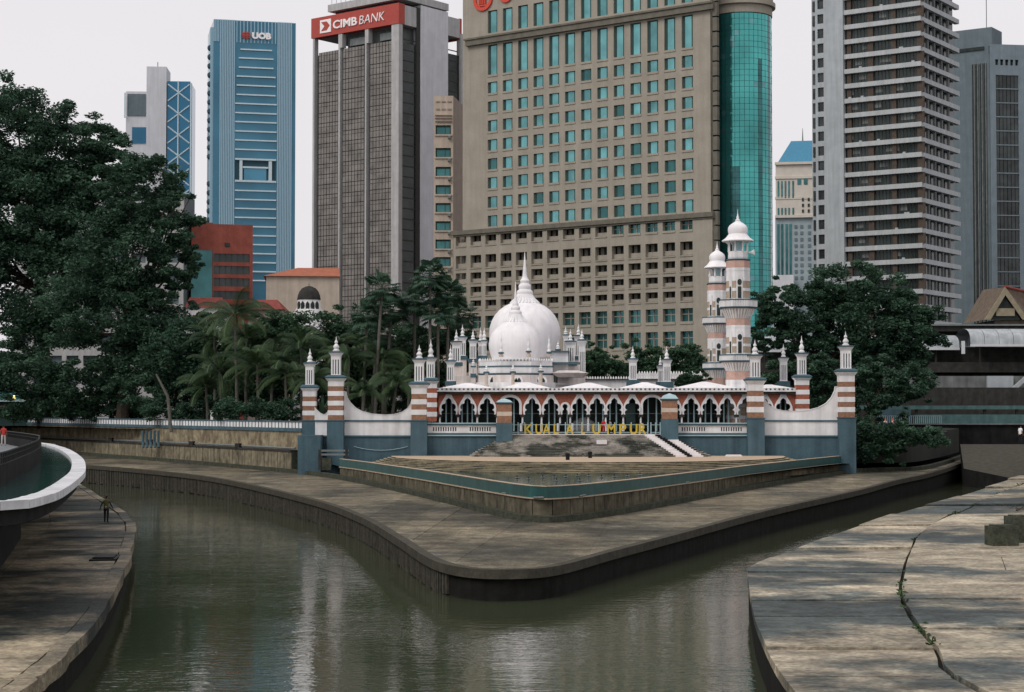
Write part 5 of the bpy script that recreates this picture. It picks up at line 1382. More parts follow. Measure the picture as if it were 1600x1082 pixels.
# left service shaft with square windows
xs0, xs1 = uz(1275.5, 200)[0], xl
wx0, wx1 = uz(1279, 200)[0], uz(1288.5, 200)[0]
rows_ = [(z-per*0.72, z-per*0.08) for z in levels]
s = MB(); grid_wall(s, xs0, xs1, 0, levels[-1]+2, [(wx0, wx1)], rows_, -0.4, 0.5); s.build('shaft_wall', M['towerwall'], tw)
s = MB(); s.box(xs0, xs1, 0.55, D-2, 0, levels[-1]+2); s.build('shaft_core', M['towerwall'], tw)
s = MB(); s.box(wx0+0.01, wx1-0.01, 0.1, 0.5, 0.01, per*0.64-0.01); wme = s.mesh('window', M['darkglass'])
for r0, r1 in rows_: obj('window', wme, tw, (0, 0, r0))
s = MB(); s.box(xs0-1.8, xs0-0.4, 1.5, D-2, 0, levels[-1]+2); s.build('rear_shaft', M['towerwall'], tw)
s = MB(); s.box(xs0-1.5, xs0-0.9, 1.3, 1.5, 0, per*0.7); wme = s.mesh('slit_window', M['darkglass'])
for r0, r1 in rows_: obj('slit_window', wme, tw, (0, 0, r0))

# ---- blue grey building at the right edge
F = Frame(1553, 520, -34.0, GZ)
bg = thing('blue_grey_block', 'blue grey clad office block with dark window strips at the right edge', 'building', F.o, F.rz)
uz, vz = F.uz, F.vz
xl = uz(1490, 200)[0]; zt_ = uz(1553, 84)[1]; zup = uz(1549, 42)[1]
s = MB(); s.box(xl-6, 0, 0, 40, 0, zt_); s.build('body', M['bluegrey'], bg)
s = MB(); s.box(xl-6, uz(1549, 60)[0], 0.3, 9, zt_, zup); s.build('penthouse', M['bluegrey'], bg)
s = MB(); s.box(xl-5, -2, -0.04, 0.3, uz(1553, 76)[1], uz(1553, 71)[1]); s.build('shadow_slot', M['roomdark'], bg)
for p in (1520.5, 1526, 1532.5, 1538.5):
    a, b = uz(p, 300)[0], uz(p+3.0, 300)[0]; s = MB(); s.box(a, b, -0.12, 0.0, uz(1530, 520)[1], uz(1530, 100)[1]); s.build('dark_strip', M['roomdark'], bg)
    s = MB(); s.box(b, b+0.3, -0.4, 0.0, uz(1530, 520)[1], uz(1530, 100)[1]); s.build('fin', M['conc_mid'], bg)
# front wing facing us more squarely
F2 = Frame(1553, 519, 8.0, GZ); uz2 = F2.uz
fw2 = thing('blue_grey_wing', 'pale blue grey wing with tall dark gridded window at the right edge', 'building', F2.o, F2.rz)
zT = uz2(1575, 70)[1]
wx0, wx1 = uz2(1556.5, 200)[0], uz2(1592, 200)[0]; wz0, wz1 = uz2(1575, 470)[1], uz2(1575, 118)[1]
xr = uz2(1680, 200)[0]
small = [(uz2(1555+7.8*k, 98)[0], uz2(1560+7.8*k, 98)[0]) for k in range(5)]
s = MB(); zs_a, zs_b = uz2(1575, 102.5)[1], uz2(1575, 93.5)[1]
grid_wall(s, 0, xr, wz1+0.5, zT, small, [(zs_a, zs_b)], 0, 0.8); s.box(0, wx0, 0, 0.8, 0, wz1+0.5); s.box(wx1, xr, 0, 0.8, 0, wz1+0.5); s.box(wx0, wx1, 0, 0.8, wz1, wz1+0.5); s.box(wx0, wx1, 0, 0.8, 0, wz0); s.build('wall', M['bluegrey2'], fw2)
s = MB(); s.box(0.1, xr, 0.9, 30, 0, zT-0.2); s.build('core', M['darkglass'], fw2)
n = 16
for k in range(n):
    z0 = wz0+(wz1-wz0)*k/n; z1 = wz0+(wz1-wz0)*(k+1)/n
    s = MB(); s.box(wx0, wx1, 0.15, 0.5, z0, z0+0.3); s.build('transom', M['bluegrey2'], fw2)
    s = MB()
    for j in range(6): s.box(wx0+(wx1-wx0)*j/6+0.08, wx0+(wx1-wx0)*(j+1)/6-0.08, 0.4, 0.6, z0+0.35, z1-0.05)
    s.build('window_row', M['darkglass'], fw2)
s = MB(); s.tube([(0, 0, 0), (0, 0, 9)], 0.12, 5); s.build('mast', M['steel'], fw2, (uz2(1548, 45)[0], 3, uz2(1548, 45)[1]))

# ---- blue glass tower with vertical ribs
F = Frame(397, 750, 13.5, GZ); uz = F.uz
ub = thing('blue_ribbed_tower', 'tall blue glass tower with vertical ribs and pale horizontal slats', 'building', F.o, F.rz)
x0, x1 = uz(333, 200)[0], uz(461.5, 200)[0]; zt_ = (uz(333, 30)[1]+uz(461, 37)[1])/2
s = MB(); s.box(x0, x1, 0, x1-x0, 0, zt_); s.build('body', M['uob_blue'], ub)
xc0, xc1 = uz(366, 300)[0], uz(432, 300)[0]
rib = MB(); rib.box(-0.24, 0.24, -0.7, 0, 0, zt_); rib_me = rib.mesh('rib', M['uob_rib'])
zcp = uz(397, 68)[1]
n = 9
for k in range(n):
    a = x0 + (xc0-x0)*(0.28+0.72*(k+0.5)/n); b = x1 - (x1-xc1)*(0.2+0.8*(k+0.5)/n)
    obj('rib', rib_me, ub, (a, 0, 0)); obj('rib', rib_me, ub, (b, 0, 0))
s = MB(); s.box(-0.2, 0.2, -0.45, 0, zcp, zt_); ct = s.mesh('rib', M['uob_rib'])
m_n = 12
for k in range(m_n): obj('rib', ct, ub, (xc0+(xc1-xc0)*(k+0.5)/m_n, 0, 0))
for k in range(4): obj('rib', ct, ub, (x0+(xc0-x0)*0.28*(k+0.3)/4, 0, 0))
ylist = [79,92.5,107,121,135,149.5,163.5,178,192,206.5,220.5,235]+[285,299,313,327,341,355,369,383,397,411,425,439]
for y_ in ylist:
    half = (xc1-xc0)/2*(0.75 if y_ < 85 else (0.82 if y_ < 120 else (0.92 if y_ < 150 else 0.98))); cxm = (xc0+xc1)/2
    z_ = uz(400, y_)[1]; s = MB(); s.box(cxm-half, cxm+half, -0.9, 0, z_-0.25, z_+0.3); s.build('slat', M['uob_lite'], ub)
# sky terrace
za, zb_ = uz(400, 282.5)[1], uz(400, 252)[1]; a, b = uz(367, 265)[0], uz(431, 265)[0]
s = MB(); s.box(a, b, -0.12, 0.0, za, zb_); s.build('terrace_recess', M['uob_dk'], ub)
s = MB(); s.box(uz(381, 265)[0], uz(416, 265)[0], -0.4, -0.1, za, zb_-2.5); s.build('terrace_glass', M['uob_blue'], ub)
for p0, p1 in ((374, 378.5), (419.5, 424.5)): s = MB(); s.box(uz(p0, 265)[0], uz(p1, 265)[0], -0.9, -0.1, za, zb_); s.build('terrace_column', M['uob_lite'], ub)
for yy, pa, pb in ((250, 367, 431), (284, 367, 431), (262.5, 379, 419)): z_ = uz(400, yy)[1]; s = MB(); s.box(uz(pa, 265)[0], uz(pb, 265)[0], -1.0, -0.1, z_-0.35, z_+0.35); s.build('slat', M['uob_lite'], ub)
# rounded balconies on the flanks
s = MB(); s.lathe([(1.2, -1.2), (1.7, -0.5), (1.7, 0.5), (1.1, 1.1)], 10); bmesh_ = s.mesh('flank_balcony', M['uob_dk'])
for k in range(25):
    y_ = 73+14.2*k
    if 255 < y_ < 282: continue
    obj('flank_balcony', bmesh_, ub, (x0-0.6, 3.0, uz(330, y_)[1])); obj('flank_balcony', bmesh_, ub, (x1-1.7, 4.0, uz(463, y_+3)[1]))
s = MB(); s.box(x0-1.2, x0+1.0, 1.0, 6, 0, uz(331, 42)[1]); s.build('flank_strip', M['uob_rib'], ub)
lh_ = uz(400, 51)[1]-uz(400, 61.5)[1]
me, w0 = text_mesh('sign_text', 'UOB', lh_, 0.4, M['signwhite'], 0.25); xa, xb = uz(393.5, 57)[0], uz(423.5, 57)[0]; fit_width(me, w0, xb-xa); me.materials[0] = M['signwhite']
obj('sign_text', me, ub, (xa, -0.9, uz(400, 62)[1]))
ex, ez = uz(384.5, 56); er = (uz(391, 56)[0]-uz(378, 56)[0])/2
s = MB()
for k in range(5): q = -0.8+0.4*k; s.box(ex+q*er-er*0.1, ex+q*er+er*0.1, -1.0, -0.6, ez-er*(1.0-abs(q)*0.35), ez+er*(1.0-abs(q)*0.35))
s.box(ex-er, ex+er, -1.05, -0.65, ez-er*0.16, ez+er*0.16); s.box(ex-er*0.8, ex+er*0.8, -1.04, -0.64, ez+er*0.42, ez+er*0.6); s.box(ex-er*0.8, ex+er*0.8, -1.04, -0.64, ez-er*0.6, ez-er*0.42)
s.build('sign_emblem', M['signred'], ub)

# ---- white and blue tower far left
F = Frame(245, 800, 4.0, GZ); uz = F.uz
bt = thing('braced_blue_tower', 'far white and deep blue tower with crossed braces', 'building', F.o, F.rz)
X_ = lambda p: uz(p, 200)[0]
Zp = lambda y: uz(245, y)[1]
s = MB(); s.box(X_(229), X_(260), -1, 14, 0, Zp(105)); s.build('core_wall', M['towerwhite'], bt)
s = MB(); s.box(X_(261), X_(297), 0, 22, 0, Zp(127)); s.build('blue_wing', M['bluetower'], bt)
s = MB(); s.box(X_(196), X_(229), 1, 20, 0, Zp(180)); s.box(X_(196), X_(229), 1, 20, Zp(180)+0.01, Zp(143)); s.build('left_wing', M['towerwhite'], bt)
s = MB(); s.box(X_(198.5), X_(227), 0.6, 0.98, Zp(181), Zp(147)); s.build('grey_screen', M['bluegrey'], bt)
s = MB(); s.box(X_(206), X_(228), 0.6, 0.98, Zp(224), Zp(199)); s.build('blue_window', M['bluetower'], bt)
brs = MB(); xa, xm, xb = X_(262), X_(278.5), X_(296)
def brace(p, q, r=0.35): s_ = MB(); s_.tube([(p[0], -0.3, p[1]), (q[0], -0.3, q[1])], r, 5); s_.build('brace', M['uob_lite'], bt)
yy = 132
while yy < 330:
    brace((xa, Zp(yy)), (xb, Zp(yy+26))); brace((xb, Zp(yy)), (xa, Zp(yy+26))); brace((xa, Zp(yy+13+26)), (xb, Zp(yy+13+26)), 0.25) if yy > 200 else None
    yy += 33
brace((xm, Zp(127)), (xm, Zp(330))); brace((xb+0.8, Zp(130)), (xb+0.8, Zp(330))); brace((X_(195), Zp(146)), (X_(195), Zp(185)))
s = MB(); s.tube([(0, 0, 0), (0, 0, 2.5)], 0.2, 5); s.build('mast', M['steel'], bt, (X_(245), 2, Zp(105)))

# ---- beige slim block beside the hotel
F = Frame(677, 385, 0.0, GZ); uz = F.uz
bb = thing('slim_beige_block', 'slim cream apartment block with one teal window per floor', 'building', F.o, F.rz)
X_ = lambda p: uz(p, 300)[0]; Zp = lambda y: uz(690, y)[1]
wr = [(Zp(y+14.5), Zp(y)) for y in (196,231.5,261,289.5,317.5,346,374.5,402,430,458,486,514)]
s = MB(); grid_wall(s, 0, X_(708), 0, Zp(150), [(X_(680.5), X_(704.5))], wr, 0, 0.7); s.build('wall', M['beige'], bb)
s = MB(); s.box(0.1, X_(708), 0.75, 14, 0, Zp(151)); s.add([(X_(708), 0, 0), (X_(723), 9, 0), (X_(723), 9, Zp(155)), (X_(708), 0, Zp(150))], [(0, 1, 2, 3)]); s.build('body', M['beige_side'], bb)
w_ = X_(704.5)-X_(680.5); h_ = wr[0][1]-wr[0][0]
s = MB(); s.box(0, w_, 0.4, 0.5, 0, h_, 0); s.box(0, w_*0.08, 0.3, 0.5, 0, h_, 1); s.box(w_*0.92, w_, 0.3, 0.5, 0, h_, 1); s.box(0, w_, 0.3, 0.42, h_*0.8, h_, 1); s.box(w_*0.6, w_*0.64, 0.32, 0.5, 0, h_, 1); s.box(-0.2, w_+0.2, -0.25, 0.3, -0.3, 0, 2); s.box(w_*0.8, w_*0.98, -0.7, 0, -0.9, -0.35, 3)
wme = s.mesh('window', [M['glass_tealdk'], M['frame_dk'], M['beige'], M['steel']])
for a, b in wr: obj('window', wme, bb, (X_(680.5), 0, a))
for y_ in (180, 184.5, 189.5): s = MB(); s.box(0.3, X_(706), -0.35, 0, Zp(y_+1), Zp(y_)); s.build('louvre', M['beige_side'], bb)
for p in (681, 690, 699):
    s = MB(); s.box(X_(p), X_(p+6), -0.15, 0, Zp(172), Zp(170)); s.box(X_(p), X_(p+6), -0.15, 0, Zp(160), Zp(158)); s.build('relief', M['beige_side'], bb)

# ---- cream tower with blue roof
F = Frame(1248, 700, -10.0, GZ); uz = F.uz
ct_ = thing('cream_tower', 'far cream and grey tower with blue mansard roof', 'building', F.o, F.rz)
X_ = lambda p, y=300: uz(p, y)[0]; Zp = lambda y: uz(1248, y)[1]
s = MB(); s.box(X_(1211), X_(1300), 0, 26, 0, Zp(338)); s.build('lower_body', M['greytower'], ct_)
s = MB(); s.box(X_(1212), X_(1300), -0.5, 26.5, Zp(338), Zp(254)); s.build('upper_body', M['creamtower'], ct_)
for y_, o in ((339, 1.2), (278, 0.9), (256, 1.4), (310, 0.7)): s = MB(); s.box(X_(1211), X_(1301), -o, 0, Zp(y_)-0.4, Zp(y_-2.5)); s.build('cornice', M['creamtower'], ct_)
s = MB(); xa, xb = X_(1216), X_(1292); s.add([(xa, 1, Zp(252)), (xb, 1, Zp(252)), (xb, 22, Zp(252)), (xa, 22, Zp(252)), (X_(1236), 6, Zp(217)), (X_(1272), 6, Zp(217)), (X_(1272), 16, Zp(217)), (X_(1236), 16, Zp(217))], [(0,3,2,1),(4,5,6,7),(0,1,5,4),(1,2,6,5),(2,3,7,6),(3,0,4,7)]); s.build('roof', M['blueroof'], ct_)
s = MB(); s.tube([(0, 0, 0), (0, 0, Zp(195)-Zp(217))], [0.35, 0.1], 6); s.build('mast', M['steel'], ct_, (X_(1254), 10, Zp(217)))
for k, p in enumerate((1215, 1220.5, 1226, 1231.5, 1238)):
    s = MB(); s.box(X_(p), X_(p+2.6), -0.7, -0.4, Zp(310), Zp(283)); s.build('window', M['glass_tealdk'], ct_)
    s = MB(); s.box(X_(p), X_(p+2.6), -0.7, -0.4, Zp(345-8), Zp(325)); s.build('window', M['glass_tealdk'], ct_)
for p in (1246, 1256, 1272):
    s = MB(); s.box(X_(p), X_(p+6), -0.7, -0.4, Zp(289), Zp(277+1)); s.build('window', M['glass_tealdk'], ct_)
for p in (1214, 1220, 1227, 1233):
    s = MB(); s.box(X_(p), X_(p+3.4), -0.3, 0, Zp(430), Zp(350)); s.build('window_strip', M['glass_tealdk'], ct_)
for r in range(9):
    for p in (1241, 1250, 1262, 1272):
        s = MB(); s.box(X_(p), X_(p+4.5), -0.25, 0, Zp(352+10*r+5), Zp(352+10*r)); s.build('window', M['bluegrey'], ct_)
for r in range(3):
    for p in (1253, 1262, 1270): s = MB(); s.box(X_(p), X_(p+3), -0.75, -0.4, Zp(310+9*r+5), Zp(310+9*r)); s.build('window', M['roomdark'], ct_)
s = MB(); s.box(X_(1208), X_(1240), -8, -2, 0, Zp(432)); s.build('podium', M['towerwhite'], ct_)

# ---- red building, orange-roofed hall, domed pavilion, white shophouses
F = Frame(331, 335, 14.0, GZ); uz = F.uz
rb_ = thing('red_block', 'red clad office block with strip windows behind the trees', 'building', F.o, F.rz)
X_ = lambda p, y=400: uz(p, y)[0]; Zp = lambda y: uz(360, y)[1]
strips = [(Zp(y+13), Zp(y)) for y in (397, 416, 435, 455, 476)]
s = MB(); grid_wall(s, 0, X_(395), 0, Zp(351), [(X_(334), X_(390))], strips, 0, 0.6); s.build('wall', M['redclad'], rb_)
s = MB(); s.box(X_(299), X_(395), 0.7, 16, 0, Zp(351)-0.1); s.build('core', M['redclad'], rb_)
s = MB(); s.box(X_(299), 0, 0, 0.6, Zp(392), Zp(349)); s.build('parapet_wall', M['redclad'], rb_)
s = MB(); s.box(X_(299), -0.05, 0.2, 0.65, 0, Zp(392)); s.build('glass_bay', M['glass_tealdk'], rb_)
for a, b in strips:
    s = MB(); s.box(X_(334)+0.05, X_(390)-0.05, 0.35, 0.66, a+0.02, b-0.02); f_ = s.build('strip_window', M['darkglass'], rb_)
    for k in range(1, 6): q = MB(); xx = X_(334)+(X_(390)-X_(334))*k/6; q.box(xx-0.06, xx+0.06, 0.25, 0.36, a+0.02, b-0.02); q.build('mullion', M['frame_dk'], f_)
s = MB(); s.box(X_(351), X_(359), -0.1, 0.0, Zp(386), Zp(380)); s.build('small_window', M['roomdark'], rb_)
F = Frame(415, 325, 6.0, GZ); uz = F.uz
ob_ = thing('orange_roof_hall', 'plain beige hall with orange tiled roof left of the bank tower', 'building', F.o, F.rz)
X_ = lambda p, y=450: uz(p, y)[0]; Zp = lambda y: uz(455, y)[1]
s = MB(); s.box(0, X_(530), 0, 14, 0, Zp(432)); s.build('wall', M['beige'], ob_)
s = MB(); xa, xb = -0.5, X_(531); zl_, zh = Zp(432), Zp(414); s.add([(xa, -0.5, zl_), (xb, -0.5, zl_), (xb, 14.5, zl_), (xa, 14.5, zl_), (xa+6, 7, zh), (xb, 7, zh)], [(0, 1, 5, 4), (1, 2, 5), (2, 3, 4, 5), (3, 0, 4), (3, 2, 1, 0)]); s.build('roof', M['orange_roof'], ob_)
t = thing('domed_pavilion', 'white drum with dark dome and narrow arched windows', 'pavilion', (W(482, 300), 300, GZ)); k = 300/FPX
Z = lambda y: zat(y, 300)-GZ
s = MB(); s.lathe([(24*k, 0), (24*k, Z(490)), (18.5*k, Z(481)), (17.5*k, Z(469))], 20); s.build('drum', M['white'], t, smooth=True)
s = MB(); s.lathe([(18.3*k, Z(469)), (18.3*k, Z(467)), (17.4*k, Z(462)), (15*k, Z(456)), (11*k, Z(451)), (5*k, Z(448)), (0.5*k, Z(447)), (0.3*k, Z(443))], 20); s.build('dome', M['dark'], t, smooth=True)
for a in (-90, -66, -114, -42, -138):
    s = MB(); s.xz([(-0.28, 0), (0.28, 0), (0.28, 1.4), (0, 1.8), (-0.28, 1.4)], -0.2, 0.3); s.build('window', M['roomdark'], t, (18.2*k*math.cos(R(a)), 18.2*k*math.sin(R(a)), Z(489)), R(a+90))
F = Frame(286, 290, 5.0, GZ); uz = F.uz
sh = thing('white_shophouse', 'white shophouse with dark red tiled roof showing above the palms', 'building', F.o, F.rz)
X_ = lambda p, y=490: uz(p, y)[0]; Zp = lambda y: uz(330, y)[1]
s = MB(); s.box(0, X_(352), 0, 10, 0, Zp(493)); s.box(X_(290), X_(345), 0.5, 10, Zp(493), Zp(480)); s.build('wall', M['white'], sh)
for a, b, y0, y1, yy in ((284, 352, 496, 488, -0.8), (288, 348, 480, 462, 0.2)): s = MB(); s.add([(X_(a), yy, Zp(y0)), (X_(b), yy, Zp(y0)), (X_(b), 10, Zp(y0)), (X_(a), 10, Zp(y0)), (X_(a+4), 5, Zp(y1)), (X_(b-4), 5, Zp(y1))], [(0, 1, 5, 4), (1, 2, 5), (2, 3, 4, 5), (3, 0, 4), (3, 2, 1, 0)]); s.build('roof', M['red_roof'], sh)
for p in (297, 310, 317, 330): s = MB(); s.box(X_(p), X_(p+4.5), -0.1, 0, Zp(504), Zp(500)); s.build('window', M['roomdark'], sh)
t = thing('red_roof_house', 'low house with red tiled roof right of the coconut palm', 'house', (W(412, 285), 285, GZ)); k = 285/FPX
s = MB(); s.box(-25*k, 28*k, 0, 9, 0, zat(484, 285)-GZ); s.build('wall', M['beige_side'], t)
s = MB(); z0, z1 = zat(484, 285)-GZ, zat(466, 285)-GZ; s.add([(-27*k, -0.6, z0), (30*k, -0.6, z0), (30*k, 9.5, z0), (-27*k, 9.5, z0), (-16*k, 4.5, z1), (15*k, 4.5, z1)], [(0, 1, 5, 4), (1, 2, 5), (2, 3, 4, 5), (3, 0, 4), (3, 2, 1, 0)]); s.build('roof', M['red_roof'], t)
# ================================================================== STATION AND RIGHT BACKGROUND
SY = 285.0
st = thing('rail_station', 'long elevated rail station with pale curved roof behind the right tree', 'station', (W(1195, SY), SY, GZ)); sx = st.location.x
def XS(p, Y=SY): return W(p, Y)-sx
def ZS(y, Y=SY): return zat(y, Y)-GZ
def barrel(p0, p1, y_top, y_bot, y_off, depth, name='curved_roof'):
    n = 10; a, b = XS(p0), XS(p1); zt_, zb_ = ZS(y_top), ZS(y_bot)
    ou = [(y_off + depth*(1-math.cos(math.pi*j/n))/2, zb_+(zt_-zb_)*math.sin(math.pi*j/n)**0.6) for j in range(n+1)]
    s = MB(); nseg = max(2, int((b-a)/2.2))
    for i in range(nseg):
        xa, xb = a+(b-a)*i/nseg+0.03, a+(b-a)*(i+1)/nseg-0.03
        v = [(xa, y, z) for y, z in ou] + [(xb, y, z) for y, z in ou]
        s.add(v, [(j, j+1, n+2+j, n+1+j) for j in range(n)])
    s.build(name, M['roofgrey'], st, smooth=True)
    s = MB(); s.box(a, b, y_off-0.15, y_off+0.1, zb_-0.35, zb_); s.build('eave_beam', M['towerwhite'], st)
barrel(1185, 1300, 524, 547, 0, 9); barrel(1310, 1505, 522, 543, 2, 9); barrel(1512, 1760, 513, 539, -2, 10)
s = MB(); s.box(XS(1180), XS(1780), 1, 12, ZS(582), ZS(566)); s.build('deck', M['dark'], st)
s = MB(); s.box(XS(1180), XS(1780), 8, 8.4, ZS(566), ZS(540)); s.build('back_screen', M['dark'], st)
s = MB(); s.box(XS(1380), XS(1780), -0.6, 0.4, ZS(606), ZS(588)); s.build('lower_beam', M['conc_mid'], st)
s = MB(); s.box(XS(1540), XS(1580), -1.4, -0.62, ZS(606), ZS(588)); s.build('pale_panel', M['towerwall'], st)
s = MB(); s.xz([(XS(1577), ZS(606)), (XS(1586), ZS(606)), (XS(1660), ZS(540)), (XS(1651), ZS(540))], -2.2, -1.5); s.build('stair_ramp', M['towerwall'], st)
for p in (1200, 1262, 1330, 1400, 1470, 1540, 1610, 1690):
    s = MB(); s.lathe([(0.7, -3), (0.7, ZS(582)), (1.3, ZS(578))], 10); s.build('pier', M['dark'], st, (XS(p), 6, 0))
    s = MB(); s.tube([(0, 0, 0), (0, 0, ZS(542)-ZS(566))], 0.18, 6); s.build('post', M['dark'], st, (XS(p), 3, ZS(566)))
s = MB(); s.box(XS(1497.5), XS(1502.5), -2.5, -2.2, ZS(554), ZS(534)); s.build('pale_post', M['towerwhite'], st)
s = MB(); s.box(XS(1480), XS(1760), 14, 30, ZS(512), ZS(502)); s.build('flat_canopy', M['dark'], st)
s = MB(); s.box(XS(1480), XS(1760), 13.5, 14, ZS(503), ZS(500.5)); s.build('canopy_edge', M['steel'], st)
s = MB(); s.box(XS(1170), XS(1780), 12.5, 14, -3, ZS(560)); s.build('rear_wall', M['dark'], st)
# lower walkway
wk = thing('riverside_walkway', 'grey teal walkway fascia under the rail station', 'walkway', (W(1500, 276), 276, GZ)); wx = wk.location.x
s = MB(); s.box(W(1340, 276)-wx, W(1700, 276)-wx, 0, 1.0, zat(640, 276)-GZ, zat(634, 276)-GZ); s.build('roof_edge', M['tealpaint'], wk)
s = MB(); s.box(W(1430, 276)-wx, W(1700, 276)-wx, 0.2, 0.6, zat(664, 276)-GZ, zat(648, 276)-GZ); s.build('parapet', M['tealpaint'], wk)
s = MB(); s.box(W(1340, 276)-wx, W(1700, 276)-wx, 4, 4.4, 0, zat(606, 276)-GZ); s.build('back_wall', M['dark'], wk)
s = MB(); s.box(W(1368, 276)-wx, W(1430, 276)-wx, 3, 3.3, zat(662, 276)-GZ, zat(640, 276)-GZ); s.build('blue_hoarding', M['bluewall'], wk)
s = MB(); s.box(W(1345, 276)-wx, W(1700, 276)-wx, -1.5, 4, zat(668, 276)-GZ-0.4, zat(667, 276)-GZ); s.build('floor', M['conc_mid'], wk)
for p in (1433, 1540, 1590): s = MB(); s.box(-0.2, 0.2, 0.3, 0.7, zat(648, 276)-GZ, zat(606, 276)-GZ); s.build('post', M['dark'], wk, (W(p, 276)-wx, 0, 0))
# railing and cones
rl_ = thing('river_railing', 'pale railing above the dark far river wall', 'railing', (W(1376, 271), 271.8, zat(664, 272))); L = W(1472, 272)-W(1376, 272)
for j in range(32): s = MB(); s.box(-0.035, 0.035, -0.03, 0.03, 0, 1.35); s.build('bar', M['paleblue'], rl_, (j*L/31, 0, 0))
for z in (0.1, 1.3): s = MB(); s.box(0, L, -0.03, 0.03, z, z+0.06); s.build('rail', M['paleblue'], rl_)
for p, nm in ((1383, 'left'), (1395, 'right')):
    Yc = 274.5
    t = thing('traffic_cone', 'orange traffic cone behind the railing, %s one of two' % nm, 'traffic cone', (W(p, Yc), Yc, zat(666, 276)+0.02), 0, 'traffic cones behind the railing')
    s = MB(); s.lathe([(0.42, 0.06), (0.36, 0.1), (0.12, 1.1), (0.06, 1.15)], 12); s.build('body', M['cone'], t, smooth=True)
    s = MB(); s.box(-0.5, 0.5, -0.5, 0.5, 0, 0.06); s.build('base', M['black'], t)
    s = MB(); s.lathe([(0.27, 0.5), (0.2, 0.78)], 12); s.build('stripe', M['signwhite'], t)
# timber gable house
gh = thing('gabled_timber_house', 'timber house front with steep crossed gable at the right edge', 'house', (W(1572, 300), 300, GZ)); k = 300/FPX
Z = lambda y: zat(y, 300)-GZ
apex = (0, Z(449)); le, re_ = (-33*k, Z(500)), (36*k, Z(500))
for sgn, e in ((-1, le), (1, re_)):
    s = MB(); s.xz([(apex[0], apex[1]), (apex[0], apex[1]-1.3), (e[0]+(-sgn)*1.0, e[1]), (e[0], e[1])][::1 if sgn < 0 else -1], -0.3, 0.0); s.build('bargeboard', M['timber'], gh)
s = MB(); s.xz([(le[0]+1.2, le[1]), (re_[0]-1.2, re_[1]), (0, apex[1]-1.4)], 0.4, 0.6); s.build('gable_wall', M['roomdark'], gh)
s = MB(); s.box(-14*k, 15*k, 0.0, 0.4, Z(494), Z(482)); s.build('vent_panel', M['timber'], gh)
s = MB(); s.add([(0, 0, apex[1]), (0, 14, apex[1]+0.5), (le[0], 14, le[1]), (le[0], 0, le[1])], [(0, 1, 2, 3)]); s.add([(0, 0, apex[1]+0.05), (0, 14, apex[1]+0.5), (re_[0], 14, re_[1]), (re_[0], 0, re_[1])], [(0, 1, 2, 3)]); s.add([(0, 0.3, apex[1]+0.02), (60*k, 6, Z(456)), (70*k, 6, Z(502)), (re_[0], 0.3, Z(500))], [(0, 1, 2, 3)]); s.build('roof', M['thatch'], gh)
s = MB(); s.tube([(0, 0.2, apex[1]+0.1), (60*k, 6, Z(456)+0.1)], 0.25, 6); s.build('ridge', M['red_roof'], gh)
s = MB(); s.box(le[0]+2, 90*k, 1, 14, 0, Z(500)); s.build('wall', M['thatch'], gh)

# ---- left background under the trees: glass canopied building, lamps, hydrant post
lb_ = thing('riverside_cafe', 'low building with teal glass canopy under the left trees', 'building', (W(20, 300), 300, GZ)); lx2 = lb_.location.x; Z = lambda y: zat(y, 300)-GZ
s = MB(); s.box(W(-60, 300)-lx2, W(66, 300)-lx2, 0, 8, 0, Z(628)); s.build('wall', M['frame_dk'], lb_)
s = MB(); s.box(W(-60, 300)-lx2, W(64, 300)-lx2, -2.0, 0, Z(624.5), Z(612)); s.build('canopy_glass', M['glass_tealdk'], lb_)
s = MB(); s.box(W(-60, 300)-lx2, W(65, 300)-lx2, -2.3, 0.1, Z(628), Z(624.6)); s.box(W(-60, 300)-lx2, W(60, 300)-lx2, -2.2, 0.1, Z(611.9), Z(609.5)); s.build('canopy_edge', M['paleblue'], lb_)
for p in (4, 16, 36, 50): s = MB(); s.box(-0.5, 0.5, -0.2, 0.0, Z(644), Z(634)); s.build('window', M['tan'], lb_, (W(p, 300)-lx2, 0, 0))
bkw = thing('pale_office_behind_trees', 'pale concrete office block glimpsed through the left tree crowns', 'building', (W(110, 330), 330, GZ)); Z = lambda y: zat(y, 330)-GZ; k = 330/FPX
s = MB()
rws = [(Z(y+15), Z(y)) for y in range(300, 620, 32)]
grid_wall(s, -90*k, 175*k, 0, Z(300), [(-85*k+i_*26*k, -66*k+i_*26*k) for i_ in range(10)], rws, 0, 0.6); s.build('wall', M['cimb_white'], bkw)
s = MB(); s.box(-89*k, 174*k, 0.65, 12, 0, Z(301)); s.build('core', M['bluegrey'], bkw)
for i_, (px_, py_, Y_) in enumerate([(22, 621, 296), (125, 629.5, 285), (177, 637, 270)]):
    p = at(px_, py_, Y_)
    t = thing('street_lamp', ['lit yellow lamp in front of the teal canopy', 'lit yellow lamp under the middle of the left trees', 'lit yellow lamp nearest the balustrade under the trees'][i_], 'street lamp', (p.x, p.y, GZ), 0, 'lit lamps under the left trees')
    s = MB(); s.tube([(0, 0, 0), (0, 0, p.z-GZ-0.3)], [0.09, 0.06], 6); s.build('post', M['black'], t)
    s = MB(); s.lathe([(0.05, -0.32), (0.26, -0.18), (0.3, 0.02), (0.2, 0.22), (0.05, 0.3)], 10); s.build('globe', M['lamp'], t, (0, 0, p.z-GZ), smooth=True)
p = at(331, 650, 236); t = thing('white_post', 'single short white post behind the balustrade', 'post', (p.x, 236, GZ)); s = MB(); s.box(-0.16, 0.16, -0.16, 0.16, 0, zat(643, 236)-GZ); s.build('shaft', M['white'], t); s = MB(); s.box(-0.2, 0.2, -0.2, 0.2, zat(643, 236)-GZ, zat(642, 236)-GZ); s.build('cap', M['white'], t)
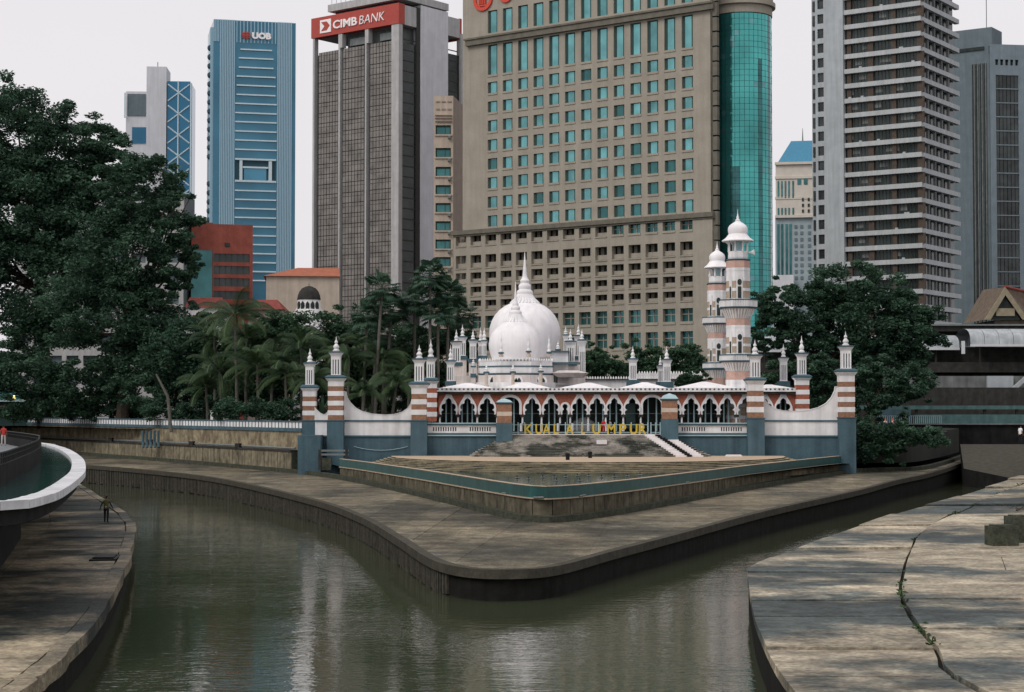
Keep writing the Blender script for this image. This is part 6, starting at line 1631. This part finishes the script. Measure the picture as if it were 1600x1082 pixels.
# gantry frame by the blue corner
gt = thing('steel_gantry', 'dark steel gate frame at the left end of the teal rim', 'gantry', (W(500, 194), 194, 2.0)); Z = lambda y: zat(y, 194)-2.0; gx = gt.location.x; k = 194/FPX
for a, b, y0, y1 in ((498, 502, 735, 703), (540, 544, 716, 703)): s = MB(); s.box(W(a, 194)-gx, W(b, 194)-gx, -0.2, 0.2, Z(y0), Z(y1)); s.build('post', M['dark'], gt)
for y0 in (703, 709): s = MB(); s.box(W(498, 194)-gx, W(545, 194)-gx, -0.15, 0.15, Z(y0+3), Z(y0)); s.build('beam', M['steel'], gt)
s = MB(); s.box(W(503, 194)-gx, W(518, 194)-gx, -0.1, 0.6, Z(735), Z(716)); s.build('gate_plate', M['moss'], gt)
# debris and dark blocks on the banks
for (px_, py_, w_, d_, h_, lab, mt, nm, ct__) in [(165, 873, 1.3, 3.0, 0.12, 'dark square drain cover block on the left bank slabs', 'black', 'drain_block', 'drain block'),
        (1565, 855, 1.5, 1.4, 1.2, 'dark concrete stump on the right bank near the frame edge', 'moss', 'concrete_stump', 'concrete block'), (1592, 850, 1.2, 1.6, 1.6, 'taller dark concrete block at the right frame edge', 'moss', 'concrete_stump', 'concrete block')]:
    p = onz(px_, py_, 1.5); s = MB(); s.prism([(-w_/2, -d_/2), (w_/2, -d_/2*0.9), (w_/2*0.92, d_/2), (-w_/2*0.95, d_/2)], 0, h_); s.prism([(-w_/2*0.8, -d_/2*0.7), (w_/2*0.8, -d_/2*0.7), (w_/2*0.7, d_/2*0.7), (-w_/2*0.7, d_/2*0.7)], h_, h_+0.08)
    tag(s.build(nm, M[mt], None, (p.x, p.y, 1.45), 0.1), lab, ct__)
for q, (px_, py_) in enumerate([(1588, 797)]):
    p = onz(px_, py_, 1.55); s = MB()
    for j in range(5): a = random.uniform(0, 6.28); s.tube([(0, 0, 0.02), (0.6*math.cos(a), 0.6*math.sin(a), 0.12+random.random()*0.3), (1.3*math.cos(a+0.3), 1.3*math.sin(a+0.3), 0.1)], [0.06, 0.04, 0.015], 5)
    tag(s.build('driftwood', M['bark'], None, (p.x, p.y, 1.5)), ['bare dark branch lying at the far right bank edge', 'small driftwood branch stuck in the weedy joint', 'twigs washed up near the right bank water edge'][q], 'driftwood')
# ================================================================== TREES
def crown_points(ell, Y, n_clump, leaves, spread=0.20, depth=0.75):
    """ell: list of (cx, cy, rx, ry) in photo pixels at distance Y"""
    k = Y/FPX; P = []; T = []; C = []
    area = sum(e[2]*e[3] for e in ell)
    for cx_, cy_, rx, ry in ell:
        c = at(cx_, cy_, Y); nc = max(4, int(n_clump*rx*ry/area)); nl = int(leaves*rx*ry/area/nc)
        Rx, Rz = rx*k, ry*k; Ry = (Rx+Rz)/2*depth
        for _ in range(nc):
            d = rng.normal(size=3); d /= np.linalg.norm(d); r = rng.uniform(0.35, 1.0)**0.55; edge = rng.random() < 0.2
            if edge: r = 1.0 + rng.uniform(0.3, 1.6)/max(Rx, Rz)
            cc = np.array([c.x, c.y, c.z]) + d*r*np.array([Rx, Ry, Rz])*0.88
            cr = (Rx+Rz)/2*spread*(rng.uniform(0.45, 0.8) if edge else rng.uniform(0.7, 1.4)); nl_ = nl//2 if edge else nl
            q = rng.normal(size=(nl_, 3)); q /= np.linalg.norm(q, axis=1)[:, None]
            q *= (rng.uniform(0.1, 1.0, nl_)**0.55)[:, None]*cr*np.array([1.3, 1.3, 0.75])
            P.append(cc+q); T.append(np.clip(rng.normal(0.15+0.55*rng.random(), 0.18, nl_), 0, 1)); C.append((cc, cr))
    return np.concatenate(P), np.concatenate(T), C
def tree(name, label, ell, Y, n_clump, leaves, size, leafm, base_px, base_z=GZ, trunk_r=0.5, group=None, spread=0.2, limb=14, bark='bark', cat='tree', dy=0.0):
    Yc = Y; base = at(base_px, 640, Y+dy); t = thing(name, label, cat, (base.x, Y+dy, base_z), 0, group)
    P, T, C = crown_points(ell, Y, n_clump, leaves, spread)
    off = np.array([base.x, Y+dy, base_z])
    me = leaf_mesh('crown', P-off, size, None); me.materials.append(M[leafm]); set_tint(me, T)
    obj('crown', me, t)
    s = MB(); top = np.mean([c for c, r in C], axis=0)-off
    h = top[2]
    tr_ = [(0, 0, -0.3), (0.2*trunk_r, 0.1, h*0.2), (top[0]*0.25, top[1]*0.2, h*0.5), (top[0]*0.7, top[1]*0.6, h*0.85), tuple(top)]
    s.tube(tr_, [trunk_r*1.35, trunk_r, trunk_r*0.85, trunk_r*0.55, trunk_r*0.3], 8)
    s.build('trunk', M[bark], t, smooth=True)
    s = MB(); idx = rng.permutation(len(C))[:limb]
    for i_ in idx:
        c = C[i_][0]-off; f = rng.uniform(0.35, 0.8)
        st_ = np.array(tr_[2])*(1-f)+np.array(tr_[3])*f
        mid = (st_+c)/2 + rng.normal(size=3)*0.5 + np.array([0, 0, -0.4])
        s.tube([st_, mid, c], [trunk_r*0.35, trunk_r*0.22, trunk_r*0.08], 5)
    s.build('limbs', M[bark], t, smooth=True)
    return t
tree('rain_tree', 'huge dark spreading tree filling the left edge', [(20,215,95,105),(95,235,95,80),(30,330,130,110),(130,330,90,80),(60,440,140,100),(20,540,90,70),(-60,300,80,180),(165,235,55,55),(150,280,70,60)], 282, 760, 190000, 0.30, 'leaf_big', 70, dy=12, trunk_r=1.0, spread=0.17, limb=34)
tree('rain_tree', 'second dark tree right of the huge one with crown reaching the red block', [(215,290,80,60),(255,350,65,60),(200,400,95,80),(275,420,42,55),(170,490,110,80),(250,500,60,70),(210,570,95,45)], 262, 460, 110000, 0.28, 'leaf_big', 190, dy=4, trunk_r=0.8, spread=0.17, limb=26)
tree('shade_tree', 'low dark tree hanging over the white balustrade at left', [(40,590,80,40),(130,600,75,38),(180,628,55,26),(90,632,60,22),(20,640,50,15)], 268, 200, 42000, 0.25, 'leaf_big', 95, dy=16, trunk_r=0.4, spread=0.22)
tree('shade_tree', 'dark tree behind the leaning pale trunk left of the palms', [(270,560,55,55),(300,530,40,45),(235,615,50,34),(300,605,45,38)], 256, 190, 40000, 0.25, 'leaf_big', 275, trunk_r=0.4, spread=0.22)
lt = thing('leaning_trunk', 'bare pale trunk leaning left behind the balustrade', 'trunk', (W(268, 238), 238, GZ))
s = MB(); s.tube([(0, 0, -0.2), (-0.5, 0, zat(620, 238)-GZ), (W(243, 238)-W(268, 238), 0.3, zat(585, 238)-GZ)], [0.24, 0.2, 0.12], 7); s.build('trunk', M['palebark'], lt, smooth=True)
mids = [('bushy green tree between the two coconut palms', [(430,535,55,42),(420,590,55,50),(390,622,55,32)], 250), ('bushy green tree below the white domed pavilion', [(495,522,60,42),(480,580,55,52),(440,505,40,28),(505,622,50,30)], 246),
        ('bushy green tree left of the fan palm group', [(555,545,50,45),(545,600,50,48),(570,520,35,30)], 252), ('bushy green tree behind the left sagging white wall', [(610,570,55,50),(600,622,55,30),(640,540,45,38)], 250),
        ('bushy green tree between fan palms and the domes', [(690,555,50,45),(665,600,45,40),(725,550,30,35)], 246), ('low green tree behind the coconut palm near the red block', [(340,555,50,50),(350,615,55,36),(380,560,40,45)], 256)]
for j_, (c_, lab) in enumerate([(60,'low dark hedge behind the balustrade at the far left'),(170,'low dark hedge behind the balustrade under the second tree'),(285,'low dark hedge behind the balustrade below the leaning trunk'),(400,'low dark hedge behind the balustrade left of the striped pillars')]):
    Yh = [292, 268, 246, 226][j_]; tree('hedge', lab, [(c_-38,641,32,16),(c_,642,34,15),(c_+38,641,32,16)], Yh, 50, 9000, 0.2, 'leaf_big', c_, trunk_r=0.12, group='hedges behind the balustrade', spread=0.4, limb=4, cat='hedge')
for lab, ell, Y in mids: tree('garden_tree', lab, ell, Y, 130, 30000, 0.23, 'leaf_mid', ell[0][0], trunk_r=0.25, group='garden trees behind the left wall', spread=0.24, limb=8)
for lab, ell, Y in [('dark low tree right of the domes', [(930,570,32,26),(955,585,30,22)], 248), ('dark low tree midway between domes and minarets', [(1000,558,38,22),(1025,575,40,24),(985,582,30,20)], 250), ('dark low tree left of the minarets', [(1065,560,35,24),(1080,582,30,22)], 249), ('small bright bush on the roof terrace left of the minarets', [(1078,596,22,12)], 219)]:
    tree('court_tree', lab, ell, Y, 90, 15000, 0.22, 'leaf_mid', ell[0][0], trunk_r=0.22, group='trees behind the arcade', spread=0.24, limb=6)
tree('broad_tree', 'large dark spreading tree right of the minarets', [(1330,450,95,38),(1260,490,75,50),(1370,500,100,55),(1290,550,80,35),(1420,520,60,50),(1215,470,40,38),(1380,560,80,40),(1200,520,30,50)], 258, 460, 105000, 0.26, 'leaf_big', 1322, trunk_r=0.6, spread=0.17, limb=26)
tree('shade_tree', 'dark tree hanging beside the tallest striped pillar', [(1375,600,45,45),(1350,640,28,40),(1420,600,45,35),(1365,690,22,34)], 240, 130, 28000, 0.23, 'leaf_big', 1362, trunk_r=0.35, spread=0.22)
tree('shade_tree', 'dark tree behind the rear striped pillar at right', [(1290,610,38,40),(1270,580,40,30)], 250, 90, 18000, 0.24, 'leaf_big', 1290, trunk_r=0.3, spread=0.24)
tree('river_creeper', 'small vine hanging over the far railing', [(1412,660,8,20)], 270, 14, 1200, 0.2, 'leaf_mid', 1412, trunk_r=0.08, spread=0.35, limb=3, cat='plant')
for lab, ell, Y in [('low dark hedge far behind the minaret base at right', [(1215,585,35,20)], 252)]: tree('hedge', lab, ell, Y, 14, 2500, 0.22, 'leaf_mid', 1215, trunk_r=0.1, spread=0.3, limb=3, cat='hedge')
tree('wall_creeper', 'dark creeper hanging over the wall right of the tallest striped pillar', [(1352,690,20,34),(1380,684,24,22),(1418,682,30,16),(1458,684,30,14),(1395,704,24,16)], 205.5, 90, 16000, 0.2, 'leaf_big', 1375, dy=3.5, trunk_r=0.12, spread=0.4, limb=6, cat='creeper')
# small bush between the left striped pillars
def banana():
    t = thing('banana_plant', 'broad leaved green plant between the two left striped pillars', 'plant', (W(503, 203), 203.2, COURT_Z))
    top = zat(603, 203)-COURT_Z
    for j in range(9):
        a = rng.uniform(0, 6.28); L = rng.uniform(0.7, 1.0)*top; sp_ = rng.uniform(0.3, 0.9)
        s = MB(); n = 7; v = []
        for i_ in range(n+1):
            f = i_/n; r = sp_*f*f*0.9; w_ = 0.26*math.sin(math.pi*min(1, f*0.9+0.08)); c = Vector((math.cos(a)*r, math.sin(a)*r*0.6, L*(f-0.18*f*f))); q = Vector((-math.sin(a), math.cos(a), 0))*w_
            v += [c-q, c+q]
        s.add(v, [(2*i_, 2*i_+1, 2*i_+3, 2*i_+2) for i_ in range(n)])
        me = s.mesh('leaf', M['leaf_mid'], recalc=False); set_tint(me, np.full(len(me.polygons), rng.uniform(0.3, 1.0))); obj('leaf', me, t)
banana()

# ---- palms
def fan_crown(nl=74, rad=1.0, blades=13):
    v, f, T = [], [], []
    for j in range(nl):
        az = rng.uniform(0, 2*math.pi); el = math.asin(rng.uniform(-0.75, 0.98)); pl_ = rng.uniform(1.0, 2.0)
        d = np.array([math.cos(az)*math.cos(el), math.sin(az)*math.cos(el), math.sin(el)])
        c = d*pl_; side = np.cross(d, [0, 0, 1.0]); side /= np.linalg.norm(side)+1e-6; up = np.cross(side, d)
        tint = rng.uniform(0.1, 0.9)
        o = len(v); p0 = d*0.1
        v += [p0-side*0.03, p0+side*0.03, c+side*0.03, c-side*0.03]; f.append((o, o+1, o+2, o+3)); T.append(0.6)
        for b in range(blades):
            a = (b/(blades-1)-0.5)*3.6; dirn = d*math.cos(a)+side*math.sin(a); L = rad*rng.uniform(0.85, 1.1)*(1-0.12*abs(a)/1.8)
            perp = -d*math.sin(a)+side*math.cos(a); o = len(v)
            m1 = c+dirn*L*0.6; tip = c+dirn*L + np.array([0, 0, -0.28*L])
            v += [c, m1-perp*0.1+up*0.02, tip, m1+perp*0.1+up*0.02]; f.append((o, o+1, o+2, o+3)); T.append(np.clip(tint+rng.normal(0, 0.1), 0, 1))
    me = bpy.data.meshes.new('crown'); me.from_pydata([tuple(p) for p in v], [], f); me.materials.append(M['leaf_fan']); set_tint(me, np.array(T)); me.update(); return me
fan_mes = [fan_crown() for _ in range(3)]
fans = [(597,450,585,'tallest fan palm of the left fan palm group'),(574,492,566,'left fan palm of the left group, lower crown'),(612,486,600,'right fan palm of the left group in front of the bank tower'),(590,520,580,'lowest fan palm crown of the left group'),
        (672,432,672,'tallest fan palm of the right fan palm group'),(700,462,699,'fan palm in front of the cream block windows'),(648,470,648,'left fan palm of the right group'),(716,492,712,'right fan palm of the right group beside the turrets'),(684,490,685,'lowest fan palm crown of the right group')]
for i_, (cx_, cy_, bx_, lab) in enumerate(fans):
    Y = 236+3*i_ % 11; c = at(cx_, cy_, Y); b0 = W(bx_, Y)
    t = thing('fan_palm', lab, 'palm tree', (b0, Y, GZ), 0, 'fan palms behind the mosque garden')
    o = obj('crown', fan_mes[i_ % 3], t, (c.x-b0, 0, c.z-GZ), rng.uniform(0, 6)); sc = rng.uniform(1.0, 1.2); o.scale = (sc, sc, sc)
    s = MB(); s.tube([(0, 0, -0.2), ((c.x-b0)*0.4, 0, (c.z-GZ)*0.5), (c.x-b0, 0, c.z-GZ+0.1)], [0.24, 0.2, 0.17], 7); s.build('trunk', M['palebark'], t, smooth=True)
def coco_crown(nf=20, L=4.2):
    v, f, T = [], [], []
    for j in range(nf):
        az = 2*math.pi*j/nf + rng.uniform(-0.2, 0.2); el = rng.uniform(-0.1, 1.25); Lf = L*rng.uniform(0.85, 1.1); droop = rng.uniform(0.5, 0.95)
        hd = np.array([math.cos(az), math.sin(az), 0]); side = np.array([-math.sin(az), math.cos(az), 0]); pts = []; n = 16
        p = np.zeros(3); e = el
        for i_ in range(n+1):
            pts.append(p.copy()); e -= droop*2.1/n*(0.4+1.3*i_/n); p = p + (hd*math.cos(e)+np.array([0, 0, 1])*math.sin(e))*Lf/n
        tint = rng.uniform(0.2, 1.0)
        for i_ in range(n):
            a, b = pts[i_], pts[i_+1]; o = len(v); w_ = 0.045
            v += [a-side*w_, a+side*w_, b+side*w_, b-side*w_]; f.append((o, o+1, o+2, o+3)); T.append(1.0)
            if i_ < 2: continue
            ll = 0.95*math.sin(math.pi*(0.12+0.86*i_/n))**0.7
            for sg in (-1, 1):
                for q in (0.0, 0.33, 0.66):
                    c = a*(1-q)+b*q; t_ = (b-a)/np.linalg.norm(b-a)
                    dd = side*sg*0.72 + t_*0.45 + np.array([0, 0, -0.55]); dd /= np.linalg.norm(dd); o = len(v)
                    tip = c+dd*ll*rng.uniform(0.8, 1.1); wv = t_*0.034
                    v += [c-wv, c+wv, tip+wv*0.3, tip-wv*0.3]; f.append((o, o+1, o+2, o+3)); T.append(np.clip(tint+rng.normal(0, 0.12), 0, 1))
    me = bpy.data.meshes.new('crown'); me.from_pydata([tuple(p) for p in v], [], f); me.materials.append(M['leaf_palm']); set_tint(me, np.array(T)); me.update(); return me
cocos = [coco_crown() for _ in range(3)]
for i_, (cx_, cy_, bx_, sc, Y, lab) in enumerate([(366,492,371,1.15,232,'tallest coconut palm with drooping fronds in front of the red block'),(343,582,347,1.05,240,'shorter coconut palm at the left of the palm row'),(402,572,404,1.1,230,'coconut palm with pale drooping fronds left of the first striped pillar'),
        (446,585,448,1.0,228,'coconut palm just left of the smaller striped pillar'),(470,545,472,0.9,236,'coconut palm behind the smaller striped pillar'),(545,560,543,0.85,234,'coconut palm right of the tall left striped pillar'),(620,600,612,0.85,226,'low coconut palm behind the left sagging wall'),(570,615,566,0.8,224,'lowest palm behind the left sagging wall'),(425,560,424,0.95,238,'coconut palm between the tall palm and the striped pillars'),(490,590,488,0.85,226,'coconut palm showing between the two left striped pillars'),(322,605,325,0.95,244,'low coconut palm at the edge of the dark trees'),(520,545,522,0.9,240,'coconut palm directly above the tall left striped pillar'),(600,560,598,0.9,238,'coconut palm below the left fan palm group'),(640,585,638,0.85,236,'coconut palm left of the pillar beside the arcade'),(385,530,384,0.95,246,'coconut palm close behind the tallest coconut palm'),(455,525,456,0.9,250,'coconut palm below the domed pavilion'),(335,530,336,0.9,252,'coconut palm in front of the white shophouse')]):
    c = at(cx_, cy_, Y); b0 = W(bx_, Y)
    t = thing('coconut_palm', lab, 'palm tree', (b0, Y, GZ), 0, 'coconut palms behind the left wall')
    o = obj('crown', cocos[i_ % 3], t, (c.x-b0, 0, c.z-GZ), rng.uniform(0, 6)); sc *= 1.25; o.scale = (sc, sc, sc)
    s = MB(); s.tube([(0, 0, -0.2), ((c.x-b0)*0.3, 0, (c.z-GZ)*0.5), (c.x-b0, 0, c.z-GZ+0.05)], [0.26, 0.19, 0.15], 7); s.build('trunk', M['palebark'], t, smooth=True)

# ================================================================== PEOPLE
def person(label, loc, rz, top, legs, hair=(0.012, 0.01, 0.009), height=1.7, pose='walk', skin=(0.20, 0.11, 0.07), arms_bare=True):
    """one continuous body grown with a skin modifier, clothing as materials of that body"""
    h = height
    J = {'pel': (0, 0, 0.53), 'sp': (0, 0.005, 0.64), 'ch': (0, 0, 0.745), 'nk': (0, -0.005, 0.845), 'hd0': (0, -0.012, 0.885), 'hd1': (0, -0.016, 0.935), 'hd2': (0, -0.01, 0.985)}
    sw = {'walk': 0.075, 'stand': 0.0}[pose]; ar = {'walk': 1.0, 'stand': 0.35}[pose]
    for sgn, nm in ((1, 'r'), (-1, 'l')):
        f = sgn*sw
        J['hp'+nm] = (sgn*0.058, 0, 0.515); J['kn'+nm] = (sgn*0.072, -f*0.55-0.012, 0.28); J['an'+nm] = (sgn*0.08, -f*1.0+0.02, 0.045); J['to'+nm] = (sgn*0.09, -f*1.0-0.075, 0.016)
        J['sh'+nm] = (sgn*0.105, 0, 0.80); J['el'+nm] = (sgn*(0.125+0.05*ar), 0.01+f*0.6, 0.645); J['wr'+nm] = (sgn*(0.13+0.085*ar), -0.02+f*1.3, 0.51); J['ha'+nm] = (sgn*(0.13+0.095*ar), -0.035+f*1.4, 0.455)
        for k_i in range(4): J['f%d%s' % (k_i, nm)] = (sgn*(0.13+0.098*ar), -0.028+f*1.4-0.011*(k_i-1.5)-0.01, 0.415+0.004*abs(k_i-1.5))
        J['th'+nm] = (sgn*(0.118+0.09*ar), -0.058+f*1.4, 0.448)
    E = [('pel','sp'),('sp','ch'),('ch','nk'),('nk','hd0'),('hd0','hd1'),('hd1','hd2')]
    for nm in 'rl':
        E += [('pel','hp'+nm),('hp'+nm,'kn'+nm),('kn'+nm,'an'+nm),('an'+nm,'to'+nm),('ch','sh'+nm),('sh'+nm,'el'+nm),('el'+nm,'wr'+nm),('wr'+nm,'ha'+nm),('wr'+nm,'th'+nm)] + [('ha'+nm,'f%d%s' % (k_i, nm)) for k_i in range(4)]
    rad_ = {'pel': (0.088, 0.066), 'sp': (0.084, 0.06), 'ch': (0.1, 0.066), 'nk': (0.03, 0.03), 'hd0': (0.04, 0.047), 'hd1': (0.045, 0.056), 'hd2': (0.03, 0.036)}
    for nm in 'rl':
        rad_.update({'hp'+nm: (0.06,)*2, 'kn'+nm: (0.043,)*2, 'an'+nm: (0.03,)*2, 'to'+nm: (0.022, 0.014), 'sh'+nm: (0.036,)*2, 'el'+nm: (0.024,)*2, 'wr'+nm: (0.016,)*2, 'ha'+nm: (0.018, 0.01), 'th'+nm: (0.0055,)*2})
        for k_i in range(4): rad_['f%d%s' % (k_i, nm)] = (0.0055,)*2
    names = list(J); me = bpy.data.meshes.new('body'); me.from_pydata([tuple(c*h for c in J[n]) for n in names], [(names.index(a), names.index(b)) for a, b in E], [])
    o = bpy.data.objects.new('person', me); COL.objects.link(o)
    o.modifiers.new('skin', 'SKIN'); 
    if not me.skin_vertices: pass
    sv = me.skin_vertices[0].data
    for i_, n in enumerate(names): sv[i_].radius = (rad_[n][0]*h, rad_[n][1]*h); sv[i_].use_root = (n == 'pel')
    sub = o.modifiers.new('sub', 'SUBSURF'); sub.levels = 1; sub.render_levels = 1
    dg = bpy.context.evaluated_depsgraph_get(); dg.update()
    nm_ = bpy.data.meshes.new_from_object(o.evaluated_get(dg)); bpy.data.objects.remove(o); bpy.data.meshes.remove(me)
    nm_.materials.clear()
    def pm(n, c, r=0.85): return mat('cloth_'+n, c, r, 0.12, 3.0)
    for m_ in (pm('skin', skin, 0.6), pm('top', top), pm('legs', legs), pm('hair', hair), pm('shoe', (0.02, 0.02, 0.02))): nm_.materials.append(m_)
    for p_ in nm_.polygons:
        c = p_.center/h; k_m = 0
        if c.z < 0.045: k_m = 4
        elif c.z < 0.53 and abs(c.x) < 0.115: k_m = 2
        elif c.z < 0.845 and (abs(c.x) < 0.118 or c.z > (0.70 if arms_bare else 0.5)): k_m = (2 if (not arms_bare and abs(c.x) > 0.125) else 1)
        elif c.z > 0.945 or (c.z > 0.9 and c.y > 0.012): k_m = 3
        p_.material_index = k_m; p_.use_smooth = True
    b = obj('person', nm_, None, loc, rz); tag(b, label, 'person')
    # face: eyes, nose, mouth and ears on the head
    fc = MB()
    for sg in (-1, 1):
        fc.lathe([(0.006*h, 0.933*h), (0.008*h, 0.938*h), (0.006*h, 0.943*h)], 6, sg*0.018*h, -0.062*h)
    fc.box(-0.014*h, 0.014*h, -0.062*h, -0.055*h, 0.902*h, 0.907*h); f_ = fc.build('eyes_and_mouth', M['black'], b)
    fn = MB(); fn.lathe([(0.008*h, 0.912*h), (0.009*h, 0.917*h), (0.003*h, 0.94*h)], 6, 0, -0.064*h)
    for sg in (-1, 1): fn.lathe([(0.006*h, 0.915*h), (0.01*h, 0.93*h), (0.006*h, 0.945*h)], 6, sg*0.046*h, -0.01*h)
    fn.build('nose_and_ears', nm_.materials[0], b)
    return b
p = onz(166, 817, 1.5); w1 = person('person in olive vest and dark trousers walking along the left bank ledge', (p.x, p.y, 1.5), R(172), (0.085, 0.085, 0.035), (0.018, 0.02, 0.022), height=1.82, arms_bare=False)
s = MB(); s.lathe([(0.155, 1.0), (0.165, 1.05), (0.168, 1.1), (0.16, 1.12)], 10, 0, 0, 0, 0, 1.0, 0.72); s.build('reflective_band', M['tan'], w1)
Yp = 150; person('person in red top and pale trousers on the left promenade', (W(6, Yp), Yp, 6.12), R(200), (0.42, 0.05, 0.045), (0.45, 0.43, 0.42), pose='stand')
Yp = 168; person('person in white shirt and dark trousers at the right frame edge', (W(1594, Yp), Yp, 5.95), R(120), (0.75, 0.75, 0.78), (0.02, 0.02, 0.025), pose='stand')
person('person in red standing behind the yellow letter M', (W(943, 203.5), 203.5, TOPZ+0.05), R(20), (0.50, 0.03, 0.04), (0.30, 0.02, 0.03), pose='stand')
person('person in grey and black beside the person in red', (W(953.5, 203.8), 203.8, TOPZ+0.05), R(-60), (0.25, 0.26, 0.27), (0.02, 0.02, 0.02), pose='stand', height=1.6)
# fountain mist in the courtyard: a soft puff of spray
def mist():
    m = bpy.data.materials.new('spray_mist'); m.use_nodes = True; n, l = m.node_tree.nodes, m.node_tree.links; n.remove(n['Principled BSDF'])
    v = n.new('ShaderNodeVolumePrincipled'); v.inputs['Color'].default_value = (0.95, 0.95, 0.97, 1); v.inputs['Density'].default_value = 0.22
    l.new(v.outputs[0], n['Material Output'].inputs['Volume'])
    s = MB(); n_ = 14
    s.lathe([(0.05, 0), (0.9, 0.15), (1.25, 0.55), (1.0, 1.0), (0.75, 1.35), (0.35, 1.75), (0.05, 1.9)], 16, 0, 0, 0, 0, 1.6, 0.8)
    o = s.build('fountain_spray', m, None, (W(912, 204.5), 204.5, TOPZ+0.07), smooth=True)
    tag(o, 'white puff of fountain spray behind the yellow letters', 'spray', kind='stuff')
mist()
